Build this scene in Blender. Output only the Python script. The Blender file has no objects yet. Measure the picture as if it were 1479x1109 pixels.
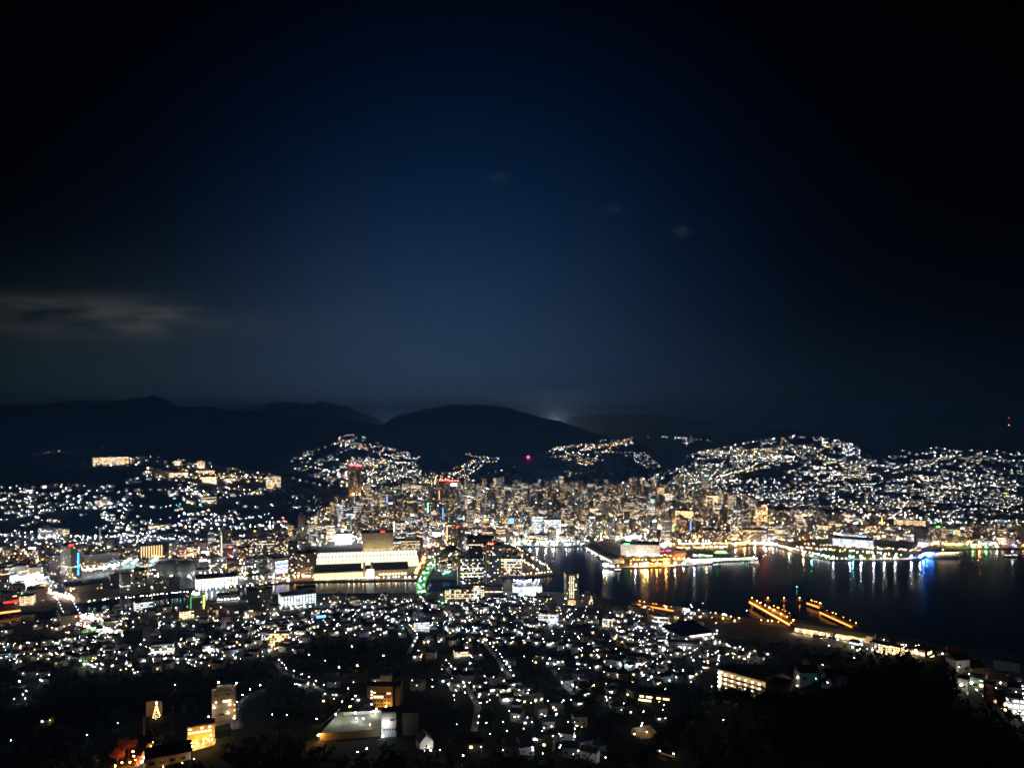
import bpy, math, random
import numpy as np
from mathutils import Vector

# ------------------------------------------------------------------ scene, camera, sky, light
SC = bpy.context.scene
COL = SC.collection
R = random.Random(11)
NR = np.random.RandomState(5)
F, U0, HOR, CZ = 1096.0, 739.5, 600.0, 333.0     # focal length, centre column, eye-level row (photo pixels), eye height in m

cam = bpy.data.objects.new('camera', bpy.data.cameras.new('camera'))
COL.objects.link(cam)
cam.location = (0, 0, CZ)
cam.rotation_euler = (math.radians(90), 0, 0)
cam.data.sensor_width = 36
cam.data.lens = F / 1479 * 36
cam.data.shift_y = (HOR - 554.5) / 1479
cam.data.clip_start = 1
cam.data.clip_end = 60000
SC.camera = cam

SC.view_settings.view_transform = 'Standard'
SC.view_settings.look = 'None'
SC.view_settings.exposure = 1.2
SC.view_settings.gamma = 1
cy = SC.cycles
cy.use_denoising = True
cy.max_bounces = 3
cy.diffuse_bounces = 2
cy.glossy_bounces = 2
cy.transmission_bounces = 0
cy.volume_bounces = 0
cy.transparent_max_bounces = 4
cy.sample_clamp_indirect = 1.0
cy.use_light_tree = True
cy.filter_width = 1.6
cy.caustics_reflective = False

world = bpy.data.worlds.new('World')
SC.world = world
world.use_nodes = True


def nodes_of(tree):
    tree.nodes.clear()
    def N(kind, inputs=None, **kw):
        n = tree.nodes.new('ShaderNode' + kind)
        for k, v in kw.items():
            setattr(n, k, v)
        for k, v in (inputs or {}).items():
            s = n.inputs[k]
            if isinstance(v, bpy.types.NodeSocket):
                tree.links.new(v, s)
            else:
                s.default_value = v
        return n
    def M(op, a, b=0.0, c=0.0):
        n = tree.nodes.new('ShaderNodeMath')
        n.operation = op
        for i, v in enumerate((a, b, c)):
            if isinstance(v, bpy.types.NodeSocket):
                tree.links.new(v, n.inputs[i])
            else:
                n.inputs[i].default_value = v
        return n.outputs[0]
    return N, M


def build_sky():
    t = world.node_tree
    N, M = nodes_of(t)
    tc = N('TexCoord').outputs['Generated']
    sep = N('SeparateXYZ', {0: tc})
    x, y, z = sep.outputs
    yy = M('MAXIMUM', y, 0.05)
    ax = M('DIVIDE', x, yy)
    az = M('DIVIDE', z, yy)
    def gauss(x0, sx, z0, sz, p=1.0):
        a = M('POWER', M('ABSOLUTE', M('DIVIDE', M('SUBTRACT', ax, x0), sx)), 2.0)
        b = M('POWER', M('ABSOLUTE', M('DIVIDE', M('SUBTRACT', az, z0), sz)), 2.0)
        return M('EXPONENT', M('MULTIPLY', M('ADD', a, b), -p))
    layers = [
        ((0.0004, 0.0056, 0.0215), gauss(-0.07, 0.30, 0.13, 0.29)),     # deep blue night air lit by the city
        ((0.0105, 0.0155, 0.0190), gauss(-0.12, 0.30, -0.02, 0.21)),    # grey glow over the centre
        ((0.0035, 0.0062, 0.0060), gauss(-0.58, 0.22, 0.04, 0.12)),     # grey glow to the north
    ]
    acc = None
    for colour, g in layers:
        v = N('VectorMath', {0: colour}, operation='SCALE')
        t.links.new(g, v.inputs['Scale'])
        acc = v.outputs[0] if acc is None else N('VectorMath', {0: acc, 1: v.outputs[0]}, operation='ADD').outputs[0]
    # thin cloud bank low in the north, lit from below by the city
    cv = N('CombineXYZ', {0: M('MULTIPLY', ax, 5.0), 1: M('MULTIPLY', az, 22.0), 2: 0.37})
    cn = N('TexNoise', {'Vector': cv.outputs[0], 'Scale': 1.7, 'Detail': 5.0, 'Roughness': 0.55}).outputs['Fac']
    w1 = gauss(-0.018, 0.013, 0.313, 0.006)
    w2 = gauss(0.133, 0.010, 0.270, 0.005)
    w3 = gauss(0.224, 0.010, 0.243, 0.0065)
    m1 = gauss(-0.61, 0.11, 0.146, 0.013)
    m2 = gauss(-0.485, 0.055, 0.130, 0.020)
    m3 = gauss(-0.60, 0.30, 0.12, 0.02)
    msk = M('ADD', M('ADD', M('MULTIPLY', m1, 0.8), M('MULTIPLY', m2, 1.0)), M('MULTIPLY', m3, 0.35))
    msk = M('ADD', msk, M('MULTIPLY', M('ADD', M('MULTIPLY', w1, .5), M('ADD', M('MULTIPLY', w2, .8), M('MULTIPLY', w3, 1.0))), 0.30))
    cl = M('MULTIPLY', M('SMOOTH_MIN', M('MAXIMUM', M('MULTIPLY', M('SUBTRACT', cn, 0.37), 4.6), 0.0), 1.0, 0.3), msk)
    v = N('VectorMath', {0: (0.0165, 0.0145, 0.0125)}, operation='SCALE')
    t.links.new(cl, v.inputs['Scale'])
    acc = N('VectorMath', {0: acc, 1: v.outputs[0]}, operation='ADD').outputs[0]
    # a few faint stars
    b1 = N('Background', {'Color': acc, 'Strength': 1.0})
    sky = N('TexSky', sky_type='NISHITA', sun_disc=False, sun_elevation=math.radians(-9), sun_rotation=math.radians(200))
    b2 = N('Background', {'Color': sky.outputs[0], 'Strength': 0.05})
    add = N('AddShader', {0: b1.outputs[0], 1: b2.outputs[0]})
    N('OutputWorld', {'Surface': add.outputs[0]})


build_sky()

fill_sun = bpy.data.objects.new('moon_light', bpy.data.lights.new('moon_light', 'SUN'))  # weak fill sun added to keep dark masses faintly visible
COL.objects.link(fill_sun)
fill_sun.data.energy = 0.006
fill_sun.data.angle = math.radians(0.5)
fill_sun.data.color = (0.8, 0.9, 1.0)
fill_sun.rotation_euler = (math.radians(50), 0, math.radians(-30))

# ------------------------------------------------------------------ materials
MATS = {}


def mat(name, colour, rough=0.85, spec=0.2, noise=0.0, scale=0.3, metal=0.0):
    """a plain procedural surface: one colour, broken up by object-space noise"""
    if name in MATS:
        return MATS[name]
    m = bpy.data.materials.new(name)
    m.use_nodes = True
    N, Mt = nodes_of(m.node_tree)
    p = N('BsdfPrincipled', {'Base Color': (*colour, 1), 'Roughness': rough, 'Metallic': metal, 'Specular IOR Level': spec})
    if noise:
        tx = N('TexNoise', {'Vector': N('NewGeometry').outputs['Position'], 'Scale': scale, 'Detail': 4.0})
        mx = N('MixRGB', {'Color1': (*[c * (1 - noise) for c in colour], 1), 'Color2': (*[min(1, c * (1 + noise)) for c in colour], 1), 'Fac': tx.outputs['Fac']})
        m.node_tree.links.new(mx.outputs[0], p.inputs['Base Color'])
    N('OutputMaterial', {'Surface': p.outputs[0]})
    MATS[name] = m
    return m


def glow(name, colour, strength, sampled=True):
    if name in MATS:
        return MATS[name]
    m = bpy.data.materials.new(name)
    m.use_nodes = True
    N, Mt = nodes_of(m.node_tree)
    e = N('Emission', {'Color': (*colour, 1), 'Strength': strength})
    N('OutputMaterial', {'Surface': e.outputs[0]})
    m.cycles.emission_sampling = 'FRONT' if sampled else 'NONE'
    MATS[name] = m
    return m


HUE = {
    'cool': (0.72, 0.86, 1.0), 'white': (1.0, 0.93, 0.84), 'warm': (1.0, 0.74, 0.42), 'amber': (1.0, 0.50, 0.13),
    'orange': (1.0, 0.30, 0.035), 'red': (1.0, 0.03, 0.02), 'pink': (1.0, 0.04, 0.16), 'green': (0.10, 1.0, 0.12), 'blue': (0.05, 0.20, 1.0), 'teal': (0.1, 0.9, 0.75),
    'yellow': (1.0, 0.74, 0.10), 'mint': (0.74, 1.0, 0.80), 'violet': (0.25, 0.2, 1.0),
}
LEVEL = (13.0, 42.0, 150.0, 30.0, 85.0, 230.0, 1000.0)     # 0-2 big distant lamps, 3-5 the same light from a smaller head


def lampmat(hue, lev):
    return glow('lamp_%s_%d' % (hue, lev), HUE[hue], LEVEL[lev])


def facade_material():
    """walls whose window grid comes from the facade's own UV in metres; per-face wall colour and lighting habits are attributes"""
    m = bpy.data.materials.new('facade')
    m.use_nodes = True
    t = m.node_tree
    N, Mt = nodes_of(t)
    uv = N('UVMap', uv_map='UVMap').outputs[0]
    s = N('SeparateXYZ', {0: uv})
    ux, uy = s.outputs[0], s.outputs[1]
    wc = N('Attribute', attribute_name='wc')
    wp = N('Attribute', attribute_name='wp')
    ps = N('SeparateColor', {0: wp.outputs['Color']})
    lit, row, warm = ps.outputs[0], ps.outputs[1], ps.outputs[2]
    wk = N('Attribute', attribute_name='wk')
    ks = N('SeparateColor', {0: wk.outputs['Color']})
    emi, pit, rid = ks.outputs[0], ks.outputs[1], ks.outputs[2]
    cx = Mt('DIVIDE', ux, pit)
    cyv = Mt('DIVIDE', uy, 3.2)
    ix, iy = Mt('FLOOR', cx), Mt('FLOOR', cyv)
    fx, fy = Mt('FRACT', cx), Mt('FRACT', cyv)
    v1 = N('CombineXYZ', {0: ix, 1: iy, 2: rid})
    n1 = N('TexWhiteNoise', {0: v1.outputs[0]}, noise_dimensions='3D')
    v2 = N('CombineXYZ', {0: 0.5, 1: iy, 2: rid})
    n2 = N('TexWhiteNoise', {0: v2.outputs[0]}, noise_dimensions='3D')
    on = Mt('MAXIMUM', Mt('LESS_THAN', n1.outputs['Value'], lit), Mt('LESS_THAN', n2.outputs['Value'], row))
    win = Mt('MULTIPLY', Mt('MULTIPLY', Mt('GREATER_THAN', fx, 0.16), Mt('LESS_THAN', fx, 0.84)),
             Mt('MULTIPLY', Mt('GREATER_THAN', fy, 0.30), Mt('LESS_THAN', fy, 0.80)))
    win = Mt('MULTIPLY', win, Mt('GREATER_THAN', uy, 0.0))
    nc = N('SeparateColor', {0: n1.outputs['Color']})
    wsel = Mt('LESS_THAN', nc.outputs[1], warm)
    hot = N('MixRGB', {'Fac': wsel, 'Color1': (0.72, 0.88, 1.0, 1), 'Color2': (1.0, 0.66, 0.30, 1)})
    streng = Mt('MULTIPLY', Mt('MULTIPLY', on, win), Mt('MULTIPLY', emi, Mt('ADD', 0.3, nc.outputs[2])))
    grime = N('TexNoise', {'Vector': uv, 'Scale': 0.11, 'Detail': 5.0})
    base = N('MixRGB', {'Fac': Mt('MULTIPLY', grime.outputs['Fac'], 0.55), 'Color1': wc.outputs['Color'], 'Color2': (0.05, 0.05, 0.05, 1)})
    slab = Mt('MULTIPLY', Mt('LESS_THAN', fy, 0.10), Mt('GREATER_THAN', uy, 0.0))
    base = N('MixRGB', {'Fac': Mt('MULTIPLY', slab, 0.45), 'Color1': base.outputs[0], 'Color2': (0.03, 0.03, 0.03, 1)})
    base = N('MixRGB', {'Fac': win, 'Color1': base.outputs[0], 'Color2': (0.02, 0.025, 0.03, 1)})
    rough = Mt('SUBTRACT', 0.85, Mt('MULTIPLY', win, 0.65))
    p = N('BsdfPrincipled', {'Base Color': base.outputs[0], 'Roughness': rough, 'Specular IOR Level': 0.25, 'Emission Color': hot.outputs[0], 'Emission Strength': streng})
    N('OutputMaterial', {'Surface': p.outputs[0]})
    m.cycles.emission_sampling = 'NONE'
    MATS['facade'] = m
    return m


FACADE = facade_material()


def terrain_material():
    m = bpy.data.materials.new('terrain')
    m.use_nodes = True
    N, Mt = nodes_of(m.node_tree)
    pos = N('NewGeometry').outputs['Position']
    ur = N('Attribute', attribute_name='urb').outputs['Fac']
    n1 = N('TexNoise', {'Vector': pos, 'Scale': 0.02, 'Detail': 8.0, 'Roughness': 0.65}).outputs['Fac']
    n2 = N('TexNoise', {'Vector': pos, 'Scale': 0.11, 'Detail': 5.0}).outputs['Fac']
    wood = N('MixRGB', {'Fac': n1, 'Color1': (0.006, 0.011, 0.005, 1), 'Color2': (0.030, 0.040, 0.018, 1)})
    town = N('MixRGB', {'Fac': n2, 'Color1': (0.08, 0.08, 0.08, 1), 'Color2': (0.34, 0.33, 0.30, 1)})
    f = Mt('MULTIPLY', ur, 1.0)
    mx = N('MixRGB', {'Fac': f, 'Color1': wood.outputs[0], 'Color2': town.outputs[0]})
    p = N('BsdfPrincipled', {'Base Color': mx.outputs[0], 'Roughness': 0.95, 'Specular IOR Level': 0.1})
    N('OutputMaterial', {'Surface': p.outputs[0]})
    return m


def water_material():
    m = bpy.data.materials.new('harbour_water')
    m.use_nodes = True
    N, Mt = nodes_of(m.node_tree)
    pos = N('NewGeometry').outputs['Position']
    n = N('TexNoise', {'Vector': pos, 'Scale': 0.22, 'Detail': 4.0, 'Roughness': 0.6}).outputs['Fac']
    n2 = N('TexNoise', {'Vector': pos, 'Scale': 0.018, 'Detail': 3.0}).outputs['Fac']
    b = N('Bump', {'Height': n, 'Strength': 0.025, 'Distance': 1.0})
    r = Mt('ADD', 0.225, Mt('MULTIPLY', n2, 0.03))
    deep = N('BsdfDiffuse', {'Color': (0.002, 0.004, 0.006, 1)})
    shine = N('BsdfGlossy', {'Color': (0.9, 0.95, 1.0, 1), 'Roughness': r, 'Normal': b.outputs[0]}, distribution='BECKMANN')
    fr = N('Fresnel', {'IOR': 1.33, 'Normal': b.outputs[0]})
    p = N('MixShader', {0: Mt('MULTIPLY', fr.outputs[0], 0.5), 1: deep.outputs[0], 2: shine.outputs[0]})
    N('OutputMaterial', {'Surface': p.outputs[0]})
    return m


# ------------------------------------------------------------------ mesh builder and object helpers
class MB:
    """collects polygons; build() links them as ONE mesh object"""
    def __init__(s):
        s.v, s.f, s.uv, s.mi, s.wc, s.wp, s.wk = [], [], [], [], [], [], []
        s.style = None
        s.hasuv = False

    def face(s, pts, mi=0, uv=None):
        b = len(s.v)
        s.v.extend(pts)
        s.f.append(tuple(range(b, b + len(pts))))
        s.mi.append(mi)
        if uv is None:
            uv = [(0.0, -1.0)] * len(pts)
        else:
            s.hasuv = True
        s.uv.extend(uv)
        st = s.style or ((.4, .4, .4), (0, 0, 0), (0, 3, 0))
        s.wc.append(st[0]); s.wp.append(st[1]); s.wk.append(st[2])

    def prism(s, base, z0, z1, mi=0, top=None, uv=True, bottom=False, ztop=None):
        """base: ccw (x,y) list; walls with UV in metres, top face in material top"""
        n = len(base)
        off = R.randint(0, 50) * 31.0
        for i in range(n):
            a, b = base[i], base[(i + 1) % n]
            L = math.hypot(b[0] - a[0], b[1] - a[1])
            h = z1 - z0
            q = [(off, 0.01), (off + L, 0.01), (off + L, h), (off, h)] if uv else None
            s.face([(a[0], a[1], z0), (b[0], b[1], z0), (b[0], b[1], z1), (a[0], a[1], z1)], mi, q)
            off += L + 13.0
        tm = mi if top is None else top
        s.face([(p[0], p[1], z1) for p in base], tm)
        if bottom:
            s.face([(p[0], p[1], z0) for p in reversed(base)], tm)

    def box(s, cx, cyy, z0, sx, sy, h, yaw=0.0, mi=0, top=None, uv=True, bottom=False):
        c, sn = math.cos(yaw), math.sin(yaw)
        base = []
        for dx, dy in ((-sx / 2, -sy / 2), (sx / 2, -sy / 2), (sx / 2, sy / 2), (-sx / 2, sy / 2)):
            base.append((cx + dx * c - dy * sn, cyy + dx * sn + dy * c))
        s.prism(base, z0, z0 + h, mi, top, uv, bottom)

    def gable(s, cx, cyy, z, sx, sy, h, yaw=0.0, mi=0, hip=0.0):
        c, sn = math.cos(yaw), math.sin(yaw)
        P = lambda dx, dy, dz: (cx + dx * c - dy * sn, cyy + dx * sn + dy * c, z + dz)
        a, b, d, e = P(-sx / 2, -sy / 2, 0), P(sx / 2, -sy / 2, 0), P(sx / 2, sy / 2, 0), P(-sx / 2, sy / 2, 0)
        r0, r1 = P(-sx / 2 + hip, 0, h), P(sx / 2 - hip, 0, h)
        s.face([a, b, r1, r0], mi); s.face([d, e, r0, r1], mi)
        s.face([b, d, r1], mi); s.face([e, a, r0], mi); s.face([e, d, b, a], mi)

    def octa(s, c, r, mi=0, rz=None):
        x, y, z = c
        rz = rz or r
        q = [(x + r, y, z), (x, y + r, z), (x - r, y, z), (x, y - r, z)]
        for i in range(4):
            s.face([q[i], q[(i + 1) % 4], (x, y, z + rz)], mi)
            s.face([q[(i + 1) % 4], q[i], (x, y, z - rz)], mi)

    def tube(s, a, b, r0, r1=None, n=6, mi=0):
        r1 = r0 if r1 is None else r1
        a, b = Vector(a), Vector(b)
        d = (b - a).normalized()
        e = d.orthogonal().normalized()
        g = d.cross(e)
        A = [tuple(a + (e * math.cos(2 * math.pi * i / n) + g * math.sin(2 * math.pi * i / n)) * r0) for i in range(n)]
        B = [tuple(b + (e * math.cos(2 * math.pi * i / n) + g * math.sin(2 * math.pi * i / n)) * r1) for i in range(n)]
        for i in range(n):
            j = (i + 1) % n
            s.face([A[i], A[j], B[j], B[i]], mi)
        s.face(B, mi); s.face(A[::-1], mi)

    def ball(s, c, r, nu=16, nv=10, mi=0, rz=None, z0=-1.0):
        rz = rz or r
        P = lambda i, j: (c[0] + r * math.cos(2 * math.pi * i / nu) * math.sin(math.pi * j / nv), c[1] + r * math.sin(2 * math.pi * i / nu) * math.sin(math.pi * j / nv), c[2] - rz * math.cos(math.pi * j / nv))
        for j in range(nv):
            for i in range(nu):
                if j == 0:
                    s.face([P(i, 0), P(i + 1, 1), P(i, 1)], mi)
                elif j == nv - 1:
                    s.face([P(i, j), P(i + 1, j), P(i, nv)], mi)
                else:
                    s.face([P(i, j), P(i + 1, j), P(i + 1, j + 1), P(i, j + 1)], mi)

    def mesh(s, name, mats):
        me = bpy.data.meshes.new(name)
        me.from_pydata(s.v, [], s.f)
        for m in (mats if isinstance(mats, (list, tuple)) else [mats]):
            me.materials.append(m)
        n = len(s.f)
        if n:
            me.polygons.foreach_set('material_index', s.mi)
            if s.hasuv or s.style:
                uvl = me.uv_layers.new(name='UVMap')
                uvl.data.foreach_set('uv', np.array(s.uv, dtype=np.float32).ravel())
                for nm, arr in (('wc', s.wc), ('wp', s.wp), ('wk', s.wk)):
                    at = me.attributes.new(nm, 'FLOAT_COLOR', 'FACE')
                    a4 = np.ones((n, 4), dtype=np.float32)
                    a4[:, :3] = np.array(arr, dtype=np.float32)
                    at.data.foreach_set('color', a4.ravel())
        me.update()
        return me

    def build(s, name, mats, parent=None, loc=None, rz=0.0, smooth=False):
        o = bpy.data.objects.new(name, s.mesh(name, mats))
        if smooth:
            o.data.polygons.foreach_set('use_smooth', [True] * len(s.f))
        COL.objects.link(o)
        if parent is not None:
            o.parent = parent
        if loc is not None:
            o.location = loc
            o.rotation_euler = (0, 0, rz)
        return o


def tag(o, label=None, cat=None, group=None, kind=None):
    if label:
        o['label'] = label
    if cat:
        o['category'] = cat
    if group:
        o['group'] = group
    if kind:
        o['kind'] = kind
    return o


def thing(name, label, cat, loc=(0, 0, 0), rz=0.0, group=None):
    o = bpy.data.objects.new(name, None)
    o.empty_display_size = 1
    COL.objects.link(o)
    o.location = loc
    o.rotation_euler = (0, 0, rz)
    return tag(o, label, cat, group)


KIDS = {}


def copy_tree(o, parent=None):
    """a thing with copies of its parts and sub-parts (mesh data shared)"""
    c = o.copy()
    COL.objects.link(c)
    if parent is not None:
        c.parent = parent
    for ch in list(o.children):
        copy_tree(ch, c)
    return c


# ------------------------------------------------------------------ the lie of the land
def sm(t):
    t = np.clip(t, 0, 1)
    return t * t * (3 - 2 * t)


#        crest rows by column, crest depth, foot depth
HILLS = [
    ([(-600, 740), (-200, 700), (-50, 690), (0, 668), (50, 657), (130, 656), (200, 661), (300, 668), (350, 684), (400, 689), (440, 706), (500, 735), (545, 720)], 2950, 1960, 'west'),
    ([(330, 716), (400, 668), (440, 655), (470, 640), (490, 629), (510, 625), (535, 634), (570, 648), (600, 660), (640, 668), (690, 672), (720, 690), (750, 716)], 4700, 3150, 'mid'),
    ([(480, 716), (520, 690), (560, 664), (620, 676), (680, 716)], 3900, 3300, 'knob'),
    ([(640, 716), (670, 705), (700, 673), (740, 660), (790, 660), (830, 672), (880, 668), (920, 672), (960, 690), (990, 712)], 3900, 3200, 'dark'),
    ([(740, 690), (780, 664), (800, 648), (850, 641), (912, 631), (950, 655), (985, 690)], 5200, 3900, 'ridge'),
    ([(430, 660), (500, 636), (548, 618), (562, 607), (582, 598), (620, 589), (660, 585), (700, 584), (740, 591), (800, 606), (830, 616), (900, 640), (960, 650)], 6600, 4700, 'far'),
    ([(-700, 600), (-100, 591), (0, 584), (60, 585), (90, 579), (150, 579), (180, 577), (205, 575), (220, 571), (235, 575), (262, 588), (300, 588), (335, 592), (370, 593), (400, 601), (440, 603), (480, 600), (520, 606), (545, 614), (600, 630)], 7800, 4200, 'far'),
    ([(300, 604), (335, 590), (380, 586), (400, 581), (420, 580), (440, 583), (462, 579), (480, 584), (500, 587), (530, 597), (560, 611), (700, 616)], 16200, 13500, 'far'),
    ([(760, 612), (830, 601), (900, 598), (960, 599), (1005, 606), (1060, 613), (1150, 621), (1250, 626), (1400, 628), (1479, 627), (1700, 622), (2200, 630)], 8200, 5200, 'far'),
    ([(800, 652), (900, 640), (925, 631), (960, 627), (1015, 629), (1060, 640), (1100, 650)], 6400, 5000, 'ridge'),
    ([(900, 714), (950, 690), (1000, 657), (1060, 643), (1110, 632), (1150, 630), (1200, 633), (1245, 645), (1275, 655), (1330, 649), (1400, 646), (1479, 648), (1700, 640), (2200, 660)], 3900, 2420, 'east'),
]
HARR = [(np.array([p[0] for p in h[0]], float), np.array([p[1] for p in h[0]], float), h[1], h[2]) for h in HILLS]
FG_U = np.array([-900, -200, 0, 100, 300, 420, 740, 850, 1000, 1250, 1400, 1479, 1700, 2400], float)
FG_D = np.array([1080, 1120, 1170, 1190, 1290, 1370, 1385, 1350, 1225, 1125, 1070, 1030, 980, 950], float)
KN_U = np.array([840, 900, 960, 1040, 1120, 1200, 1300, 1365, 1420, 1479, 1600, 1800], float)
KN_V = np.array([1300, 1190, 1115, 1058, 1012, 985, 968, 968, 1012, 1052, 1130, 1250], float)


def tz(u, d):
    """ground height at pixel column u and depth d (both arrays)"""
    u, d = np.broadcast_arrays(np.asarray(u, float), np.asarray(d, float))
    x = (u - U0) / F * d
    fd = np.interp(u, FG_U, FG_D)
    dl = np.maximum(fd - d, 0)
    z = 3 + dl * 0.038 + dl * dl * 9.6e-5
    z = z + np.clip(1 - d / 260.0, 0, 1) ** 2 * 60
    rough = np.sin(x * .011 + d * .007) * np.sin(x * .005 - d * .013 + 1.3)
    z = z + rough * 5.0 * np.clip(dl / 350, 0, 1)
    kv = np.interp(u, KN_U, KN_V)
    kz = CZ - (kv - HOR) * 420 / F
    k = np.where(d < 420, kz + (420 - d) * .10, kz * (1 - sm((d - 420) / 420)))
    z = np.maximum(z, k * (kz > 0))
    for hu, hv, dc, dfoot in HARR:
        rug = (np.sin(u * .071 + dc) + .7 * np.sin(u * .163 + 2 * dc) + .45 * np.sin(u * .37 + .3 * dc) + .3 * np.sin(u * .79 + .7 * dc))
        v = np.interp(u, hu, hv) + rug * (.9 if dc > 6000 else .6)
        cz = np.maximum(CZ - (v - HOR) * dc / F, 0)
        t = np.clip((d - dfoot) / (dc - dfoot), 0, 1)
        up = np.where(t < .25, t * t * 2.0, .125 + (t - .25) * 1.1667)
        dn = 1 - sm((d - dc) / (0.45 * dc))
        amp = 0.03 + 0.02 * (dc > 6000)
        wob = 1 + amp * np.sin(x * 0.0042 + d * .003 + dc) * np.sin(d * .0045 + x * .002) * (t < .97) * t
        gul = np.sin(x * .012 + 1.5 * np.sin(d * .004)) * np.sin(d * .009 + x * .004) * 7 * (dc > 3000) * np.clip(t * 4, 0, 1) * np.clip((1 - t) * 6, 0, 1)
        z = np.maximum(z, cz * np.where(d < dc, up, dn) * wob + gul * (cz > 20))
    return z


SHORE_FAR = [(-700, 905), (-200, 890), (0, 886), (60, 884), (115, 872), (200, 857), (300, 849), (420, 841.5), (600, 838.5), (690, 836), (740, 834), (778, 832.5), (800, 829), (797, 824), (782, 812), (766, 800), (752, 789.5),
             (800, 789.5), (838, 789), (848, 795), (862, 805), (874, 813), (882, 820), (906, 819), (963, 818), (1031, 814.5), (1034, 806.5), (1052, 804), (1052, 793), (1070, 788), (1100, 787), (1120, 788.5), (1135, 793), (1150, 800), (1196, 809),
             (1300, 808.5), (1330, 806), (1345, 798), (1400, 793), (1479, 793), (1800, 796), (2600, 800)]
SHORE_NEAR = [(2600, 1010), (1700, 975), (1479, 948), (1440, 940), (1400, 938), (1345, 934), (1330, 928), (1255, 912), (1150, 897), (1060, 893), (1000, 883), (930, 871), (880, 866), (845, 861), (800, 857), (740, 855), (690, 856), (600, 858), (420, 859), (380, 861), (300, 869), (200, 879), (150, 887), (110, 892), (60, 899), (0, 903), (-200, 912), (-700, 935)]
WL = 1.0


def flat(u, v, z=WL):
    """the point of the level plane z seen at photo pixel (u, v)"""
    d = F * (CZ - z) / (v - HOR)
    return ((u - U0) / F * d, d)


FARP = [flat(*p) for p in SHORE_FAR]
NEARP = [flat(*p) for p in SHORE_NEAR]
WPOLY = np.array(FARP + NEARP)


def in_poly(px, py, poly):
    inside = np.zeros(px.shape, bool)
    n = len(poly)
    j = n - 1
    for i in range(n):
        xi, yi = poly[i]
        xj, yj = poly[j]
        if yi != yj:
            c = ((yi > py) != (yj > py)) & (px < (xj - xi) * (py - yi) / (yj - yi) + xi)
            inside ^= c
        j = i
    return inside


def shore_dist(px, py):
    best = np.full(px.shape, 1e9)
    for line in (FARP, NEARP):
        for a, b in zip(line[:-1], line[1:]):
            ax, ay = a
            dx, dy = b[0] - ax, b[1] - ay
            L = dx * dx + dy * dy + 1e-9
            t = np.clip(((px - ax) * dx + (py - ay) * dy) / L, 0, 1)
            best = np.minimum(best, np.hypot(px - ax - t * dx, py - ay - t * dy))
    return best


WX0, WY0, WR = -3200.0, 850.0, 4.0
_gx, _gy = np.meshgrid(np.arange(WX0, 4200, WR), np.arange(WY0, 2700, WR))
WIN, WDIST = in_poly(_gx, _gy, WPOLY), shore_dist(_gx, _gy)


def on_water(x, y, margin=0.0):
    i, j = int((y - WY0) / WR), int((x - WX0) / WR)
    if not (0 <= i < WIN.shape[0] and 0 <= j < WIN.shape[1]):
        return False
    return bool(WIN[i, j]) or (margin > 0 and WDIST[i, j] < margin)


DS = np.geomspace(330, 12500, 900)


def hit(us, vs):
    """where the rays through photo pixels (u, v) first meet the ground: arrays x, y, z (nan = sky)"""
    us, vs = np.atleast_1d(np.asarray(us, float)), np.atleast_1d(np.asarray(vs, float))
    X, Y, Z = (np.full(us.shape, np.nan) for _ in range(3))
    for k in range(0, len(us), 1500):
        u, v = us[k:k + 1500], vs[k:k + 1500]
        z = tz(u[:, None], DS[None, :])
        pv = HOR + F * (CZ - z) / DS[None, :]
        ok = pv <= v[:, None]
        i = np.argmax(ok, axis=1)
        good = ok[np.arange(len(u)), i] & (i > 0)
        i = np.maximum(i, 1)
        r = np.arange(len(u))
        p0, p1 = pv[r, i - 1], pv[r, i]
        f = np.clip((p0 - v) / np.maximum(p0 - p1, 1e-6), 0, 1)
        f = np.where(p0 - p1 > 12, 1.0, f)
        d = DS[i - 1] + (DS[i] - DS[i - 1]) * f
        X[k:k + 1500] = np.where(good, (u - U0) / F * d, np.nan)
        Y[k:k + 1500] = np.where(good, d, np.nan)
        Z[k:k + 1500] = np.where(good, tz(u, d), np.nan)
    return X, Y, Z


def pt(u, v):
    x, y, z = hit([u], [v])
    return (float(x[0]), float(y[0]), float(z[0]))


def gz(x, y):
    return float(tz(U0 + F * x / y, y))


def pix(x, y, z):
    return (U0 + F * x / y, HOR + F * (CZ - z) / y)


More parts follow.
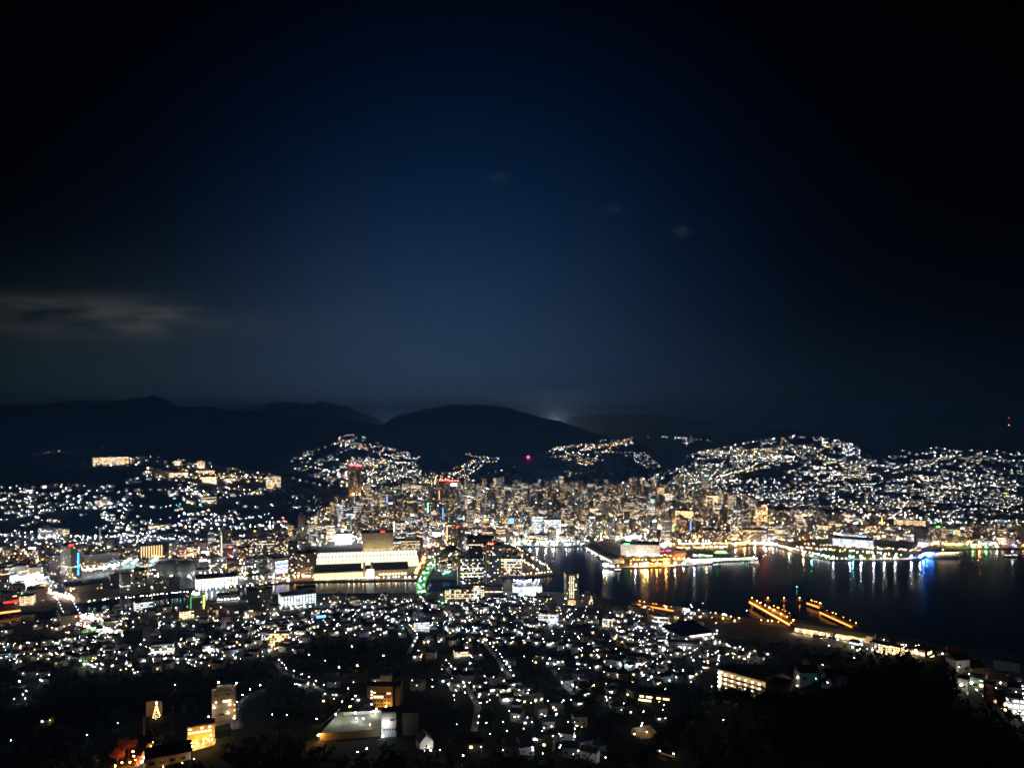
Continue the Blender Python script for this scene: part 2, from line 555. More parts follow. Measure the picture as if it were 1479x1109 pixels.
def build_terrain():
    us = np.arange(-560, 2081, 6.0)
    ds = np.concatenate([np.geomspace(25, 330, 40)[:-1], np.geomspace(330, 2600, 620)[:-1], np.geomspace(2600, 17000, 300)])
    UU, DD = np.meshgrid(us, ds)
    XX = (UU - U0) / F * DD
    Z = tz(UU, DD)
    near = (DD > 900) & (DD < 2600)
    ins = np.zeros(Z.shape, bool)
    ins[near] = in_poly(XX[near], DD[near], WPOLY)
    sd = np.full(Z.shape, 1e9)
    sd[near] = shore_dist(XX[near], DD[near])
    wet = ins | (sd < 13)
    Z = np.where(wet, np.minimum(Z, -3.0), Z)
    n, mcol = Z.shape
    verts = np.stack([XX, DD, Z], -1).reshape(-1, 3)
    i = np.arange(n * mcol).reshape(n, mcol)
    q = np.stack([i[:-1, :-1], i[:-1, 1:], i[1:, 1:], i[1:, :-1]], -1).reshape(-1, 4)
    me = bpy.data.meshes.new('terrain')
    me.from_pydata(verts.tolist(), [], q.tolist())
    urb = np.where(Z < 6, 1.0, 0.0)
    PV = HOR + F * (CZ - Z) / DD
    slope_town = (np.sin(XX * .021) * np.sin(DD * .017 + 2) + np.sin(XX * .006 + DD * .005)) > -0.3
    urb = np.where((Z >= 6) & slope_town & (DD < 4300) & (Z < 190) & (DD > 780), 0.4, urb)
    a = me.attributes.new('urb', 'FLOAT', 'POINT')
    a.data.foreach_set('value', urb.astype(np.float32).ravel())
    me.materials.append(terrain_material())
    me.polygons.foreach_set('use_smooth', [True] * len(me.polygons))
    me.update()
    o = bpy.data.objects.new('terrain', me)
    COL.objects.link(o)
    tag(o, 'dark wooded hillsides and flat city ground', kind='structure')


build_terrain()

wb = MB()
wb.face([(-3500, 600, WL), (4500, 600, WL), (4500, 2700, WL), (-3500, 2700, WL)])
tag(wb.build('harbour_water', water_material()), 'dark harbour water and river with long light reflections', kind='structure')

QUAY = mat('quay_concrete', (0.22, 0.21, 0.2), noise=.4, scale=.15)


def quay(line, name):
    """the level quay strip along a shore line, with its vertical face down into the water"""
    b = MB()
    pts = [Vector((p[0], p[1])) for p in line]
    nrm = []
    for i, p in enumerate(pts):
        a = pts[max(i - 1, 0)]
        c = pts[min(i + 1, len(pts) - 1)]
        d1 = (p - a).normalized() if i else (c - p).normalized()
        d2 = (c - p).normalized() if i < len(pts) - 1 else d1
        n1, n2 = Vector((-d1.y, d1.x)), Vector((-d2.y, d2.x))
        m = (n1 + n2)
        m = m.normalized() if m.length > .1 else n1
        nrm.append(m / max(.45, m.dot(n1)))
    W = 24.0
    for i in range(len(pts) - 1):
        a, c = pts[i], pts[i + 1]
        ai, ci = a + nrm[i] * W, c + nrm[i + 1] * W
        b.face([(a.x, a.y, 3.06), (c.x, c.y, 3.06), (ci.x, ci.y, 3.06), (ai.x, ai.y, 3.06)])
        b.face([(a.x, a.y, -3.5), (c.x, c.y, -3.5), (c.x, c.y, 3.06), (a.x, a.y, 3.06)])
        e = .8
        ae, ce = a + nrm[i] * e, c + nrm[i + 1] * e
        b.face([(a.x, a.y, 3.06), (c.x, c.y, 3.06), (c.x, c.y, 3.9), (a.x, a.y, 3.9)])
        b.face([(a.x, a.y, 3.9), (c.x, c.y, 3.9), (ce.x, ce.y, 3.9), (ae.x, ae.y, 3.9)])
        b.face([(ce.x, ce.y, 3.06), (ae.x, ae.y, 3.06), (ae.x, ae.y, 3.9), (ce.x, ce.y, 3.9)])
    tag(b.build(name, QUAY), 'concrete quay edge along the water', kind='structure')


quay(FARP, 'harbour_quay')
quay(NEARP, 'river_quay')

# ------------------------------------------------------------------ where the lights stand: outlines in photo pixels cast on to the ground
def poly_points(poly, n, pw=1.0):
    xs, ys = [p[0] for p in poly], [p[1] for p in poly]
    out = []
    P = np.array(poly, float)
    while len(out) < n:
        k = max(64, n * 2)
        a, b = NR.uniform(min(xs), max(xs), k), NR.uniform(min(ys), max(ys), k)
        ok = in_poly(a, b, P)
        out += list(zip(a[ok], b[ok]))
    return out[:n]


COOLMIX = (('cool', 55), ('white', 28), ('warm', 12), ('amber', 4), ('teal', 1))
WHITEMIX = (('cool', 34), ('white', 36), ('mint', 9), ('warm', 15), ('amber', 5), ('teal', 1), ('green', 1))
WARMMIX = (('warm', 46), ('white', 26), ('amber', 20), ('cool', 8))
GOLDMIX = (('amber', 40), ('warm', 40), ('orange', 10), ('white', 10))
CITYMIX = (('white', 28), ('mint', 12), ('warm', 32), ('cool', 11), ('amber', 19), ('green', 1.3), ('red', 1.6), ('blue', 1))


def pick(mix):
    t = R.uniform(0, sum(m[1] for m in mix))
    for k, w in mix:
        t -= w
        if t <= 0:
            return k
    return mix[0][0]


#  outline, number of lamps, colours, chances of dim / medium / bright
SPOTS = [
    ([(0, 706), (60, 700), (130, 704), (210, 690), (300, 694), (370, 708), (395, 730), (420, 768), (330, 786), (200, 790), (100, 792), (0, 800)], 400, COOLMIX, (5, 4, 1), 1),
    ([(0, 800), (0, 706), (-300, 706), (-300, 820)], 120, COOLMIX, (5, 4, 1), 1),
    ([(135, 664), (230, 660), (300, 668), (345, 686), (405, 690), (405, 700), (300, 694), (210, 688), (180, 674)], 95, WARMMIX, (2, 4, 2), 1),
    ([(255, 700), (370, 704), (400, 735), (300, 730)], 40, WARMMIX, (3, 4, 1), 1),
    ([(492, 631), (505, 626), (522, 630), (545, 640), (575, 652), (592, 656), (600, 664), (570, 664), (535, 652), (505, 646), (480, 646)], 105, WHITEMIX, (5, 4, 1), 1),
    ([(412, 672), (440, 656), (480, 661), (560, 662), (606, 668), (600, 690), (560, 700), (480, 700), (440, 684)], 190, WHITEMIX, (4, 4, 2), 1),
    ([(500, 668), (600, 660), (612, 690), (590, 714), (530, 722), (480, 700)], 170, WARMMIX, (3, 4, 2), 1),
    ([(606, 692), (640, 684), (668, 672), (692, 660), (704, 668), (676, 690), (640, 706), (606, 712)], 120, WARMMIX, (3, 4, 2), 1),
    ([(540, 690), (690, 690), (700, 712), (560, 716)], 90, CITYMIX, (3, 4, 1), 1),
    ([(690, 662), (720, 658), (720, 668), (690, 672)], 12, WARMMIX, (4, 3, 1), 1),
    ([(794, 648), (830, 642), (868, 642), (915, 632), (914, 642), (884, 652), (872, 664), (850, 676), (830, 668), (800, 660)], 180, WARMMIX, (4, 4, 1), 1),
    ([(925, 630), (960, 630), (1000, 629), (1014, 634), (1000, 641), (975, 640), (940, 633)], 34, WHITEMIX, (4, 3, 1), 1),
    ([(900, 658), (930, 652), (952, 672), (960, 700), (936, 702), (940, 680)], 60, WHITEMIX, (5, 3, 1), 1),
    ([(818, 676), (826, 676), (824, 712), (818, 712)], 9, WARMMIX, (2, 3, 1), 1),
    ([(995, 660), (1020, 654), (1090, 654), (1100, 636), (1130, 632), (1200, 634), (1240, 646), (1230, 660), (1140, 668), (1090, 664), (1010, 668)], 230, WHITEMIX, (3, 4, 2), 1),
    ([(1000, 652), (1105, 648), (1145, 658), (1140, 668), (1060, 664)], 110, WARMMIX, (2, 4, 3), 1),
    ([(960, 680), (1020, 666), (1110, 662), (1110, 700), (1100, 728), (1040, 716), (980, 706)], 330, WHITEMIX, (4, 4, 1), 1),
    ([(1110, 662), (1250, 660), (1340, 652), (1479, 652), (1479, 700), (1110, 712)], 400, WHITEMIX, (4, 4, 1), 1),
    ([(1110, 712), (1479, 700), (1479, 762), (1300, 756), (1200, 738), (1110, 730)], 470, WHITEMIX, (5, 4, 1), 1),
    ([(1479, 652), (1760, 650), (1760, 770), (1479, 765)], 130, WHITEMIX, (5, 4, 1), 1),
    ([(1150, 676), (1240, 672), (1290, 682), (1260, 692), (1170, 690)], 60, WHITEMIX, (2, 4, 3), 1),
    ([(1260, 690), (1360, 660), (1375, 690), (1300, 706)], 50, WARMMIX, (2, 4, 2), 1),
    ([(1230, 724), (1340, 726), (1380, 742), (1240, 752)], 60, WARMMIX, (2, 3, 3), 1),
    ([(1110, 616), (1130, 616), (1130, 619), (1110, 619)], 5, WARMMIX, (2, 2, 0), 0),
    ([(1168, 617), (1185, 617), (1185, 620), (1168, 620)], 4, WARMMIX, (2, 2, 0), 0),
    ([(1218, 619), (1268, 622), (1268, 628), (1218, 624)], 9, WHITEMIX, (3, 1, 0), 0),
    ([(1360, 625), (1385, 625), (1385, 628), (1360, 628)], 5, WHITEMIX, (3, 1, 0), 0),
    ([(1068, 630), (1100, 629), (1104, 634), (1070, 633)], 10, WHITEMIX, (2, 2, 1), 0),
    ([(48, 651), (86, 650), (86, 656), (48, 656)], 9, WARMMIX, (1, 2, 1), 0),
    ([(124, 645), (154, 645), (154, 650), (124, 650)], 3, WARMMIX, (0, 1, 1), 0),
    ([(538, 607), (550, 606), (548, 616), (540, 616)], 7, WHITEMIX, (3, 1, 0), 0),
    ([(372, 740), (430, 750), (430, 770), (380, 766)], 10, COOLMIX, (3, 3, 0), 1),
    ([(425, 716), (470, 718), (490, 742), (440, 744), (410, 726)], 26, COOLMIX, (4, 2, 0), 1),
    # the near slope
    ([(380, 876), (600, 868), (760, 866), (900, 880), (1040, 905), (1046, 926), (960, 940), (780, 930), (600, 925), (430, 920), (300, 905)], 300, COOLMIX, (4, 4, 2), 2),
    ([(590, 925), (800, 930), (980, 944), (1100, 945), (1110, 962), (1040, 968), (980, 992), (900, 984), (700, 960), (600, 955)], 130, COOLMIX, (4, 4, 1), 2),
    ([(600, 955), (660, 962), (720, 1000), (800, 1010), (880, 1030), (900, 1085), (840, 1104), (700, 1095), (640, 1070), (610, 1000)], 95, COOLMIX, (4, 4, 1), 2),
    ([(820, 975), (870, 985), (905, 1010), (900, 1040), (860, 1010), (810, 1000)], 18, WHITEMIX, (3, 4, 1), 2),
    ([(430, 955), (500, 960), (520, 1000), (520, 1040), (430, 1010), (405, 985)], 36, COOLMIX, (3, 4, 1), 2),
    ([(60, 905), (180, 890), (330, 895), (420, 905), (400, 950), (300, 968), (150, 975), (90, 955)], 160, COOLMIX, (4, 4, 1), 2),
    ([(0, 910), (80, 905), (110, 950), (60, 990), (0, 980)], 28, COOLMIX, (4, 3, 1), 2),
    ([(0, 990), (140, 1000), (180, 1090), (0, 1100)], 7, COOLMIX, (3, 3, 0), 2),
    ([(1140, 985), (1230, 990), (1230, 1003), (1140, 1006)], 8, WHITEMIX, (3, 2, 0), 2),
    ([(1275, 1048), (1305, 1050), (1305, 1062), (1275, 1060)], 4, WHITEMIX, (2, 3, 0), 2),
    ([(1250, 925), (1340, 936), (1340, 948), (1230, 946)], 22, WHITEMIX, (3, 3, 1), 2),
    ([(1390, 942), (1479, 950), (1560, 970), (1560, 1040), (1479, 1036), (1430, 1012), (1385, 975)], 44, WHITEMIX, (3, 3, 1), 2),
    ([(1440, 985), (1479, 990), (1479, 1036), (1445, 1020)], 22, COOLMIX, (2, 3, 2), 2),
    ([(930, 880), (1000, 876), (1030, 890), (960, 905), (900, 900)], 60, WHITEMIX, (2, 4, 3), 2),
    ([(100, 880), (180, 884), (180, 910), (110, 905)], 70, CITYMIX, (1, 4, 4), 2),
    ([(380, 905), (440, 912), (430, 948), (385, 945)], 26, WARMMIX, (2, 4, 3), 2),
    ([(880, 893), (920, 893), (915, 915), (885, 912)], 18, GOLDMIX, (2, 3, 2), 2),
    ([(630, 925), (760, 930), (700, 945), (610, 940)], 30, COOLMIX, (2, 3, 2), 2),
]
#  single lamps that stand out: column, row, colour, level
SINGLES = [(1114, 634, 'white', 2), (1118, 635, 'white', 2), (1345, 648, 'white', 2), (1457, 640, 'white', 1), (204, 661, 'white', 2), (217, 661, 'white', 2), (229, 661, 'white', 2), (305, 677, 'white', 2),
           (1258, 706, 'white', 2), (1440, 704, 'white', 2), (1432, 698, 'white', 2), (1352, 743, 'white', 2), (1350, 741, 'white', 2),
           (446, 952, 'amber', 2), (508, 940, 'amber', 2), (554, 953, 'amber', 2), (516, 968, 'amber', 2), (491, 971, 'cool', 2), (125, 1070, 'cool', 1), (17, 1078, 'cool', 1), (169, 1053, 'cool', 1), (254, 996, 'cool', 1),
           (444, 995, 'cool', 2), (413, 1042, 'cool', 1), (459, 1048, 'amber', 2), (395, 1041, 'cool', 1), (516, 1098, 'white', 1), (531, 1093, 'white', 1), (618, 1091, 'warm', 1), (636, 1095, 'warm', 1), (671, 1104, 'warm', 1),
           (702, 1054, 'white', 1), (725, 974, 'white', 2), (679, 965, 'cool', 1), (1078, 886, 'cool', 1), (1109, 970, 'cool', 2), (875, 1105, 'white', 1), (829, 1062, 'white', 1),
           (28, 991, 'cool', 2), (34, 1010, 'cool', 1), (40, 1005, 'cool', 1), (22, 1017, 'cool', 1), (36, 1016, 'cool', 1), (1046, 892, 'cool', 1), (998, 878, 'white', 1), (1015, 876, 'white', 1)]

LAMPS = []       # x, y, z of the lamp, colour, level
HOUSES = []      # x, y, z, yaw, style


def clump(x, y):
    """lamps gather along lanes and leave dark groves between"""
    q = math.sin(x * .017 + 1.7 * math.sin(y * .006)) * math.sin(y * .015 + 2.1 * math.sin(x * .005)) + .5 * math.sin(x * .05 + y * .031) * math.sin(y * .043 - x * .02)
    q += .55 * math.sin(x * .0052 + 2.2 + math.sin(y * .0031)) * math.sin(y * .0067 + x * .0023)
    return min(1.0, max(.06, .52 + .8 * q))


def lane(x, y, hue, cls):
    """a string of like lamps along a lane that follows the slope round"""
    e = 6.0
    a = math.atan2(-(gz(x + e, y) - gz(x - e, y)), gz(x, y + e) - gz(x, y - e) + 1e-6) + R.uniform(-.5, .5)
    if R.random() < .5:
        a += math.pi
    step = R.uniform(15, 24) if cls == 2 else R.uniform(20, 34)
    for k in range(R.randint(4, 10)):
        a += R.uniform(-.28, .28)
        x += math.cos(a) * step; y += math.sin(a) * step
        if y < 420 or on_water(x, y, 8):
            return
        LAMPS.append((x, y, gz(x, y), R.uniform(5, 6.5), hue, R.choice((0, 0, 1)), cls))
        if R.random() < .5:
            HOUSES.append((x + R.uniform(-3, 3), y + R.uniform(7.5, 9.5), R.uniform(-.5, .5)))


def place_spots():
    for poly, n, mix, lv, cls in SPOTS:
        n = int(n * (1, 2.0, 1.9)[cls])
        p = poly_points(poly, n)
        x, y, z = hit([a for a, b in p], [b for a, b in p])
        for i in range(n):
            if not math.isfinite(x[i]) or on_water(x[i], y[i], 3):
                continue
            if cls and clump(x[i], y[i]) < R.random():
                continue
            lev = R.choices((0, 1, 2), (lv[0] * 1.5, lv[1], lv[2] * .8))[0]
            up = R.uniform(4.5, 7.0)
            hue = pick(mix)
            LAMPS.append((x[i], y[i], z[i], up, hue, lev, cls))
            if cls and R.random() < .10:
                lane(x[i], y[i], hue, cls)
            if cls:
                k = 1 if R.random() < .75 else 2
                if cls == 2 and R.random() < .42:
                    k = 0
                for j in range(k):
                    a = R.uniform(-1.0, 1.0)
                    r = R.uniform(7.5, 10) * (1.2 if cls == 2 else 1) + j * 9
                    HOUSES.append((x[i] + math.sin(a) * r, y[i] + math.cos(a) * r, R.uniform(-.6, .6)))
    for u, v, hue, lev in SINGLES:
        x, y, z = pt(u, v)
        if math.isfinite(x):
            LAMPS.append((x, y, z, 6.0, hue, lev, 2 if y < 1450 else 1))


LANES = (((798, 966), (804, 976), (812, 986), (822, 996), (832, 1006)), ((846, 1001), (858, 1006), (872, 1013)), ((946, 928), (958, 944), (976, 950), (1000, 941), (1022, 932)), ((396, 955), (410, 972), (440, 984), (474, 1002)),
         ((700, 930), (718, 950), (734, 974), (746, 1002), (742, 1030)), ((556, 880), (586, 900), (600, 924), (588, 946)), ((640, 960), (668, 985), (690, 1020), (684, 1060)), ((120, 905), (180, 925), (250, 925), (320, 950)), ((860, 930), (900, 950), (930, 968), (960, 985)))


def build_lanes():
    """narrow lit lanes that wind down the near slope"""
    for px in LANES:
        P = [Vector(pt(*q)) for q in px]
        pts = []
        for a, b in zip(P[:-1], P[1:]):
            n = max(2, int((b - a).length / 7))
            for i in range(n):
                q = a + (b - a) * (i / n)
                pts.append(Vector((q.x, q.y, gz(q.x, q.y) + .45)))
        b = MB()
        for i, (p, q) in enumerate(zip(pts[:-1], pts[1:])):
            n = Vector((-(q - p).y, (q - p).x, 0)).normalized() * 2.6
            b.face([tuple(p + n), tuple(p - n), tuple(q - n), tuple(q + n)])
            if i % 3 == 0 and R.random() < .85:
                w = p + n * 1.25
                LAMPS.append((w.x, w.y, w.z - .4, 5.2, R.choice(('cool', 'white', 'white', 'warm')), R.choice((1, 1, 2)), 2))
        tag(b.build('hill_lane', mat('lane_concrete', (.26, .26, .25), noise=.3, scale=.5)), 'narrow lit lane winding between the houses', kind='structure')


build_lanes()
place_spots()


def hill_road(px, mix, n, lev=1):
    """lamps along a road winding up a slope, given by photo pixels"""
    L = [math.hypot(b[0] - a[0], b[1] - a[1]) for a, b in zip(px[:-1], px[1:])]
    tot = sum(L)
    us, vs = [], []
    for i in range(n):
        s = (i + R.random()) / n * tot
        k = 0
        while k < len(L) - 1 and s > L[k]:
            s -= L[k]; k += 1
        f = s / L[k]
        us.append(px[k][0] + (px[k + 1][0] - px[k][0]) * f + R.uniform(-.8, .8)); vs.append(px[k][1] + (px[k + 1][1] - px[k][1]) * f + R.uniform(-.5, .5))
    for x, y, z in zip(*hit(us, vs)):
        if math.isfinite(x):
            LAMPS.append((x, y, z, 7, pick(mix), max(0, lev - (R.random() < .3)), 1))


for road, mix, n, lev in (([(205, 690), (260, 684), (300, 696), (345, 690), (400, 694)], WARMMIX, 34, 2), ([(0, 776), (60, 770), (120, 780), (200, 776), (250, 762), (330, 768), (390, 760)], WHITEMIX, 60, 1), ([(30, 742), (90, 738), (150, 730), (230, 736), (300, 724), (360, 716)], WHITEMIX, 44, 0),
                          ([(430, 672), (460, 678), (500, 690), (530, 700), (560, 690), (600, 682)], WARMMIX, 44, 2), ([(525, 712), (534, 690), (545, 672), (570, 666)], GOLDMIX, 36, 2), ([(492, 644), (520, 650), (560, 658), (600, 664)], WHITEMIX, 26, 1), ([(610, 706), (640, 694), (668, 680), (690, 664)], GOLDMIX, 34, 2),
                          ([(1000, 700), (1040, 690), (1080, 680), (1105, 664), (1140, 660)], WARMMIX, 60, 2), ([(1060, 660), (1090, 662), (1120, 664), (1150, 662)], WHITEMIX, 40, 2), ([(1112, 728), (1160, 712), (1210, 704), (1270, 700), (1330, 690), (1380, 694)], WHITEMIX, 60, 1), ([(1150, 690), (1200, 684), (1250, 690), (1300, 676), (1340, 664)], WHITEMIX, 44, 1),
                          ([(1200, 745), (1260, 730), (1310, 728), (1360, 742), (1420, 736), (1479, 744)], WARMMIX, 50, 1), ([(1330, 718), (1370, 706), (1420, 700), (1470, 712)], WHITEMIX, 26, 1), ([(800, 650), (830, 656), (860, 660), (880, 648), (910, 636)], WARMMIX, 34, 2), ([(820, 710), (822, 690), (824, 670)], GOLDMIX, 9, 1)):
    hill_road(road, mix, n, lev)

# ------------------------------------------------------------------ buildings one can tell apart
FOOT = []        # taken ground: x, y, radius
LM = []          # things to name neighbours by: phrase, column, row
ROOF = mat('roof_grey', (0.10, 0.10, 0.10), noise=.4, scale=.2)
ROOFD = mat('roof_dark', (0.035, 0.035, 0.04), noise=.4, scale=.2)
CONC = mat('concrete', (0.38, 0.36, 0.33), noise=.25, scale=.3)
WHITE = mat('white_paint', (0.72, 0.72, 0.70), noise=.12, scale=.4)
CREAM = mat('cream_render', (0.60, 0.52, 0.38), noise=.18, scale=.4)
BEIGE = mat('beige_tiles', (0.42, 0.36, 0.27), noise=.2, scale=.4)
DARK = mat('dark_metal', (0.06, 0.06, 0.065), rough=.5)
REDP = mat('red_paint', (0.5, 0.03, 0.03))
ASPH = mat('asphalt', (0.055, 0.055, 0.055), noise=.3, scale=.1)
GRASS = mat('lawn_grass', (0.06, 0.11, 0.025), noise=.4, scale=.3)
GLASSW = glow('lit_glass_white', (1.0, 0.93, 0.80), 1.9)
GLASSY = glow('lit_glass_yellow', (1.0, 0.72, 0.30), 2.2)
GLASSC = glow('lit_glass_cool', (0.80, 0.93, 1.0), 2.0)
WINW = glow('window_warm', (1.0, 0.66, 0.28), 3.0)
WINC = glow('window_cool', (0.85, 0.94, 1.0), 2.6)
WIN_OFF = mat('window_dark', (0.02, 0.025, 0.03), rough=.2, spec=.5)
NEON = {k: glow('neon_' + k, HUE[k], 3.5) for k in HUE}


def face_cam(u):
    return -math.atan((u - U0) / F)


def style(wall, lit=.2, row=.0, warm=.6, emi=2.0, pitch=3.2, rid=None):
    return (wall, (lit, row, warm), (emi, pitch, R.uniform(0, 900) if rid is None else rid))


W_CREAM, W_GREY, W_WHITE, W_BROWN, W_DARK, W_TAN = (.55, .49, .38), (.36, .36, .35), (.68, .67, .64), (.24, .16, .11), (.10, .10, .10), (.42, .35, .25)


def lay(u0, u1, vb, vt, ground=None):
    """from a front wall's edges in the photo: place, width, height"""
    uc = (u0 + u1) / 2
    x, y, z = pt(uc, vb) if ground is None else (*flat(uc, vb, ground), ground)
    return x, y, z, (u1 - u0) * y / F, (vb - vt) * y / F


def building(name, label, cat, u0, u1, vb, vt, depth, st, yaw=0.0, ground=None, roof=ROOF, pent=True, parapet=1.0, phrase=None, group=None):
    x, y, z, w, h = lay(u0, u1, vb, vt, ground)
    rz = face_cam((u0 + u1) / 2) + yaw
    h = max(3.0, h - parapet)
    t = thing(name, label, cat, (x, y, z), rz, group)
    b = MB(); b.style = st
    lo = 2 if ground is not None else 9
    b.box(0, depth / 2, -lo, w, depth, h + lo)
    f = b.build('facade', FACADE, t)
    b = MB(); b.box(0, depth / 2, h, w + .5, depth + .5, parapet, uv=False, bottom=True)
    b.build('roof', roof, t)
    if pent:
        b = MB(); pw = min(w * .35, 12)
        b.box(R.uniform(-.2, .2) * w, depth * R.uniform(.4, .65), h + parapet, pw, min(depth * .4, 9), R.uniform(3, 5), uv=False)
        b.build('penthouse', CONC, t)
    FOOT.append((x - math.sin(rz) * depth / 2, y + math.cos(rz) * depth / 2, max(w, depth) * .62))
    if phrase:
        LM.append((phrase, (u0 + u1) / 2, (vb + vt) / 2))
    t['w'], t['h'], t['d'] = w, h + parapet, depth
    return t


def part_box(t, name, m, x, y, z, sx, sy, sz):
    b = MB(); b.box(x, y, z, sx, sy, sz, uv=False, bottom=True)
    return b.build(name, m, t)


def beacon(t, x, y, z, hue='red', r=1.2, lev=1):
    b = MB(); b.octa((x, y, z), r)
    return b.build('beacon_light', lampmat(hue, lev), t)


def light(u, v, hue, lev, up=6.0, cls=1, ground=None):
    x, y, z = pt(u, v) if ground is None else (*flat(u, v, ground), ground)
    if math.isfinite(x):
        LAMPS.append((x, y, z, up, hue, lev, cls))


def lights(u0, v0, u1, v1, n, hue, lev, up=6.0, cls=1, jit=0.6, ground=None):
    for i in range(n):
        if n > 12 and R.random() < .22:
            continue
        f = (i + R.uniform(.0, 1)) / n
        light(u0 + (u1 - u0) * f + R.uniform(-jit, jit), v0 + (v1 - v0) * f + R.uniform(-jit, jit) * .4, hue if isinstance(hue, str) else pick(hue), max(0, lev - (R.random() < .35)), up * R.uniform(.8, 1.2), cls, ground)


def flood(t, x, y, z, hue='white', lev=1, r=.8, name='flood_or_fill_light'):
    """a floodlight head; on some things added only to brighten them"""
    b = MB(); b.octa((x, y, z), r)
    return b.build(name, lampmat(hue, lev + 3 if r < .75 else lev), t)


G3 = 3.06
# --- west bank and the flats before the station
t = building('hotel_tower', 'tall grey hotel slab with vertical blue neon sign and red roof sign', 'hotel', 102, 118, 836, 788, 34, style(W_TAN, .10, .05, .7), .55, G3, phrase='blue neon hotel')
part_box(t, 'neon_sign', glow('neon_sky', (0.02, .35, 1.0), 4.5), 4, -.35, 20, 2.6, .5, 32)
part_box(t, 'neon_sign', glow('neon_sky', (0.02, .35, 1.0), 4.5), 4, -.35, 8, 2.6, .5, 9)
b = MB(); b.box(-7, 6, t['h'], 9, 1.2, 3, uv=False, bottom=True); b.build('roof_sign', NEON['red'], t)
building('apartment_building', 'brown low block beside the blue neon hotel on its near side', 'apartments', 75, 98, 826, 801, 22, style(W_BROWN, .08, .1), .4, G3)
t = building('office_building', 'beige block with tall orange lit pillars all along its front', 'offices', 204, 234, 806, 787, 30, style(W_TAN, .0), .1, G3, phrase='orange pillared block')
for i in range(9):
    part_box(t, 'light_pillar', glow('pillar_glow', (1.0, .55, .22), 1.6), -t['w'] / 2 + (i + .5) * t['w'] / 9, -.3, 1, 1.3, .5, t['h'] - 3)
for a in ((255, 270, 803, 786, 20, W_CREAM, 'cream gabled block with lit floor bands beyond the railway viaduct'), (270, 286, 803, 789, 18, W_TAN, 'tan stepped block beside the cream gabled one beyond the viaduct'),
          (304, 314, 803, 786, 18, W_TAN, 'slim tan block just before the tall beige tower'), (349, 371, 803, 777, 26, W_GREY, 'wide grey block with many lit windows beyond the viaduct'),
          (372, 396, 801, 775, 26, W_GREY, 'grey green office block with white lit rows right of the wide grey one'), (397, 414, 802, 780, 20, W_TAN, 'tan office with bright shop floor beside the station approach')):
    building('office_building', a[6], 'offices', a[0], a[1], a[2], a[3], a[4], style(a[5], .25, .12, .7), R.uniform(-.2, .2), G3)
t = building('apartment_tower', 'tall slim beige tower with lamps up its left edge', 'apartments', 321, 334, 806, 765, 22, style(W_TAN, .06, 0), .25, G3, phrase='slim beige tower')
for i in range(9):
    flood(t, -t['w'] / 2 - .8, 2, 8 + i * 5.4, 'warm', 0, .8, 'landing_light')


def gas_holder(u, v, rp, label):
    d = F * 330 / 237.0
    x, r = (u - U0) / F * d, rp * d / F
    zc = CZ - (v - HOR) * d / F
    t = thing('gas_holder', label, 'gas tank', (x, d, G3), 0, 'spherical gas holders')
    zc = max(zc - G3, r + 1.5)
    b = MB(); b.ball((0, 0, zc), r, 32, 20); b.build('tank_shell', mat('tank_steel', (.42, .45, .42), rough=.5, noise=.1, scale=.1), t, smooth=True)
    b = MB()
    for i in range(28):
        a0, a1 = 2 * math.pi * i / 28, 2 * math.pi * (i + 1) / 28
        b.tube((math.cos(a0) * (r + .5), math.sin(a0) * (r + .5), zc), (math.cos(a1) * (r + .5), math.sin(a1) * (r + .5), zc), .35, n=5)
    b.build('girdle_walkway', DARK, t)
    for i in range(12):
        a = 2 * math.pi * i / 12
        b = MB(); b.tube((math.cos(a) * r * .97, math.sin(a) * r * .97, 0), (math.cos(a) * r * .97, math.sin(a) * r * .97, zc), .55, n=6); b.build('leg', CONC, t)
    for q in (-.9, .9):  # two fill lamps on posts, added to brighten the sphere
        b = MB(); b.tube((q * r, -r - 9, 0), (q * r, -r - 9, 13), .2, n=5); b.build('fill_lamp_post', DARK, t)
        flood(t, q * r, -r - 9, 13.5, 'mint', 1, .8)
    FOOT.append((x, d, r + 14)); LM.append(('gas holder nearest the red mast' if 'mast' in label else 'half hidden gas holder', u, v))


gas_holder(244, 821, 12.6, 'pale spherical gas holder on legs, partly hidden behind the other sphere')
gas_holder(269, 822, 13.4, 'pale spherical gas holder standing nearest the red mast')
for u, v in ((228, 838), (256, 841), (284, 838), (248, 808)):
    light(u, v, 'white', 2, 9)

t = thing('radio_mast', 'lattice mast lit red standing beside the gas holders', 'mast', (*flat(333, 818, G3), G3)); LM.append(('red lattice mast', 333, 800))
mk = t.location.y / F
for sx, sy in ((-1, -1), (1, -1), (1, 1), (-1, 1)):
    b = MB(); b.tube((sx * 5, sy * 5, 0), (sx * .8, sy * .8, 33 * mk), .45, .25, 5); b.build('leg', REDP, t)
b = MB()
for k in range(7):
    z0, z1 = 33 * mk * k / 7, 33 * mk * (k + 1) / 7
    s0, s1 = 5 - 4.2 * k / 7, 5 - 4.2 * (k + 1) / 7
    for i in range(4):
        c4 = ((-1, -1), (1, -1), (1, 1), (-1, 1))
        p, q = c4[i], c4[(i + 1) % 4]
        b.tube((p[0] * s0, p[1] * s0, z0), (q[0] * s1, q[1] * s1, z1), .22, n=4)
b.build('bracing', REDP, t)
for k in (10, 24, 43):
    beacon(t, 0, -1, k, 'red', 1.4, 1)

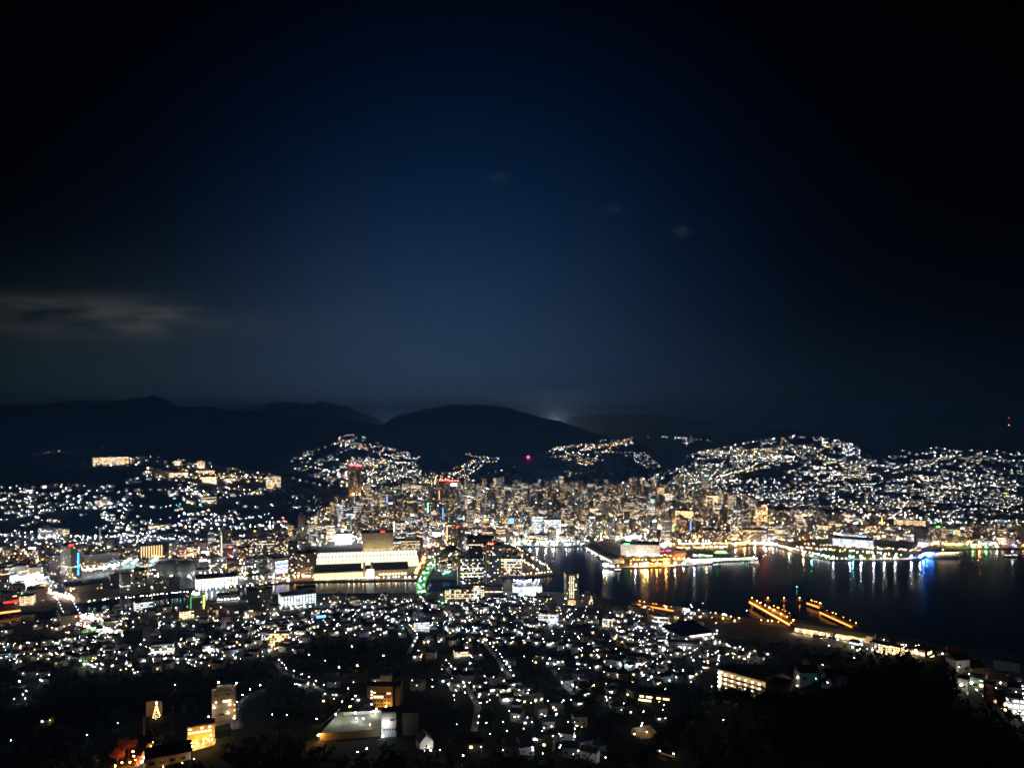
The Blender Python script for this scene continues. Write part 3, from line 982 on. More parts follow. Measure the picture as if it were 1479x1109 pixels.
building('retail_store', 'wide store glowing pinkish white along the far river bank', 'shop', 285, 342, 847, 834, 42, style((.7, .64, .62), .95, 1, .25, 3.2, 6), .05, G3, phrase='glowing white store')  # window cells glow all over in place of floodlit walls
for u in range(290, 344, 8):
    light(u, 848.5, 'white', 2, 7)
t = building('office_building', 'office block with rows of blue and white lit signs on its front', 'offices', 394, 417, 833, 805, 26, style(W_WHITE, .2, .0, .1), .45, G3, phrase='blue striped office')
for i, hue in enumerate(('violet', 'white', 'violet', 'white', 'blue', 'white')):
    part_box(t, 'light_band', NEON[hue], 2.5, -.3, 8 + i * 4.4, t['w'] - 7, .4, 1.5)
building('apartment_tower', 'narrow brown tower left of the station', 'apartments', 417, 430, 826, 783, 22, style(W_BROWN, .05), .1, G3)
building('office_building', 'dark grey office with scattered lit windows at the station end', 'offices', 430, 456, 833, 798, 40, style(W_GREY, .10, .0, .8), .0, G3, roof=ROOFD)
lights(410, 834, 456, 835, 16, GOLDMIX, 1, 5)
lights(398, 837, 456, 837, 14, 'amber', 1, 5)


def railway_station():
    """long station: glazed lower hall, dark eaves roof, bright arched train shed roof behind"""
    d = F * (CZ - G3) / 235.0
    k = d / F
    uc = 531
    HALL = glow('hall_glass', (1.0, .74, .36), 1.0)
    t = thing('railway_station', 'long railway station with glowing white shed roof and bright glazed front', 'station', ((uc - U0) * k, d, G3), face_cam(uc))
    X = lambda u: (u - uc) * k
    LM.append(('long bright station', 531, 812))
    part_box(t, 'glazed_hall', HALL, (X(456) + X(540)) / 2, 10, 0.2, X(540) - X(456), 18, 13)
    part_box(t, 'plinth_band', BEIGE, (X(456) + X(540)) / 2, 9.5, 13.3, X(540) - X(456), 19, 3.2)
    part_box(t, 'glazed_hall', glow('station_white', (1, .92, .75), 1.6), (X(530) + X(540)) / 2, -1, 0.2, X(540) - X(530), 2, 18)
    part_box(t, 'side_hall', mat('station_brown', (.30, .24, .18), noise=.2), (X(540.5) + X(588)) / 2, 10, 0.2, X(588) - X(540.5), 18, 15)
    for i in range(9):
        u = 549 + i * 4.5
        flood(t, X(u), -1.6, 7.5, 'warm', 0, 1.3, 'wall_light')
    for i in range(26):
        part_box(t, 'column', BEIGE, X(457 + i * 3.2), -.2, 0, .8, .8, 13.2)
    b = MB()
    for u0, u1 in ((455, 522), (538, 590)):
        b.face([(X(u0), -3, 17.0), (X(u1), -3, 17.0), (X(u1), 46, 23), (X(u0), 46, 23)])
        b.face([(X(u0), -3, 16.2), (X(u0), 46, 22), (X(u1), 46, 22), (X(u1), -3, 16.2)])
        b.face([(X(u0), -3, 16.2), (X(u1), -3, 16.2), (X(u1), -3, 17), (X(u0), -3, 17)])
    b.build('front_roof', mat('station_roof', (.13, .11, .08), noise=.3), t)
    part_box(t, 'gable_tower', CREAM, X(526), 4, 0, 4, 10, 31)
    part_box(t, 'gable_tower', CREAM, X(536.5), 4, 0, 4, 10, 31)
    part_box(t, 'link_roof', ROOFD, X(531), 20, 19, X(536) - X(527), 30, 1)
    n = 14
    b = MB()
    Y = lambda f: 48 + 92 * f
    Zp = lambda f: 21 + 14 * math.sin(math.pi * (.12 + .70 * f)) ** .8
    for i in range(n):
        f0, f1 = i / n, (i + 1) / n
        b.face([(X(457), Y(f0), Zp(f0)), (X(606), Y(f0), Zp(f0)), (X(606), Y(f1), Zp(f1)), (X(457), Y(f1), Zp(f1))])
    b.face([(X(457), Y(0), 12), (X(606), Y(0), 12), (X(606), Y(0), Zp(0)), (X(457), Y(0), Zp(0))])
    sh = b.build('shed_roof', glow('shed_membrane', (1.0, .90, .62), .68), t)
    for k2 in range(30):
        u = 459 + k2 * 5.05
        b = MB()
        for i in range(n):
            f0, f1 = i / n, (i + 1) / n
            b.tube((X(u), Y(f0), Zp(f0) + .3), (X(u), Y(f1), Zp(f1) + .3), .8, n=4)
        b.build('rib', mat('rib_steel', (.12, .11, .08)), t)
    for v in (.10, .42):
        b = MB(); b.tube((X(457), Y(v), Zp(v) + .5), (X(606), Y(v), Zp(v) + .5), .9, n=4)
        b.build('edge_light', glow('shed_edge', (1, .97, .88), 3.0), t)
    part_box(t, 'end_wall', WHITE, X(607), 94, 0, 1.5, 92, 24)
    FOOT.extend([(t.location.x + X(u), d + yy, 30) for u in (470, 500, 531, 560, 590) for yy in (20, 70, 120)])


railway_station()
lights(456, 838, 606, 836, 30, WARMMIX, 1, 4.5)
t = building('hotel_block', 'large plain olive beige block rising behind the station roof', 'hotel', 523, 568, 797, 769, 40, style((.38, .35, .24), .0, .02), 0, G3, roof=ROOFD, phrase='olive beige block')
part_box(t, 'roof_sign', NEON['red'], 12, 3, t['h'], 10, 1, 3)
for q in (-30, -15, 0, 15, 30):
    flood(t, q, -20, 3.5, 'warm', 2, 1.9)  # lamps added out of sight behind the shed roof to brighten this wall
building('annexe_building', 'low olive wing joined to the right of the beige block', 'offices', 568, 579, 797, 781, 36, style((.36, .33, .24), .15, .1), 0, G3)
t = building('civic_hall', 'pale green hall with stepped gable roof right of the beige block', 'hall', 579, 606, 795, 780, 34, style((.5, .55, .42), .5, .3, .8, 1.2), 0, G3, roof=ROOFD)
b = MB(); b.gable(0, 14, t['h'], 18, 26, 9, math.pi / 2); b.build('gable', mat('pale_green', (.4, .45, .33)), t)
building('market_pavilion', 'blindingly floodlit white pavilion behind the station', 'pavilion', 484, 508, 786, 770, 26, style((.8, .8, .8), 1, 1, .2, 4.5, 4), 0, G3, phrase='floodlit white pavilion')  # floodlight on its walls put in as glowing window cells
for i in range(10):
    light(482 + i * 3, 787, 'white', 2, 12)
    light(484 + i * 2.6, 783, 'cool', 2, 22)
building('store_building', 'low bright white store right of the station gable', 'shop', 608, 636, 779, 768, 26, style((.8, .79, .76), 1, 1, .3, 3.6, 5), 0, G3, phrase='low bright white store')
t = building('apartment_tower', 'brown tower with its left edge lit orange behind the square', 'apartments', 645, 659, 790, 757, 22, style(W_TAN, .12, .0, .8), .12, G3, phrase='orange edged tower')
part_box(t, 'light_pillar', glow('pillar_orange', (1, .48, .18), 1.4), -t['w'] / 2 + 1.2, -.3, 2, 2.2, .5, t['h'] - 5)
t = building('office_building', 'dark flat roofed hall with deep eaves behind the dark tower', 'hall', 676, 711, 800, 778, 40, style(W_DARK, .04, .1, .8), 0, G3, roof=ROOFD)
part_box(t, 'eaves_roof', ROOFD, 0, 20, t['h'] + .02, t['w'] + 6, 46, 2.5)
b = MB()
n = 12
for i in range(n):
    a0, a1 = math.pi * i / n, math.pi * (i + 1) / n
    b.face([(-26 * math.cos(a0), 0, 5 + 22 * math.sin(a0)), (-26 * math.cos(a1), 0, 5 + 22 * math.sin(a1)), (-26 * math.cos(a1), 60, 5 + 22 * math.sin(a1)), (-26 * math.cos(a0), 60, 5 + 22 * math.sin(a0))])
t = thing('sports_hall', 'dark green barrel roofed hall beside the lit square', 'hall', (*flat(660, 812, G3), G3), face_cam(660) + .25); LM.append(('barrel roofed hall', 660, 800))
b.build('roof', mat('green_roof', (.10, .14, .09)), t); part_box(t, 'wall', CONC, 0, 30, -1, 51.5, 59, 6)
FOOT.append((t.location.x, t.location.y + 30, 36))
t = building('office_slab', 'grey office slab with rows of white windows left of the dark tower', 'offices', 661, 699, 844, 806, 24, style((.30, .29, .27), .30, .25, .45, 2.2), .06, G3, roof=ROOFD, phrase='grey office slab')
part_box(t, 'stair_tower', CONC, -t['w'] / 2 + 2.5, -.6, 0, 5, 1.1, t['h'] + 3)
t = building('office_tower', 'tallest dark tower by the river with red lamps on its roof', 'tower', 699, 724, 846, 787, 30, style((.20, .19, .17), .13, .0, .6, 2.4), .1, G3, roof=ROOFD, phrase='dark red topped tower')
part_box(t, 'stair_tower', mat('tower_rib', (.45, .42, .33)), -t['w'] / 2 + 4, -1.1, 0, 3, 2, t['h'] + 2)
part_box(t, 'stair_tower', mat('tower_rib', (.45, .42, .33)), -t['w'] / 2 + 9, -1.1, 0, 1.2, 2, t['h'] + 2)
for q in (-8, -4, 0):
    beacon(t, q, 0, t['h'] + 2.5, 'red', 1.3, 1)
t = building('office_building', 'office with white striped windows on the river mouth', 'offices', 724, 752, 830, 806, 24, style((.42, .36, .30), .35, .35, .6, 2.2), -.15, G3, phrase='white striped office')
building('office_building', 'low office with bright top floor on the point of land', 'offices', 727, 746, 822, 800, 22, style((.3, .24, .2), .1, .3), -.15, G3)
t = building('bank_building', 'wide near bank building with five rows of pale windows', 'offices', 643, 684, 868, 850, 20, style((.45, .42, .33), .62, .2, .75, 1.7, 4.4), .0, phrase='wide pale windowed building')
t = building('apartment_building', 'bright block full of lit flats beside the wide pale windowed building', 'apartments', 684, 699, 867, 845, 18, style((.5, .46, .4), .7, .3, .6, 2.0))
t = building('office_building', 'grey flat roofed office with one glowing floor before the dark tower', 'offices', 700, 726, 864, 847, 20, style(W_GREY, .1, .25, .5))
t = building('floodlit_hall', 'brilliant white floodlit hall at the river mouth', 'hall', 743, 783, 861, 846, 34, style((.8, .8, .8), .9, 1, .1, 3.2, 4), .12, phrase='brilliant white hall')  # nearly every window cell emits, standing in for floodlit walls
for i in range(10):
    flood(t, -t['w'] / 2 + (i + .5) * t['w'] / 10, R.uniform(2, 30), t['h'] + 5, 'cool', 2, 1.1)
for i in range(8):
    light(742 + i * 5.6, 864, 'white', 2, 5, 2)
t = building('apartment_tower', 'pale slim tower with striped balconies alone at the water edge', 'apartments', 818, 836, 866, 829, 22, style((.55, .52, .42), .12, .0, .85, 1.6), .22, roof=CREAM, phrase='pale waterside tower')
for i in range(3):
    part_box(t, 'light_strip', glow('stair_light', (1, .84, .55), .8), -5 + i * 3.4, -.4, 2, 1.1, .5, t['h'] - 5)
t = building('parking_garage', 'small yellow lit block at the foot of the waterside tower', 'garage', 820, 831, 874, 866, 10, style((.5, .4, .2), .8, .5, 1, 2.4), 0, pent=False)
light(826, 876, 'amber', 2, 4, 2); light(817, 868, 'white', 2, 5, 2); light(841, 870, 'white', 1, 5, 2)


def green_bridge():
    """road bridge and its approach curve, deck and parapets lit green"""
    line = [flat(u, v, 6) for u, v in ((648, 874), (634, 871.5), (622, 868), (612, 861), (608, 852), (608.5, 843), (612, 834), (618, 824), (627, 812), (640, 801))]
    pts = []
    for i in range(len(line) - 1):
        for k in range(4):
            a = Vector(line[max(i - 1, 0)]); b0 = Vector(line[i]); c = Vector(line[i + 1]); e = Vector(line[min(i + 2, len(line) - 1)])
            f = k / 4
            pts.append(.5 * ((2 * b0) + (c - a) * f + (2 * a - 5 * b0 + 4 * c - e) * f * f + (3 * b0 - a - 3 * c + e) * f ** 3))
    pts.append(Vector(line[-1]))
    t = thing('road_bridge', 'curving river bridge bathed in green light', 'bridge', (0, 0, 0))
    LM.append(('green lit bridge', 612, 850))
    dk, pr, tb = MB(), [MB(), MB()], MB()
    for i in range(len(pts) - 1):
        p, q = pts[i], pts[i + 1]
        n = Vector((-(q - p).y, (q - p).x)).normalized() * 8.5
        dk.face([(p.x + n.x, p.y + n.y, 6), (p.x - n.x, p.y - n.y, 6), (q.x - n.x, q.y - n.y, 6), (q.x + n.x, q.y + n.y, 6)])
        for s in (0, 1):
            m = n if s else -n
            pr[s].tube((p.x + m.x, p.y + m.y, 7.2), (q.x + m.x, q.y + m.y, 7.2), .30, n=5)
            pr[s].face([(p.x + m.x, p.y + m.y, 4), (q.x + m.x, q.y + m.y, 4), (q.x + m.x, q.y + m.y, 7), (p.x + m.x, p.y + m.y, 7)])
        for m in (n, -n):
            tb.tube((p.x + m.x * .93, p.y + m.y * .93, 7.0), (q.x + m.x * .93, q.y + m.y * .93, 7.0), .28, n=4)
            if i % 4 == 2:
                b = MB(); b.octa((p.x + m.x * .6, p.y + m.y * .6, 10), .55)
                b.build('bridge_lamp', lampmat('green', 4), t)
    dk.build('deck', mat('bridge_deck', (.45, .5, .42)), t)
    tb.build('glow_strip', glow('bridge_green', (.14, 1.0, .05), .45), t)  # strips added along the parapets to wash the deck green
    for s in (0, 1):
        pr[s].build('parapet', CONC, t)
    for i in range(14, 26, 4):
        b = MB(); b.box(pts[i].x, pts[i].y, -3, 12, 3, 8.9, uv=False); b.build('pier', CONC, t)


green_bridge()
for a in ((607, 856), (607, 846), (610, 862), (613, 834), (618, 828), (622, 820), (628, 806)):
    light(a[0], a[1], 'cool', 2, 10, 1, 6)
lights(600, 829, 614, 806, 26, 'orange', 1, 4, jit=2.5, ground=G3)
lights(600, 829, 614, 806, 10, 'amber', 2, 4, jit=2.5, ground=G3)
lights(612, 800, 628, 788, 34, (('red', 5), ('amber', 4), ('white', 5), ('orange', 3)), 1, 4, jit=4, ground=G3)
lights(628, 822, 655, 800, 22, (('cool', 4), ('teal', 4), ('white', 4), ('blue', 2)), 1, 6, jit=5, ground=G3)
lights(640, 832, 650, 828, 6, 'teal', 1, 5, ground=G3)
# the park on the point: two golden rows of lamps
lights(744, 792, 797, 826, 26, WARMMIX, 0, 5, jit=2, ground=G3)
lights(740, 800, 780, 828, 24, GOLDMIX, 1, 5, jit=2, ground=G3)
lights(752, 832.5, 797, 829, 12, WARMMIX, 0, 5, jit=.4, ground=G3)

# --- west river bank, near side
t = building('hospital_building', 'long white building with bright bands along every floor', 'hospital', 408, 456, 879, 858, 30, style(W_WHITE, .3, .95, .12, 2.2, 5), .22, roof=WHITE, phrase='white banded hospital')
for i in range(7):
    light(406 + i * 7, 881, 'white', 2, 6, 2)
t = building('warehouse', 'low box shaped building with pale walls and a red end by the river', 'warehouse', 429, 456, 858, 849, 26, style((.5, .56, .5), .0), 0, pent=False, roof=ROOFD)
part_box(t, 'red_panel', mat('red_panel', (.6, .10, .10)), t['w'] / 2 - 3.5, -.25, 0, 7, .4, t['h'] - 1.5)
light(440, 860, 'cool', 2, 8, 2)
t = building('amusement_hall', 'hall outlined in green neon below a cluster of white lamps', 'arcade', 276, 296, 880, 860, 26, style((.35, .42, .3), .1), .3, roof=ROOFD, phrase='green neon hall')
w, h = t['w'], t['h']
for q in (-w / 2, w / 2):
    part_box(t, 'neon_strip', glow('neon_dull', (.15, 1, .2), .7), q, -.4, 1, .6, .5, h - 1)
part_box(t, 'neon_strip', glow('neon_dull', (.15, 1, .2), .7), 0, -.4, h - 2, w, .5, .5)
part_box(t, 'neon_strip', NEON['yellow'], w / 2 - 2.5, -.6, 0, .8, .5, h)
for i in range(9):
    flood(t, R.uniform(-8, 4), R.uniform(2, 12), h + 2.5, 'white', 1, 1.0, 'roof_lamp')
t = building('office_building', 'grey green office with a row of white spotlights on its lower edge', 'offices', 314, 346, 868, 858, 18, style(W_DARK, .02), 0, roof=ROOFD)
for i in range(7):
    flood(t, -t['w'] / 2 + (i + .5) * t['w'] / 7, -1.2, 4, 'white', 1, .8, 'spotlight')
building('apartment_building', 'olive slab with blank gridded walls on the near river bank', 'apartments', 357, 392, 871, 851, 18, style((.30, .32, .24), .05), .0, roof=ROOFD)
building('apartment_building', 'pale narrow block with one lit stair beside a yellow house', 'apartments', 225, 235, 897, 883, 14, style(W_CREAM, .2), .2)
t = building('guest_house', 'house with large yellow windows below the green neon hall', 'guest house', 261, 280, 894, 882, 12, style((.3, .25, .15), .8, .4, 1, 3.0, 4.5), .1, pent=False)
t = building('low_store', 'grey low store with bluish windows by the near river bank', 'shop', 196, 219, 884, 869, 18, style(W_GREY, .5, .2, .1), .1)
building('apartment_building', 'dark unlit slab standing among the shop lamps', 'apartments', 181, 216, 931, 912, 14, style((.05, .05, .05), 0), .1, roof=ROOFD)
building('apartment_building', 'narrow pale slab attached to the dark unlit one', 'apartments', 207, 217, 932, 904, 16, style(W_GREY, .03), .1)
building('apartment_building', 'olive block with few windows beside the brightest shop forecourt', 'apartments', 90, 113, 905, 888, 18, style((.36, .38, .25), .04, .0), .1, phrase='olive riverside block')
t = building('pachinko_hall', 'dark building with a glowing red band across its front', 'arcade', 8, 29, 874, 855, 26, style((.32, .31, .29), .05), .15, G3, roof=ROOFD, phrase='red banded building')
part_box(t, 'neon_band', glow('neon_red_dim', (1, .03, .02), 1.3), 0, -.4, 5, t['w'], .5, 3.5)
building('office_building', 'grey office left of the crossing with rows of pale ledges', 'offices', 45, 66, 868, 850, 24, style(W_GREY, .04, .1), .2, G3)
t = building('bowling_hall', 'low hall with an orange red roof sign by the crossing', 'hall', 46, 70, 858, 848, 24, style(W_TAN, .1), .2, G3)
part_box(t, 'roof_sign', NEON['orange'], 4, 2, t['h'], 10, 1, 3)
building('apartment_tower', 'tall white slab with fine window grid by the rail depot', 'apartments', 176, 188, 856, 828, 18, style(W_WHITE, .12, .1, .3), .2, G3, phrase='white gridded slab')
t = building('rail_depot', 'broad dark roofed depot behind a row of white lamps', 'depot', 100, 172, 852, 843, 46, style((.22, .22, .26), .05), .12, G3, roof=ROOFD)
lights(97, 836.5, 134, 832, 22, 'cool', 2, 16, jit=.4, ground=G3); lights(134, 832, 172, 827, 24, 'cool', 2, 16, jit=.4, ground=G3)
for u, v in ((100, 841), (112, 840), (124, 838), (136, 837), (148, 835), (160, 834), (172, 832), (30, 850), (45, 848), (60, 846)):
    FOOT.append((*flat(u, v, G3), 20)); lights(25, 845, 62, 841, 24, 'cool', 2, 13, jit=.4, ground=G3)
lights(32, 840, 58, 832, 34, GOLDMIX, 1, 8, jit=4, ground=G3)
t = building('apartment_tower', 'dark slab with its right edge lit in small red lamps', 'apartments', 160, 175, 850, 829, 16, style(W_DARK, .05), .15, G3)
part_box(t, 'light_strip', NEON['warm'], t['w'] / 2 - .8, -.4, 2, 1.2, .5, t['h'] - 4)
for a in ((5, 40, 838, 818, W_BROWN, 'brown block west of the amber lit yard'), (60, 78, 822, 812, W_TAN, 'small tan block north of the amber lit yard'), (123, 147, 818, 800, W_GREY, 'grey block with pale front beyond the blue neon hotel'), (150, 170, 815, 797, W_TAN, 'tan block with an orange lit corner beyond the neon hotel'),
          (182, 198, 808, 790, W_BROWN, 'brown office with bright ground floor left of the orange pillars')):
    building('office_building', a[5], 'offices', a[0], a[1], a[2], a[3], 22, style(a[4], .08, .08, .8), R.uniform(0, .4), G3)
t = thing('sports_ground', 'small floodlit sports ground glowing greenish white', 'sports ground', (*flat(204, 818, G3), G3), face_cam(204) + .1); LM.append(('floodlit sports ground', 204, 815))
part_box(t, 'pitch', mat('pitch_surface', (.35, .45, .33)), 0, 20, 0, 78, 60, .2)
part_box(t, 'stand_wall', WHITE, 0, 52, 0, 80, 3, 9)
for i in range(12):
    flood(t, -36 + i * 6.5, 2 + (i % 3) * 20, 9, 'cool', 2, 1.1)
FOOT.append((t.location.x, t.location.y + 25, 48))
t = thing('road_bridge', 'broad road bridge crowded with lamps and cars at the river crossing', 'bridge', (0, 0, 0)); LM.append(('broad crossing bridge', 98, 882))
p, q = Vector(flat(92, 868, 5)), Vector(flat(108, 900, 5))
m, L, ang = (p + q) / 2, (q - p).length, math.atan2((q - p).y, (q - p).x)
b = MB(); b.box(m.x, m.y, 3.2, L + 30, 24, 1.8, ang, uv=False, bottom=True); b.build('deck', mat('bridge_asphalt', (.09, .09, .09), noise=.3), t)
nn = Vector((-(q - p).y, (q - p).x)).normalized()
for s in (-1, 1):
    c = m + nn * 11.8 * s
    b = MB(); b.box(c.x, c.y, 5.01, L + 28, .4, 1.1, ang, uv=False); b.build('parapet', CONC, t)
for f in (.3, .55, .8):
    c = p + (q - p) * f
    b = MB(); b.box(c.x, c.y, -3, 3, 20, 6.1, ang, uv=False); b.build('pier', CONC, t)
for k in range(14):
    c = p + (q - p) * ((k // 2 + .5) / 7) + nn * (10.5 if k % 2 else -10.5)
    b = MB(); b.tube((c.x, c.y, 5), (c.x, c.y, 12), .15, n=5); b.build('lamp_post', DARK, t)
    b = MB(); b.octa((c.x, c.y, 12.3), .6); b.build('bridge_lamp', lampmat('white' if k % 3 else 'mint', 0), t)
FOOT.append((*flat(92, 866, G3), 34)); FOOT.append((*flat(84, 859, G3), 26)); FOOT.append((*flat(110, 900, G3), 26))
lights(70, 857, 104, 868, 60, (('white', 6), ('red', 3), ('amber', 2), ('mint', 2)), 1, 5, jit=4, ground=G3); lights(78, 862, 104, 870, 12, 'white', 1, 7, jit=5, ground=G3)
lights(113, 893, 165, 905, 60, (('white', 6), ('cool', 3), ('mint', 2), ('red', 1), ('warm', 2)), 1, 6, cls=1, jit=6); lights(100, 905, 170, 918, 40, (('white', 5), ('warm', 4), ('red', 1), ('amber', 2), ('green', 1)), 1, 6, cls=1, jit=6)
t = thing('orange_footbridge', 'covered footbridge glowing orange across the river', 'footbridge', (0, 0, 0)); LM.append(('orange footbridge', 12, 884))
p, q = flat(-60, 893, 8), flat(31, 881, 8)
b = MB(); b.tube((*p, 8), (*q, 8), 2.6, n=8); b.build('deck', CONC, t)
b = MB(); b.tube((p[0], p[1] - 2.9, 8.5), (q[0], q[1] - 2.9, 8.5), 1.6, n=6); b.build('glow_strip', glow('foot_orange', (1, .36, .08), 1.3), t)
for f in (.2, .5, .8):
    b = MB(); b.tube((p[0] + (q[0] - p[0]) * f, p[1] + (q[1] - p[1]) * f, -3), (p[0] + (q[0] - p[0]) * f, p[1] + (q[1] - p[1]) * f, 6), 1.2, n=8); b.build('pier', CONC, t)


def rail_viaduct():
    t = thing('rail_viaduct', 'long grey elevated railway behind the gas holders', 'viaduct', (0, 0, 0)); LM.append(('grey rail viaduct', 290, 805))
    pts = [Vector(flat(u, v, 11)) for u, v in ((160, 811), (200, 808), (250, 807), (300, 806), (350, 805.5), (392, 806), (440, 809))]
    b = MB()
    for p, q in zip(pts[:-1], pts[1:]):
        n = Vector((-(q - p).y, (q - p).x)).normalized() * 6
        b.face([(p.x - n.x, p.y - n.y, 11), (q.x - n.x, q.y - n.y, 11), (q.x + n.x, q.y + n.y, 11), (p.x + n.x, p.y + n.y, 11)])
        b.face([(p.x - n.x, p.y - n.y, 8.5), (q.x - n.x, q.y - n.y, 8.5), (q.x - n.x, q.y - n.y, 12.5), (p.x - n.x, p.y - n.y, 12.5)])
        b.face([(p.x + n.x, p.y + n.y, 8.5), (q.x + n.x, q.y + n.y, 8.5), (q.x + n.x, q.y + n.y, 12.5), (p.x + n.x, p.y + n.y, 12.5)])
    b.build('deck', CONC, t)
    for p, q in zip(pts[:-1], pts[1:]):
        k = max(2, int((q - p).length / 30))
        for i in range(k):
            c = p + (q - p) * (i / k)
            b = MB(); b.box(c.x, c.y, 0, 6, 2.5, 8.4, uv=False); b.build('pier', CONC, t)


rail_viaduct()
lights(330, 815, 360, 812, 14, 'amber', 1, 7, jit=.8, ground=G3); lights(300, 821, 352, 817, 22, 'amber', 1, 6, jit=.8, ground=G3); lights(346, 828, 372, 837, 16, 'amber', 1, 6, jit=1, ground=G3)
lights(356, 834, 420, 840, 26, WARMMIX, 1, 5, jit=1.5, ground=G3); lights(125, 872.5, 420, 842.5, 70, CITYMIX, 0, 5, jit=.6, ground=G3)
lights(262, 805, 300, 803, 20, (('red', 3), ('orange', 4), ('white', 3)), 1, 5, jit=.6, ground=G3); lights(290, 802, 305, 799, 14, 'white', 2, 6, jit=2, ground=G3)
lights(314, 803, 352, 796, 26, GOLDMIX, 1, 6, jit=2.5, ground=G3); lights(205, 806, 236, 806, 14, 'orange', 1, 5, jit=.5, ground=G3)

# --- north hill: larger lit buildings on the slope
for a in ((138, 183, 673, 660, 22, style(W_CREAM, .9, .3, .8, 2.2, 5), 'long school with every window lit near the hilltop', 'hilltop school'),
          (220, 243, 689, 679, 22, style((.34, .33, .24), .03), 'plain olive box high on the northern hill', None), (246, 271, 688, 682, 18, style(W_CREAM, .9, .8, .9, 2.4, 5), 'low hillside building with a continuous yellow band', None),
          (287, 309, 684, 679, 20, style(W_CREAM, .5, .3, .9, 2), 'pale three storey block under the brightest hill lamp', None), (293, 312, 697, 688, 20, style(W_CREAM, .9, .8, .9, 3.4, 5), 'glaring yellow white block on the northern hillside', 'glaring hillside block'),
          (323, 335, 697, 691, 14, style(W_CREAM, .7, .5, .9, 2.5), 'small yellow lit block right of the glaring one', None), (217, 241, 764, 758, 16, style((.5, .5, .3), .95, 1, .9, 2.4, 5), 'low long yellow lit gymnasium halfway up the northern hill', 'yellow hillside gymnasium'),
          (386, 405, 706, 687, 22, style((.6, .52, .46), .55, .2, .8, 2.0, 5), 'pinkish block glowing at the end of the wooded spur', 'block on the wooded spur'),
          (253, 262, 672, 665, 14, style(W_CREAM, .8, .3, .8, 2.2), 'small warm lit block along the hilltop road', None), (285, 295, 676, 666, 14, style(W_CREAM, .8, .3, .8, 2.2), 'upright warm lit block at the bend of the hilltop road', None),
          (292, 312, 727, 718, 18, style(W_TAN, .2, .2), 'dim tan block among the hillside house lamps', None), (138, 156, 731, 722, 16, style(W_CREAM, .5, .2, .6, 2), 'pale block above a row of white lamps on the northern hill', None)):
    t = building('hillside_building', a[6], 'building', a[0], a[1], a[2], a[3], a[4], a[5], R.uniform(-.1, .2), phrase=a[7])
    flood(t, 0, -5, 4, 'warm', 1, 1.3)
t = building('apartment_row', 'white stepped apartment slabs shining at the foot of the northern hill', 'apartments', 55, 74, 777, 762, 14, style(W_WHITE, .15, .3, .4), -.5, phrase='white stepped apartments')
for k, (x0, y0) in enumerate(((14, 8), (27, 16), (40, 24))):
    b = MB(); b.style = style(W_WHITE, .15, .3, .4); b.box(x0 + 4, y0, -8, 11, 12, t['h'] + 6 - k * 2); b.build('slab_wing', FACADE, t)
for k in range(5):
    flood(t, -10 + k * 12, -8 + k * 2, 6, 'white', 1, 1.2)


def chimney(u, vb, vt, label, m=WHITE, top=None, r=2.6, ground=None):
    x, y, z = pt(u, vb)
    t = thing('chimney_stack', label, 'chimney', (x, y, z)); h = (vb - vt) * y / F
    b = MB(); b.tube((0, 0, -2), (0, 0, h), r, r * .75, 12); b.build('shaft', m, t)
    b = MB(); b.tube((0, 0, h), (0, 0, h + 1.2), r * .9, r * .9, 12); b.build('cap', DARK, t)
    if top:
        beacon(t, 0, -r, h + 1.5, top, 1.8, 1)
    LM.append(('lower capped white chimney' if 'lower cap' in label else label.split(' lit')[0].split(' with')[0].split(' beside')[0], u, (vb + vt) / 2))
    LAMPS.append((x + 5, y - 14, z, 7, 'white', 2, 0)); LAMPS.append((x - 5, y - 14, z, 20, 'white', 1, 0))


chimney(144.5, 784, 762, 'tall white chimney lit from its foot on the northern slope')
chimney(389.5, 763, 751, 'short white chimney beside its twin at the hill foot')
chimney(394.5, 763, 752, 'short white chimney with a slightly lower cap beside the red mast')
chimney(409, 763, 748, 'thin dark chimney with a red lamp on top', DARK, 'red', 1.2)

# --- twin towers and the northern valley
for u0, u1, vb, vt, lab in ((505, 513, 716, 672, 'left half of the red lamped tower pair in the valley'), (514, 522, 716, 673, 'right half of the red lamped tower pair in the valley')):
    t = building('apartment_tower', lab, 'tower', u0, u1, vb, vt, 30, style((.38, .30, .22), .12, .0, .9, 1.5), .2, pent=False)
    for q in (-.4, 0, .4):
        beacon(t, q * t['w'], 0, t['h'] + 2, 'red' if q else 'pink', 2.2, 1)
    flood(t, 0, -16, 8, 'amber', 2, 2.0)
LM.append(('red lamped valley tower pair', 513, 694))
for u0, u1, vb, vt, lab in ((634, 648, 734, 694, 'grey tower of the red lamped pair nearer the pale sign'), (649, 662, 734, 695, 'grey tower carrying a pale lit sign under its red lamps')):
    t = building('apartment_tower', lab, 'tower', u0, u1, vb, vt, 32, style((.36, .33, .28), .08, .0, .8, 1.5), .15, G3, pent=False)
    for q in (-.42, -.15, .15, .42):
        beacon(t, q * t['w'], 0, t['h'] + 2, 'red', 2.0, 1)
    if u0 > 640:
        part_box(t, 'lit_sign', GLASSC, 0, -.4, t['h'] - 16, t['w'] * .7, .5, 9)
    else:
        part_box(t, 'light_pillar', glow('pillar_orange', (1, .48, .18), 1.4), -t['w'] / 2 + 1, -.4, 3, 2.2, .6, t['h'] * .62)
LM.append(('red lamped grey tower pair', 648, 714))
x, y, z = pt(763, 664)
t = thing('hill_beacon', 'single crimson beacon glowing on the dark hill', 'beacon', (x, y, z)); LM.append(('crimson beacon', 763, 663))
b = MB(); b.tube((0, 0, -1), (0, 0, 12), .6, .4, 8); b.build('mast', DARK, t)
b = MB(); b.octa((0, 0, 14), 8.0); b.build('lamp_head', glow('crimson', (1, .02, .10), 9), t)
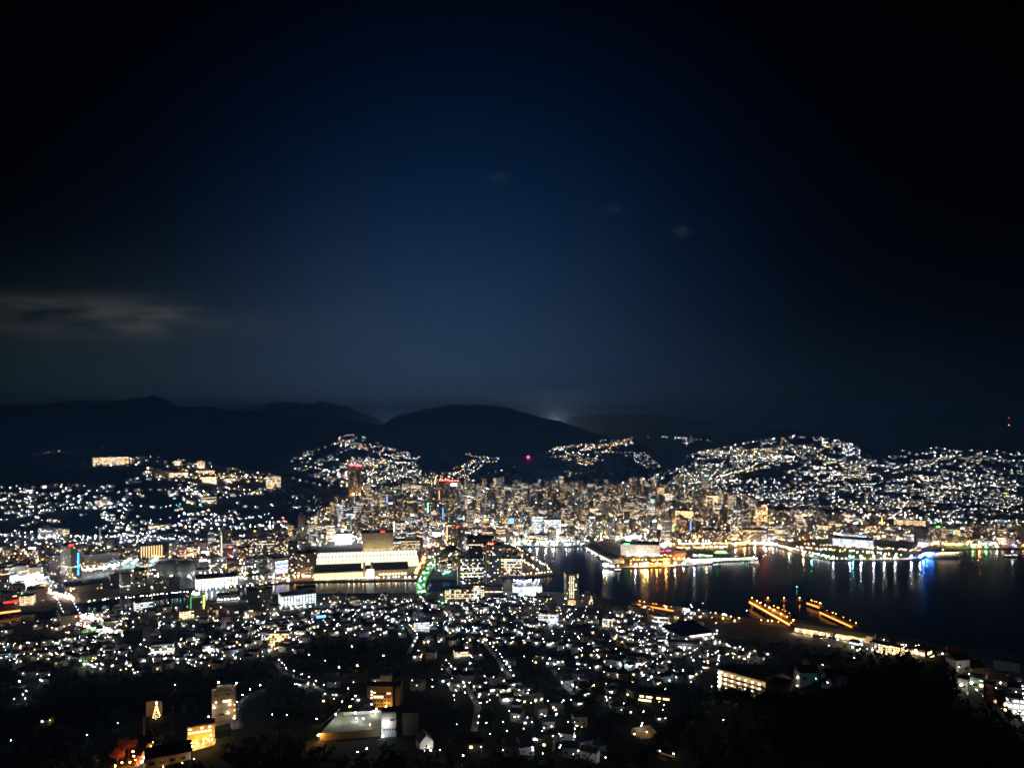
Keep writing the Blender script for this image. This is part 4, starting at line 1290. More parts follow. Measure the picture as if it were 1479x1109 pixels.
x, y = (1457 - U0) / F * 7600, 7600
t = thing('radio_mast', 'far ridge mast carrying two red lamps above the eastern hills', 'mast', (x, y, gz(x, y)))
hm = CZ - 4 * 7600 / F - t.location.z
b = MB(); b.tube((0, 0, -3), (0, 0, hm), 2.2, .8, 8); b.build('shaft', DARK, t)
b = MB(); b.octa((0, -2, hm + 2), 3.6); b.build('beacon_light', lampmat('red', 0), t)
b = MB(); b.octa((0, -3, hm - 66), 3.6); b.build('beacon_light', lampmat('orange', 0), t)

# --- downtown and the wharf
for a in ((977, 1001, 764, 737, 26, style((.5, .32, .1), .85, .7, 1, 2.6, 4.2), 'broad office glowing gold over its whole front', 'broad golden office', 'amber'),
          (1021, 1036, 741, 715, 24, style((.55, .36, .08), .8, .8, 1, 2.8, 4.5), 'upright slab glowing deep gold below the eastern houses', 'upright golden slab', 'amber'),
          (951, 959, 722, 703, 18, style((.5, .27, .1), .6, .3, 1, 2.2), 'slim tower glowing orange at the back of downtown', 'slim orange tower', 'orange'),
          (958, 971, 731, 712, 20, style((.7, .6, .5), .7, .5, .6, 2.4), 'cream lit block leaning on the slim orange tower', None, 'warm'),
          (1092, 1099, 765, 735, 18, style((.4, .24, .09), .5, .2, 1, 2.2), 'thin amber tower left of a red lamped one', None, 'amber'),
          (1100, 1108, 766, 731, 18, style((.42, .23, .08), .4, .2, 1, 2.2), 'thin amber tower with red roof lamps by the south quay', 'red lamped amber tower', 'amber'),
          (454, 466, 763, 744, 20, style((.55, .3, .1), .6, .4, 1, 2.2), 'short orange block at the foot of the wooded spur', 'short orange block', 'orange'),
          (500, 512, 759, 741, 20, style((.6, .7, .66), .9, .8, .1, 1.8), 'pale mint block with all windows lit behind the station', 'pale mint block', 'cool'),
          (732, 752, 763, 747, 18, style(W_WHITE, .2, .2, .2), 'white block carrying large blue and white screens', 'blue screened block', 'cool'),
          (725, 733, 775, 746, 16, style(W_CREAM, .4, .2, .8), 'slim cream tower against the blue screened block', None, 'warm'),
          (768, 783, 776, 745, 22, style(W_WHITE, .5, .5, .1, 2.2), 'white striped department store beside the blue screened block', 'white striped store', 'cool'),
          (786, 810, 779, 750, 26, style(W_WHITE, .6, .6, .25, 2.2), 'bright white stepped office above the basin', 'bright stepped office', 'white'),
          (699, 712, 785, 768, 18, style((.6, .45, .36), .3, .3, .9, 2), 'peach lit shopfront building behind the dark eaves hall', None, 'warm'),
          (1016, 1055, 783, 766, 26, style(W_DARK, .25, .3, .8, 1.6), 'flat roofed port office with a bright middle floor', 'flat roofed port office', 'warm'),
          (1074, 1106, 781, 765, 26, style(W_TAN, .3, .5, .9, 1.6), 'cream quay office lit along three floors', 'cream quay office', 'warm'),
          (1110, 1118, 780, 758, 16, style(W_GREY, .2, .1), 'grey slab at the head of the south quay', None, 'white'),
          (1136, 1149, 768, 748, 18, style(W_TAN, .1, .05), 'tan apartment tower above the south quay', None, 'amber')):
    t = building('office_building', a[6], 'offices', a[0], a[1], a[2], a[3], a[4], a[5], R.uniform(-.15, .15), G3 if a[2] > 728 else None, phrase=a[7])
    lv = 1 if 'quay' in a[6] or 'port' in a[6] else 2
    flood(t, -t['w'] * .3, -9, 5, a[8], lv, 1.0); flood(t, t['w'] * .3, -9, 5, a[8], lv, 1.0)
    if 'blue screened' in str(a[7]):
        part_box(t, 'screen', glow('screen_blue', (.05, .3, 1), 3.0), -6, -.5, t['h'] - 15, 11, .6, 12)
        part_box(t, 'screen', glow('screen_white', (.7, .85, 1), 4.0), 6, -.5, t['h'] - 13, 11, .6, 8)
    if 'red roof lamps' in a[6]:
        for q in (-4, 0, 4):
            beacon(t, q, 0, t['h'] + 2, 'red', 1.8, 1)
t = building('shopping_centre', 'long low shopping centre with glowing pale louvred walls on the wharf', 'shopping centre', 897, 953, 802, 786, 50, style((.6, .66, .58), (.8), .9, .4, .9, 2.2), .03, G3, phrase='pale louvred shopping centre')
flood(t, 0, -8, 4, 'white', 2, 1.6); flood(t, -30, -8, 4, 'white', 2); flood(t, 30, -8, 4, 'white', 2)
part_box(t, 'roof_sign', NEON['green'], -32, -1, t['h'] - .4, 14, .6, 2)


def wharf_shed(a, c, wid, lab):
    p, q = Vector(flat(*a, G3)), Vector(flat(*c, G3))
    m = (p + q) / 2
    L = (q - p).length
    ang = math.atan2((q - p).y, (q - p).x)
    t = thing('wharf_shed', lab, 'shed', (m.x, m.y, G3), ang)
    part_box(t, 'wall', CONC, 0, 0, -1, L, wid, 9)
    b = MB(); n = 8
    for i in range(n):
        a0, a1 = math.pi * i / n, math.pi * (i + 1) / n
        f = lambda an: (-(wid / 2 + 1.5) * math.cos(an), 8 + 6 * math.sin(an))
        y0, z0 = f(a0); y1, z1 = f(a1)
        b.face([(-L / 2 - 1, y0, z0), (L / 2 + 1, y0, z0), (L / 2 + 1, y1, z1), (-L / 2 - 1, y1, z1)])
    b.build('roof', mat('shed_roof', (.16, .14, .13), noise=.3), t)
    for s in (-1, 1):
        b = MB(); b.ball((s * L / 2, 0, 7.5), wid * .5, 14, 8, rz=6); b.build('rounded_end', mat('shed_canvas', (.5, .47, .42)), t)
    for i in range(6):
        b = MB(); b.box(-L / 2 + (i + .5) * L / 6, -wid / 2 - 1, 2.5, L / 9, .6, 2.6, uv=False, bottom=True); b.build('lit_opening', GLASSW, t)
    FOOT.append((m.x, m.y, L * .55)); LM.append(('quay tip shed' if 'tip' in lab else 'inner basin shed', (a[0] + c[0]) / 2, (a[1] + c[1]) / 2 - 4))


wharf_shed((854, 793), (872, 803.5), 26, 'dark wharf shed with rounded roof at the inner basin')
wharf_shed((874, 804), (893, 813.5), 28, 'dark wharf shed with rounded roof at the quay tip')
lights(846, 797, 884, 820, 13, WHITEMIX, 0, 5, jit=1.4, ground=G3); lights(872, 818, 886, 821, 8, WHITEMIX, 2, 5, ground=G3)
lights(908, 818, 964, 817, 22, 'orange', 2, 6, jit=.5, ground=G3); lights(905, 806, 968, 806, 22, 'amber', 1, 7, jit=1.2, ground=G3); lights(912, 812, 962, 812, 22, 'orange', 1, 6, jit=1.5, ground=G3); light(932, 803, 'amber', 2, 10, 1, G3)
for i in range(5):
    light(925 + i * 2.2, 818, 'amber', 2, 6, 1, G3)
t = building('ferry_office', 'low amber lit quay office beside the orange square', 'offices', 958, 968, 816, 805, 14, style((.4, .24, .1), .7, .6, 1, 2), 0, G3, pent=False)
d = F * 330 / 207.0
t = thing('ferry_terminal', 'egg shaped terminal dome glowing dull orange on the wharf', 'terminal', ((980.5 - U0) / F * d, d, G3)); LM.append(('egg shaped terminal', 980, 797))
b = MB(); b.ball((0, 0, 13), 17.5, 28, 16, rz=11.5); b.build('dome', mat('dome_copper', (.5, .3, .2), noise=.2), t, smooth=True)
for i in range(14):
    b = MB(); a = math.pi * i / 14
    for k in range(20):
        c0, c1 = 2 * math.pi * k / 20, 2 * math.pi * (k + 1) / 20
        P = lambda c: (17.7 * math.cos(a) * math.cos(c), 17.7 * math.sin(a) * math.cos(c), 13 + 11.7 * math.sin(c))
        b.tube(P(c0), P(c1), .25, n=4)
    b.build('rib', mat('rib_copper', (.25, .10, .06)), t)
part_box(t, 'podium', CONC, 0, 0, -1, 30, 30, 5)
for q in (-16, -6, 6, 16):  # fill lamps added because the dome came out dark
    flood(t, q, -26, 6, 'amber' if q > 0 else 'orange', 2, .9)
FOOT.append((t.location.x, t.location.y, 20))
lights(953, 800, 970, 798, 14, 'pink', 0, 6, jit=1, ground=G3); lights(955, 790, 970, 788, 12, 'white', 2, 6, jit=1, ground=G3)
t = thing('ferry_pier', 'long white lit pier reaching into the harbour', 'pier', (0, 0, 0)); LM.append(('long white pier', 1050, 808))
p, q = Vector(flat(992, 811.5, 2)), Vector(flat(1093, 808, 2))
n = Vector((-(q - p).y, (q - p).x)).normalized()
ang = math.atan2((q - p).y, (q - p).x)
b = MB(); b.box((p.x + q.x) / 2, (p.y + q.y) / 2, .8, (q - p).length, 13, 2.4, ang, uv=False, bottom=True); b.build('deck', CONC, t)
b = MB(); b.box((p.x + q.x) / 2, (p.y + q.y) / 2, 7.4, (q - p).length * .9, 8, .8, ang, uv=False, bottom=True); b.build('canopy', WHITE, t)
for i in range(26):
    c = p + (q - p) * ((i + .5) / 26) - n * 3.5
    b = MB(); b.tube((c.x, c.y, 3.2), (c.x, c.y, 7.4), .22, n=5); b.build('column', WHITE, t)
    c = c - n * 1.5
    b = MB(); b.octa((c.x, c.y, 6.3), .85); b.build('pier_lamp', lampmat('green' if i == 21 else 'red' if i == 24 else 'white', 1), t)
for i in range(10):
    c = p + (q - p) * ((i + .5) / 10)
    b = MB(); b.tube((c.x, c.y, -4), (c.x, c.y, .9), .9, n=8); b.build('pile', CONC, t)
lights(988, 812.5, 1030, 813.5, 16, WHITEMIX, 1, 4, jit=.5, ground=G3); lights(1000, 804, 1030, 805, 12, (('green', 2), ('white', 4), ('warm', 3)), 1, 4, jit=1, ground=G3)
lights(950, 788, 1110, 786.5, 120, (('warm', 4), ('amber', 7), ('white', 2), ('orange', 6)), 1, 5, jit=1.2, ground=G3); lights(975, 794, 1052, 792, 44, (('amber', 4), ('warm', 4), ('orange', 3)), 1, 5, jit=1.5, ground=G3)
lights(905, 786, 948, 772, 90, 'white', 2, 14, jit=4, ground=G3); lights(940, 770, 985, 756, 80, 'amber', 2, 9, jit=5, ground=G3); lights(985, 775, 1060, 765, 50, GOLDMIX, 1, 8, jit=5, ground=G3); lights(950, 762, 966, 758, 12, 'yellow', 2, 12, jit=2, ground=G3)
lights(750, 788.5, 845, 788, 36, WHITEMIX, 1, 5, jit=1.8, ground=G3); lights(790, 786, 850, 782, 40, WHITEMIX, 1, 6, jit=2, ground=G3); lights(716, 789, 752, 786, 40, (('white', 5), ('red', 1), ('warm', 3)), 1, 5, jit=2, ground=G3)
light(744, 793, 'blue', 2, 6, 1, G3); light(743, 791, 'blue', 2, 6, 1, G3)


def boat(name, label, u, v, L, yaw, hull, decks, hue='white', lev=0, trim=None):
    x, y = flat(u, v, WL)
    t = thing(name, label, 'boat', (x, y, WL), yaw)
    B = L * .2
    b = MB()
    sec = [(-.5, .42), (-.3, .5), (.1, .5), (.35, .34), (.5, .02)]
    for (a0, w0), (a1, w1) in zip(sec[:-1], sec[1:]):
        for s in (-1, 1):
            q = [(a0 * L, s * w0 * B * .8, -.5), (a1 * L, s * w1 * B * .8, -.5), (a1 * L, s * w1 * B, L * .07 + (a1 > .3) * L * .02), (a0 * L, s * w0 * B, L * .07 + (a0 > .3) * L * .02)]
            b.face(q if s < 0 else q[::-1])
        b.face([(a0 * L, -w0 * B, L * .07), (a1 * L, -w1 * B, L * .07), (a1 * L, w1 * B, L * .07), (a0 * L, w0 * B, L * .07)])
    b.face([(-.5 * L, -.42 * B, L * .07), (-.5 * L, .42 * B, L * .07), (-.5 * L, .34 * B, -.5), (-.5 * L, -.34 * B, -.5)])
    b.build('hull', hull, t)
    for k in range(decks):
        b = MB(); b.style = style((.75, .75, .74), .6, .3, .6, 2.0, 2.4)
        b.box(-L * (.05 + .03 * k), 0, L * .07 + k * 2.9, L * (.68 - .12 * k), B * (.82 - .1 * k), 2.8)
        b.build('deckhouse', FACADE, t)
    b = MB(); b.tube((0, 0, L * .07), (0, 0, L * .07 + 3 * decks + 6), .25, n=6); b.build('mast', WHITE, t)
    b = MB(); b.octa((0, 0, L * .07 + 3 * decks + 6.5), .8); b.build('masthead_lamp', lampmat(hue, lev), t)
    if trim:
        b = MB()
        for s in (-1, 1):
            b.box(-L * .08, s * B * .5, L * .075, L * .7, .3, .9, uv=False, bottom=True)
        b.build('trim_light', NEON[trim], t)
    LM.append((label.split(' with')[0], u, v - 3))
    return t


HWH = mat('hull_white', (.7, .7, .7), rough=.4)
HDK = mat('hull_dark', (.04, .05, .08), rough=.4)
boat('passenger_ferry', 'white passenger ferry with a green light line moored behind the pier', 1043, 800, 40, .05, HWH, 2, 'white', 1, 'green')
boat('sightseeing_boat', 'white sightseeing boat with bright cabin at the very end of the pier', 1089, 814, 26, 2.4, HWH, 2, 'white', 2)
x, y = flat(1151, 850, WL)
t = thing('channel_buoy', 'small buoy with a green light alone in the dark harbour', 'buoy', (x, y, WL)); LM.append(('green lit buoy', 1151, 849))
b = MB(); b.tube((0, 0, -1), (0, 0, .9), 1.3, 1.2, 10); b.build('float', mat('green_paint', (.03, .2, .06)), t)
b = MB(); b.tube((0, 0, .9), (0, 0, 3.6), .7, .2, 6); b.build('tower', mat('green_paint', (.03, .2, .06)), t)
b = MB(); b.octa((0, 0, 4), .45); b.build('lamp_head', lampmat('teal', 1), t)
boat('work_boat', 'dark work boat with deck lamps against the wharf tip', 1036, 817, 22, .3, HDK, 1, 'green', 1)
boat('work_boat', 'dark harbour boat with one white lamp below the quay sheds', 893, 824, 20, .1, HDK, 1, 'white', 1)
t = boat('cruise_boat', 'cream cruise boat with a deep blue lit bow at the seaside park', 1362, 805, 74, math.pi + .08, mat('hull_cream', (.55, .45, .36)), 2, 'warm', 1)
for i in range(6):
    b = MB(); b.octa((38 - i * 2.2, (-1.0) * (3 + i * .5), 5 + i * 1.2), 1.5); b.build('bow_light', lampmat('blue', 1), t)
    b = MB(); b.octa((38 - i * 2.2, (1.0) * (3 + i * .5), 5 + i * 1.2), 1.5); b.build('bow_light', lampmat('blue', 1), t)
for i in range(10):
    b = MB(); b.octa((-30 + i * 5, 9, 13), .9); b.build('deck_lamp', lampmat('amber' if i % 2 else 'warm', 0), t)
boat('moored_boat', 'dark moored boat with a white stern lamp far along the south shore', 1462, 804, 40, .05, HDK, 1, 'white', 2)

for u, v, hue, n in ((872, 819.5, 'warm', 1), (876, 820.5, 'amber', 1), (918, 818.8, 'cool', 1), (930, 818.6, 'amber', 3), (934, 818.5, 'amber', 3), (948, 818, 'orange', 2), (962, 817.5, 'orange', 2), (975, 817, 'warm', 1), (987, 816.6, 'white', 1), (1003, 816, 'white', 1), (1020, 815, 'amber', 1),
                     (765, 788.6, 'teal', 2), (775, 788.6, 'cool', 2), (788, 788.8, 'white', 2), (800, 788.8, 'warm', 1), (818, 788.6, 'white', 1), (1062, 790, 'amber', 2), (1075, 787.4, 'orange', 2), (1090, 786.6, 'warm', 2), (1104, 786.4, 'white', 1), (1116, 787.6, 'white', 1), (1140, 795, 'warm', 1), (1160, 803, 'amber', 2), (1172, 805.5, 'teal', 1), (1232, 807.4, 'teal', 1),
                     (1333, 805.2, 'blue', 4), (1338, 803, 'blue', 2), (1405, 791.8, 'green', 1), (1414, 791.8, 'orange', 2), (1424, 791.8, 'green', 1), (1440, 791.8, 'warm', 1)):
    for k in range(n):
        light(u + k * .6, v - .3, hue, 6, 5 + k * 1.5, 1, G3)

# --- south shore: museum, park, hotels
t = building('art_museum', 'long low museum with glowing white glass behind the seaside park', 'museum', 1205, 1258, 789, 778, 40, style((.6, .66, .64), .9, 1, .1, 1.7, 5), -.05, G3, phrase='white glass museum')
b = MB(); b.style = style((.6, .66, .64), .9, 1, .1, 1.9, 5); b.box(-2, 70, 0, 62, 24, 21); b.build('rear_gallery', FACADE, t)
flood(t, -10, -6, 3, 'cool', 2); flood(t, 24, -6, 3, 'cool', 2)
lights(1192, 776, 1240, 772, 22, 'white', 2, 8, jit=.8, ground=G3)
for a in ((1199, 1236, 768, 756, 20, style((.55, .48, .3), .7, .4, 1, 1.9, 4), 'yellow lit hotel with rows of tall windows above the museum', 'yellow windowed hotel'), (1176, 1198, 769, 758, 18, style((.35, .2, .14), .35, .2, .9, 2.2), 'brick red office left of the yellow windowed hotel', None),
          (1184, 1193, 753, 742, 16, style(W_CREAM, .3, .2, 1, 2), 'small yellow house block among trees above the museum', None), (1214, 1230, 753, 742, 16, style((.6, .5, .3), .5, .4, 1, 2.4), 'gabled mansion glowing yellow on the slope', 'gabled yellow mansion'),
          (1294, 1334, 759, 751, 18, style((.5, .42, .25), .8, .5, 1, 2.0, 4), 'long hillside hotel with two rows of golden windows', 'golden windowed hotel'), (1353, 1372, 780, 765, 18, style((.4, .3, .2), .5, .2, 1, 2.0), 'tan block with golden edges near the cruise boat', None),
          (1379, 1386, 779, 764, 14, style((.5, .36, .12), .6, .6, 1, 2.2), 'slim golden tower near the cruise boat', None), (1442, 1450, 767, 750, 14, style(W_WHITE, .3, .1, .4), 'pale tower above the amusement lights', 'pale south tower'),
          (1456, 1464, 769, 756, 14, style(W_WHITE, .3, .2, .7), 'second pale tower right of the amusement lights', None), (1395, 1425, 772, 764, 16, style((.42, .3, .26), .3, .2, .9, 2), 'reddish block along the south shore road', None)):
    building('shore_building', a[6], 'building', a[0], a[1], a[2], a[3], a[4], a[5], R.uniform(-.2, .2), phrase=a[7])
b = MB()
lawn = [flat(u, v, 3.12) for u, v in ((1192, 806.8), (1300, 806.3), (1322, 803.5), (1300, 797), (1240, 794), (1180, 793), (1160, 797))]
b.face([(x, y, 3.12) for x, y in lawn]); tag(b.build('seaside_lawn', GRASS), 'lit lawn of the seaside park', kind='structure')
for u in (1203, 1227.5, 1243.5, 1262, 1277, 1293, 1316, 1329):
    light(u, 807.6, 'white', 6, 7, 1, G3); light(u + .7, 807.4, 'white', 5, 5, 1, G3)
lights(1193, 807, 1300, 806.9, 26, (('warm', 3), ('yellow', 2), ('white', 3)), 0, 1.6, jit=.3, ground=G3)
lights(1125, 790, 1196, 807, 44, WARMMIX, 1, 5, jit=1.2, ground=G3); lights(1150, 792, 1300, 803, 60, GOLDMIX, 1, 4, jit=2.5, ground=G3); lights(1160, 787, 1330, 797, 70, GOLDMIX, 0, 4, jit=3, ground=G3)
lights(1104, 788.5, 1122, 788, 7, 'warm', 2, 5, jit=.3, ground=G3); light(1160, 804, 'amber', 2, 4, 1, G3); lights(1120, 776, 1200, 775, 40, WHITEMIX, 1, 6, jit=2.5, ground=G3); lights(1110, 772, 1150, 763, 40, GOLDMIX, 1, 6, jit=3, ground=G3)
lights(1300, 780, 1345, 765, 60, GOLDMIX, 1, 5, jit=6, ground=G3); lights(1325, 795, 1355, 774, 40, (('violet', 2), ('white', 4), ('red', 2), ('cool', 2)), 1, 6, jit=5, ground=G3)
lights(1345, 788, 1400, 786, 34, (('white', 3), ('warm', 4), ('amber', 2), ('red', 1)), 1, 6, jit=3, ground=G3); lights(1365, 789, 1390, 790, 14, 'yellow', 1, 6, jit=.6, ground=G3)
lights(1400, 790, 1479, 786, 70, (('white', 4), ('warm', 4), ('amber', 3), ('red', 2), ('blue', 1), ('green', 1)), 1, 6, jit=4, ground=G3); lights(1410, 776, 1479, 772, 60, (('white', 4), ('pink', 1), ('warm', 4), ('teal', 1), ('amber', 3)), 1, 8, jit=6)
lights(1479, 788, 1700, 784, 60, WARMMIX, 1, 6, jit=4, ground=G3); light(1405, 792, 'green', 2, 5, 1, G3); light(1416, 792, 'orange', 2, 5, 1, G3); light(1413, 792, 'red', 2, 5, 1, G3); light(1424, 792, 'green', 2, 5, 1, G3); light(1464, 790, 'blue', 2, 6, 1, G3)


def jetty(name, label, a, c, wid, zt, hue, n, lev=2):
    p, q = Vector(flat(*a, zt)), Vector(flat(*c, zt))
    m, L = (p + q) / 2, (q - p).length
    ang = math.atan2((q - p).y, (q - p).x)
    t = thing(name, label, 'jetty', (m.x, m.y, 0), ang)
    part_box(t, 'deck', CONC, 0, 0, zt - 1.5, L, wid, 1.5)
    for s in (-1, 1):
        part_box(t, 'girder', mat('girder_rust', (.45, .25, .10)), 0, s * (wid / 2 + .4), zt - 2.6, L, .6, 3.4)
    if hue == 'orange':
        part_box(t, 'glow_strip', glow('jetty_wash_%d' % lev, (1.0, .30, .05), (.6, 1.5, 2.6)[lev]), 0, -wid / 2 - .9, zt - 1.6, L * .96, .3, 2.4)  # glowing strip added to stand in for the orange wash on the deck
    for i in range(n):
        x0 = -L / 2 + (i + R.uniform(.1, .9)) * L / n
        part_box(t, 'pile', CONC, x0, 0, -4, 1.6, wid * .7, zt + 2.4)
        b = MB(); b.tube((x0, wid / 2 + .3, zt), (x0, wid / 2 + .3, zt + 4.6), .14, n=5); b.build('lamp_post', DARK, t)
        b = MB(); b.octa((x0, wid / 2 - .4, zt + 4.7), R.uniform(.4, .9)); b.build('jetty_lamp', lampmat(hue, max(0, lev - R.randint(0, 1))), t)
    LM.append((label.split(' with')[0].split(' reaching')[0].split(' beside')[0].split(' before')[0], (a[0] + c[0]) / 2, (a[1] + c[1]) / 2))
    return t


jetty('dock_jetty', 'long jetty lit bright orange reaching toward the shipyard roof', (1085, 868), (1146, 902), 8, 9, 'orange', 8)
jetty('dock_jetty', 'short dim orange gantry jetty beside the long one', (1113, 877.5), (1139, 890), 7, 7, 'orange', 6, 0)
jetty('dock_jetty', 'far orange jetty with stepped lamps at the dock mouth', (1168, 870), (1187, 876.5), 8, 6, 'orange', 5, 1)
jetty('dock_jetty', 'outer orange jetty with the most lamps beside the dark harbour', (1187, 883), (1236, 905), 9, 6, 'orange', 6, 1)
jetty('dock_quay', 'pale beige quay deck with few lamps before the long shipyard roof', (1098, 900), (1146, 905), 8, 4, 'amber', 6, 0)
jetty('dock_quay', 'amber quay edge with dim lamps left of the shipyard', (1030, 889), (1068, 897), 6, 4, 'amber', 5, 1)
jetty('dock_quay', 'orange quay edge with scattered lamps behind the bright yards', (917, 871), (990, 884), 6, 4, 'orange', 8, 1)
for u in (1086, 1109, 1132.5, 1155):
    x, y = flat(u, 866, 5)
    t = thing('dolphin_platform', 'small mooring platform with one orange lamp in the dark water', 'mooring', (x, y, 0), 0, 'lamp lit mooring platforms in a row')
    part_box(t, 'platform', CONC, 0, 0, 3.4, 9, 5, 1.2); part_box(t, 'pile', CONC, 0, 0, -4, 3, 3, 7.3)
    b = MB(); b.octa((0, 0, 8.5), .8); b.build('platform_lamp', lampmat('orange', 1), t)
    b = MB(); b.tube((0, 0, 4.6), (0, 0, 8), .15, n=5); b.build('lamp_post', DARK, t)
x, y, z = pt(1200, 922)
p, q = Vector(flat(1150, 906, 8)), Vector(flat(1253, 922, 8))
m, L, ang = (p + q) / 2, (q - p).length, math.atan2((q - p).y, (q - p).x)
t = thing('shipyard_hall', 'very long beige shipyard hall with pale roof edge along the dock', 'warehouse', (m.x, m.y, 3), ang); LM.append(('long beige shipyard hall', 1200, 914))
part_box(t, 'wall', CREAM, 0, 0, -3, L, 22, 11)
b = MB(); b.gable(0, 0, 8, L + 2, 24, 4.5); b.build('roof', mat('hall_roof', (.42, .36, .26), noise=.2), t)
part_box(t, 'end_block', CREAM, L / 2 + 5, 0, -3, 9, 24, 15)
for i in range(3):
    b = MB(); b.gable(-L / 2 + 14 + i * 17, -15, 1.5, 8, 8, 4, math.pi / 2); b.build('lean_to_roof', CREAM, t)
for i in range(9):
    b = MB(); b.octa((-L / 2 + (i + .5) * L / 9, -19, 6), .8); b.build('yard_lamp', lampmat('warm', 2), t)
t = building('shed', 'white slanted ramp wall under the shipyard hall', 'ramp', 1196, 1206, 934, 921, 5, style(W_WHITE, 0), -.3, pent=False)
light(1197, 936, 'white', 2, 4, 2)
for a in ((1256, 1268, 942, 927, 14, style(W_WHITE, .3, .2, .5), 'white shipyard office at the end of the long hall'), (1268, 1284, 945, 930, 14, style(W_CREAM, .75, .2, 1, 2.6), 'cream dormitory with bright warm windows by the shipyard'), (1284, 1300, 947, 933, 14, style((.5, .44, .3), .8, .2, 1, 2.8), 'yellow lit dormitory stepping down beside the cream one'),
          (1302, 1318, 945, 936, 12, style(W_TAN, .6, .3, 1, 2.4), 'tan office with warm lamps before the last shed'), (1318, 1336, 949, 938, 12, style((.52, .42, .36), .5, .5, 1, 2.4), 'low pinkish shed ending the shipyard row'), (1226, 1240, 938, 926, 12, style((.4, .55, .58), .3, .3, .1), 'bluish green workshop below the shipyard hall')):
    t = building('shipyard_building', a[6], 'building', a[0], a[1], a[2], a[3], a[4], a[5], -.4, pent=False)
    flood(t, 0, -4, 5, 'warm', 1, .6)

# ------------------------------------------------------------------ the near slope
def leafy(name, label, x, y, z, h, r, leaf, n=420, lean=0.0, size=.5, conical=False, cat='tree', group=None):
    """trunk with limbs, crown of many leaf clumps spread through its volume"""
    t = thing(name, label, cat, (x, y, z), R.uniform(0, 6), group)
    t_mesh, c_mesh = tree_meshes(h, r, n, lean, size, conical)
    o = bpy.data.objects.new('trunk', t_mesh); COL.objects.link(o); o.parent = t
    c_mesh.materials.clear(); c_mesh.materials.append(leaf)
    o = bpy.data.objects.new('crown', c_mesh); COL.objects.link(o); o.parent = t
    return t


BARK = mat('bark', (.10, .075, .05), noise=.3, scale=2)


def tree_meshes(h, r, n, lean=0.0, size=.5, conical=False):
    b = MB()
    b.tube((0, 0, -1.5), (lean, 0, h * .55), r * .09, r * .05, 7); b.tube((lean, 0, h * .55), (lean * 1.4, 0, h * .92), r * .05, r * .02, 6)
    limbs = []
    for k in range(7):
        a = k * 2.4
        z0 = h * (.34 + .07 * k)
        e = (lean + math.cos(a) * r * .72, math.sin(a) * r * .72, z0 + h * .16)
        b.tube((lean * .8, 0, z0), e, r * .035, r * .012, 5)
        limbs.append(e)
    tm = b.mesh('trunk', [BARK])
    c = MB()
    for k in range(n):
        if conical:
            f = R.random() ** .8
            rr = r * (1 - f) * (.55 + .45 * R.random()) * (1.0 if int(f * 9) % 2 else .72)
            a = R.uniform(0, 6.283)
            p = (math.cos(a) * rr, math.sin(a) * rr, h * (.12 + .88 * f))
        else:
            e = limbs[R.randrange(7)] if R.random() < .75 else (lean, 0, h * .8)
            a, q, el = R.uniform(0, 6.283), r * .52 * R.random() ** .4, R.uniform(-1, 1)
            ce = math.sqrt(1 - el * el)
            p = (e[0] + math.cos(a) * q * ce, e[1] + math.sin(a) * q * ce, e[2] + q * el * .8)
        s = size * R.uniform(.6, 1.3)
        u = Vector((R.gauss(0, 1), R.gauss(0, 1), R.gauss(0, .6))).normalized()
        w = u.orthogonal().normalized()
        P = Vector(p)
        c.face([tuple(P - u * s), tuple(P + w * s * .6), tuple(P + u * s), tuple(P - w * s * .6)])
    return tm, c.mesh('crown', [LEAF])




def win(t, m, x, z, w, h, y=-.06, name='window'):
    b = MB(); b.box(x, y, z, w, .14, h, uv=False, bottom=True)
    return b.build(name, m, t)


def plain(name, label, cat, u0, u1, vb, vt, depth, wall, yaw=0.0, roof=ROOF, phrase=None, parapet=.8):
    x, y, z, w, h = lay(u0, u1, vb, vt)
    rz = face_cam((u0 + u1) / 2) + yaw
    t = thing(name, label, cat, (x, y, z), rz)
    part_box(t, 'wall', wall, 0, depth / 2, -9, w, depth, h - parapet + 9)
    part_box(t, 'roof', roof, 0, depth / 2, h - parapet, w + .6, depth + .6, parapet)
    t['w'], t['h'], t['d'] = w, h, depth
    FOOT.append((x - math.sin(rz) * depth / 2, y + math.cos(rz) * depth / 2, max(w, depth) * .62))
    if phrase:
        LM.append((phrase, (u0 + u1) / 2, (vb + vt) / 2))
    return t


LEAF = mat('leaves', (.045, .075, .028), noise=.5, scale=.6)
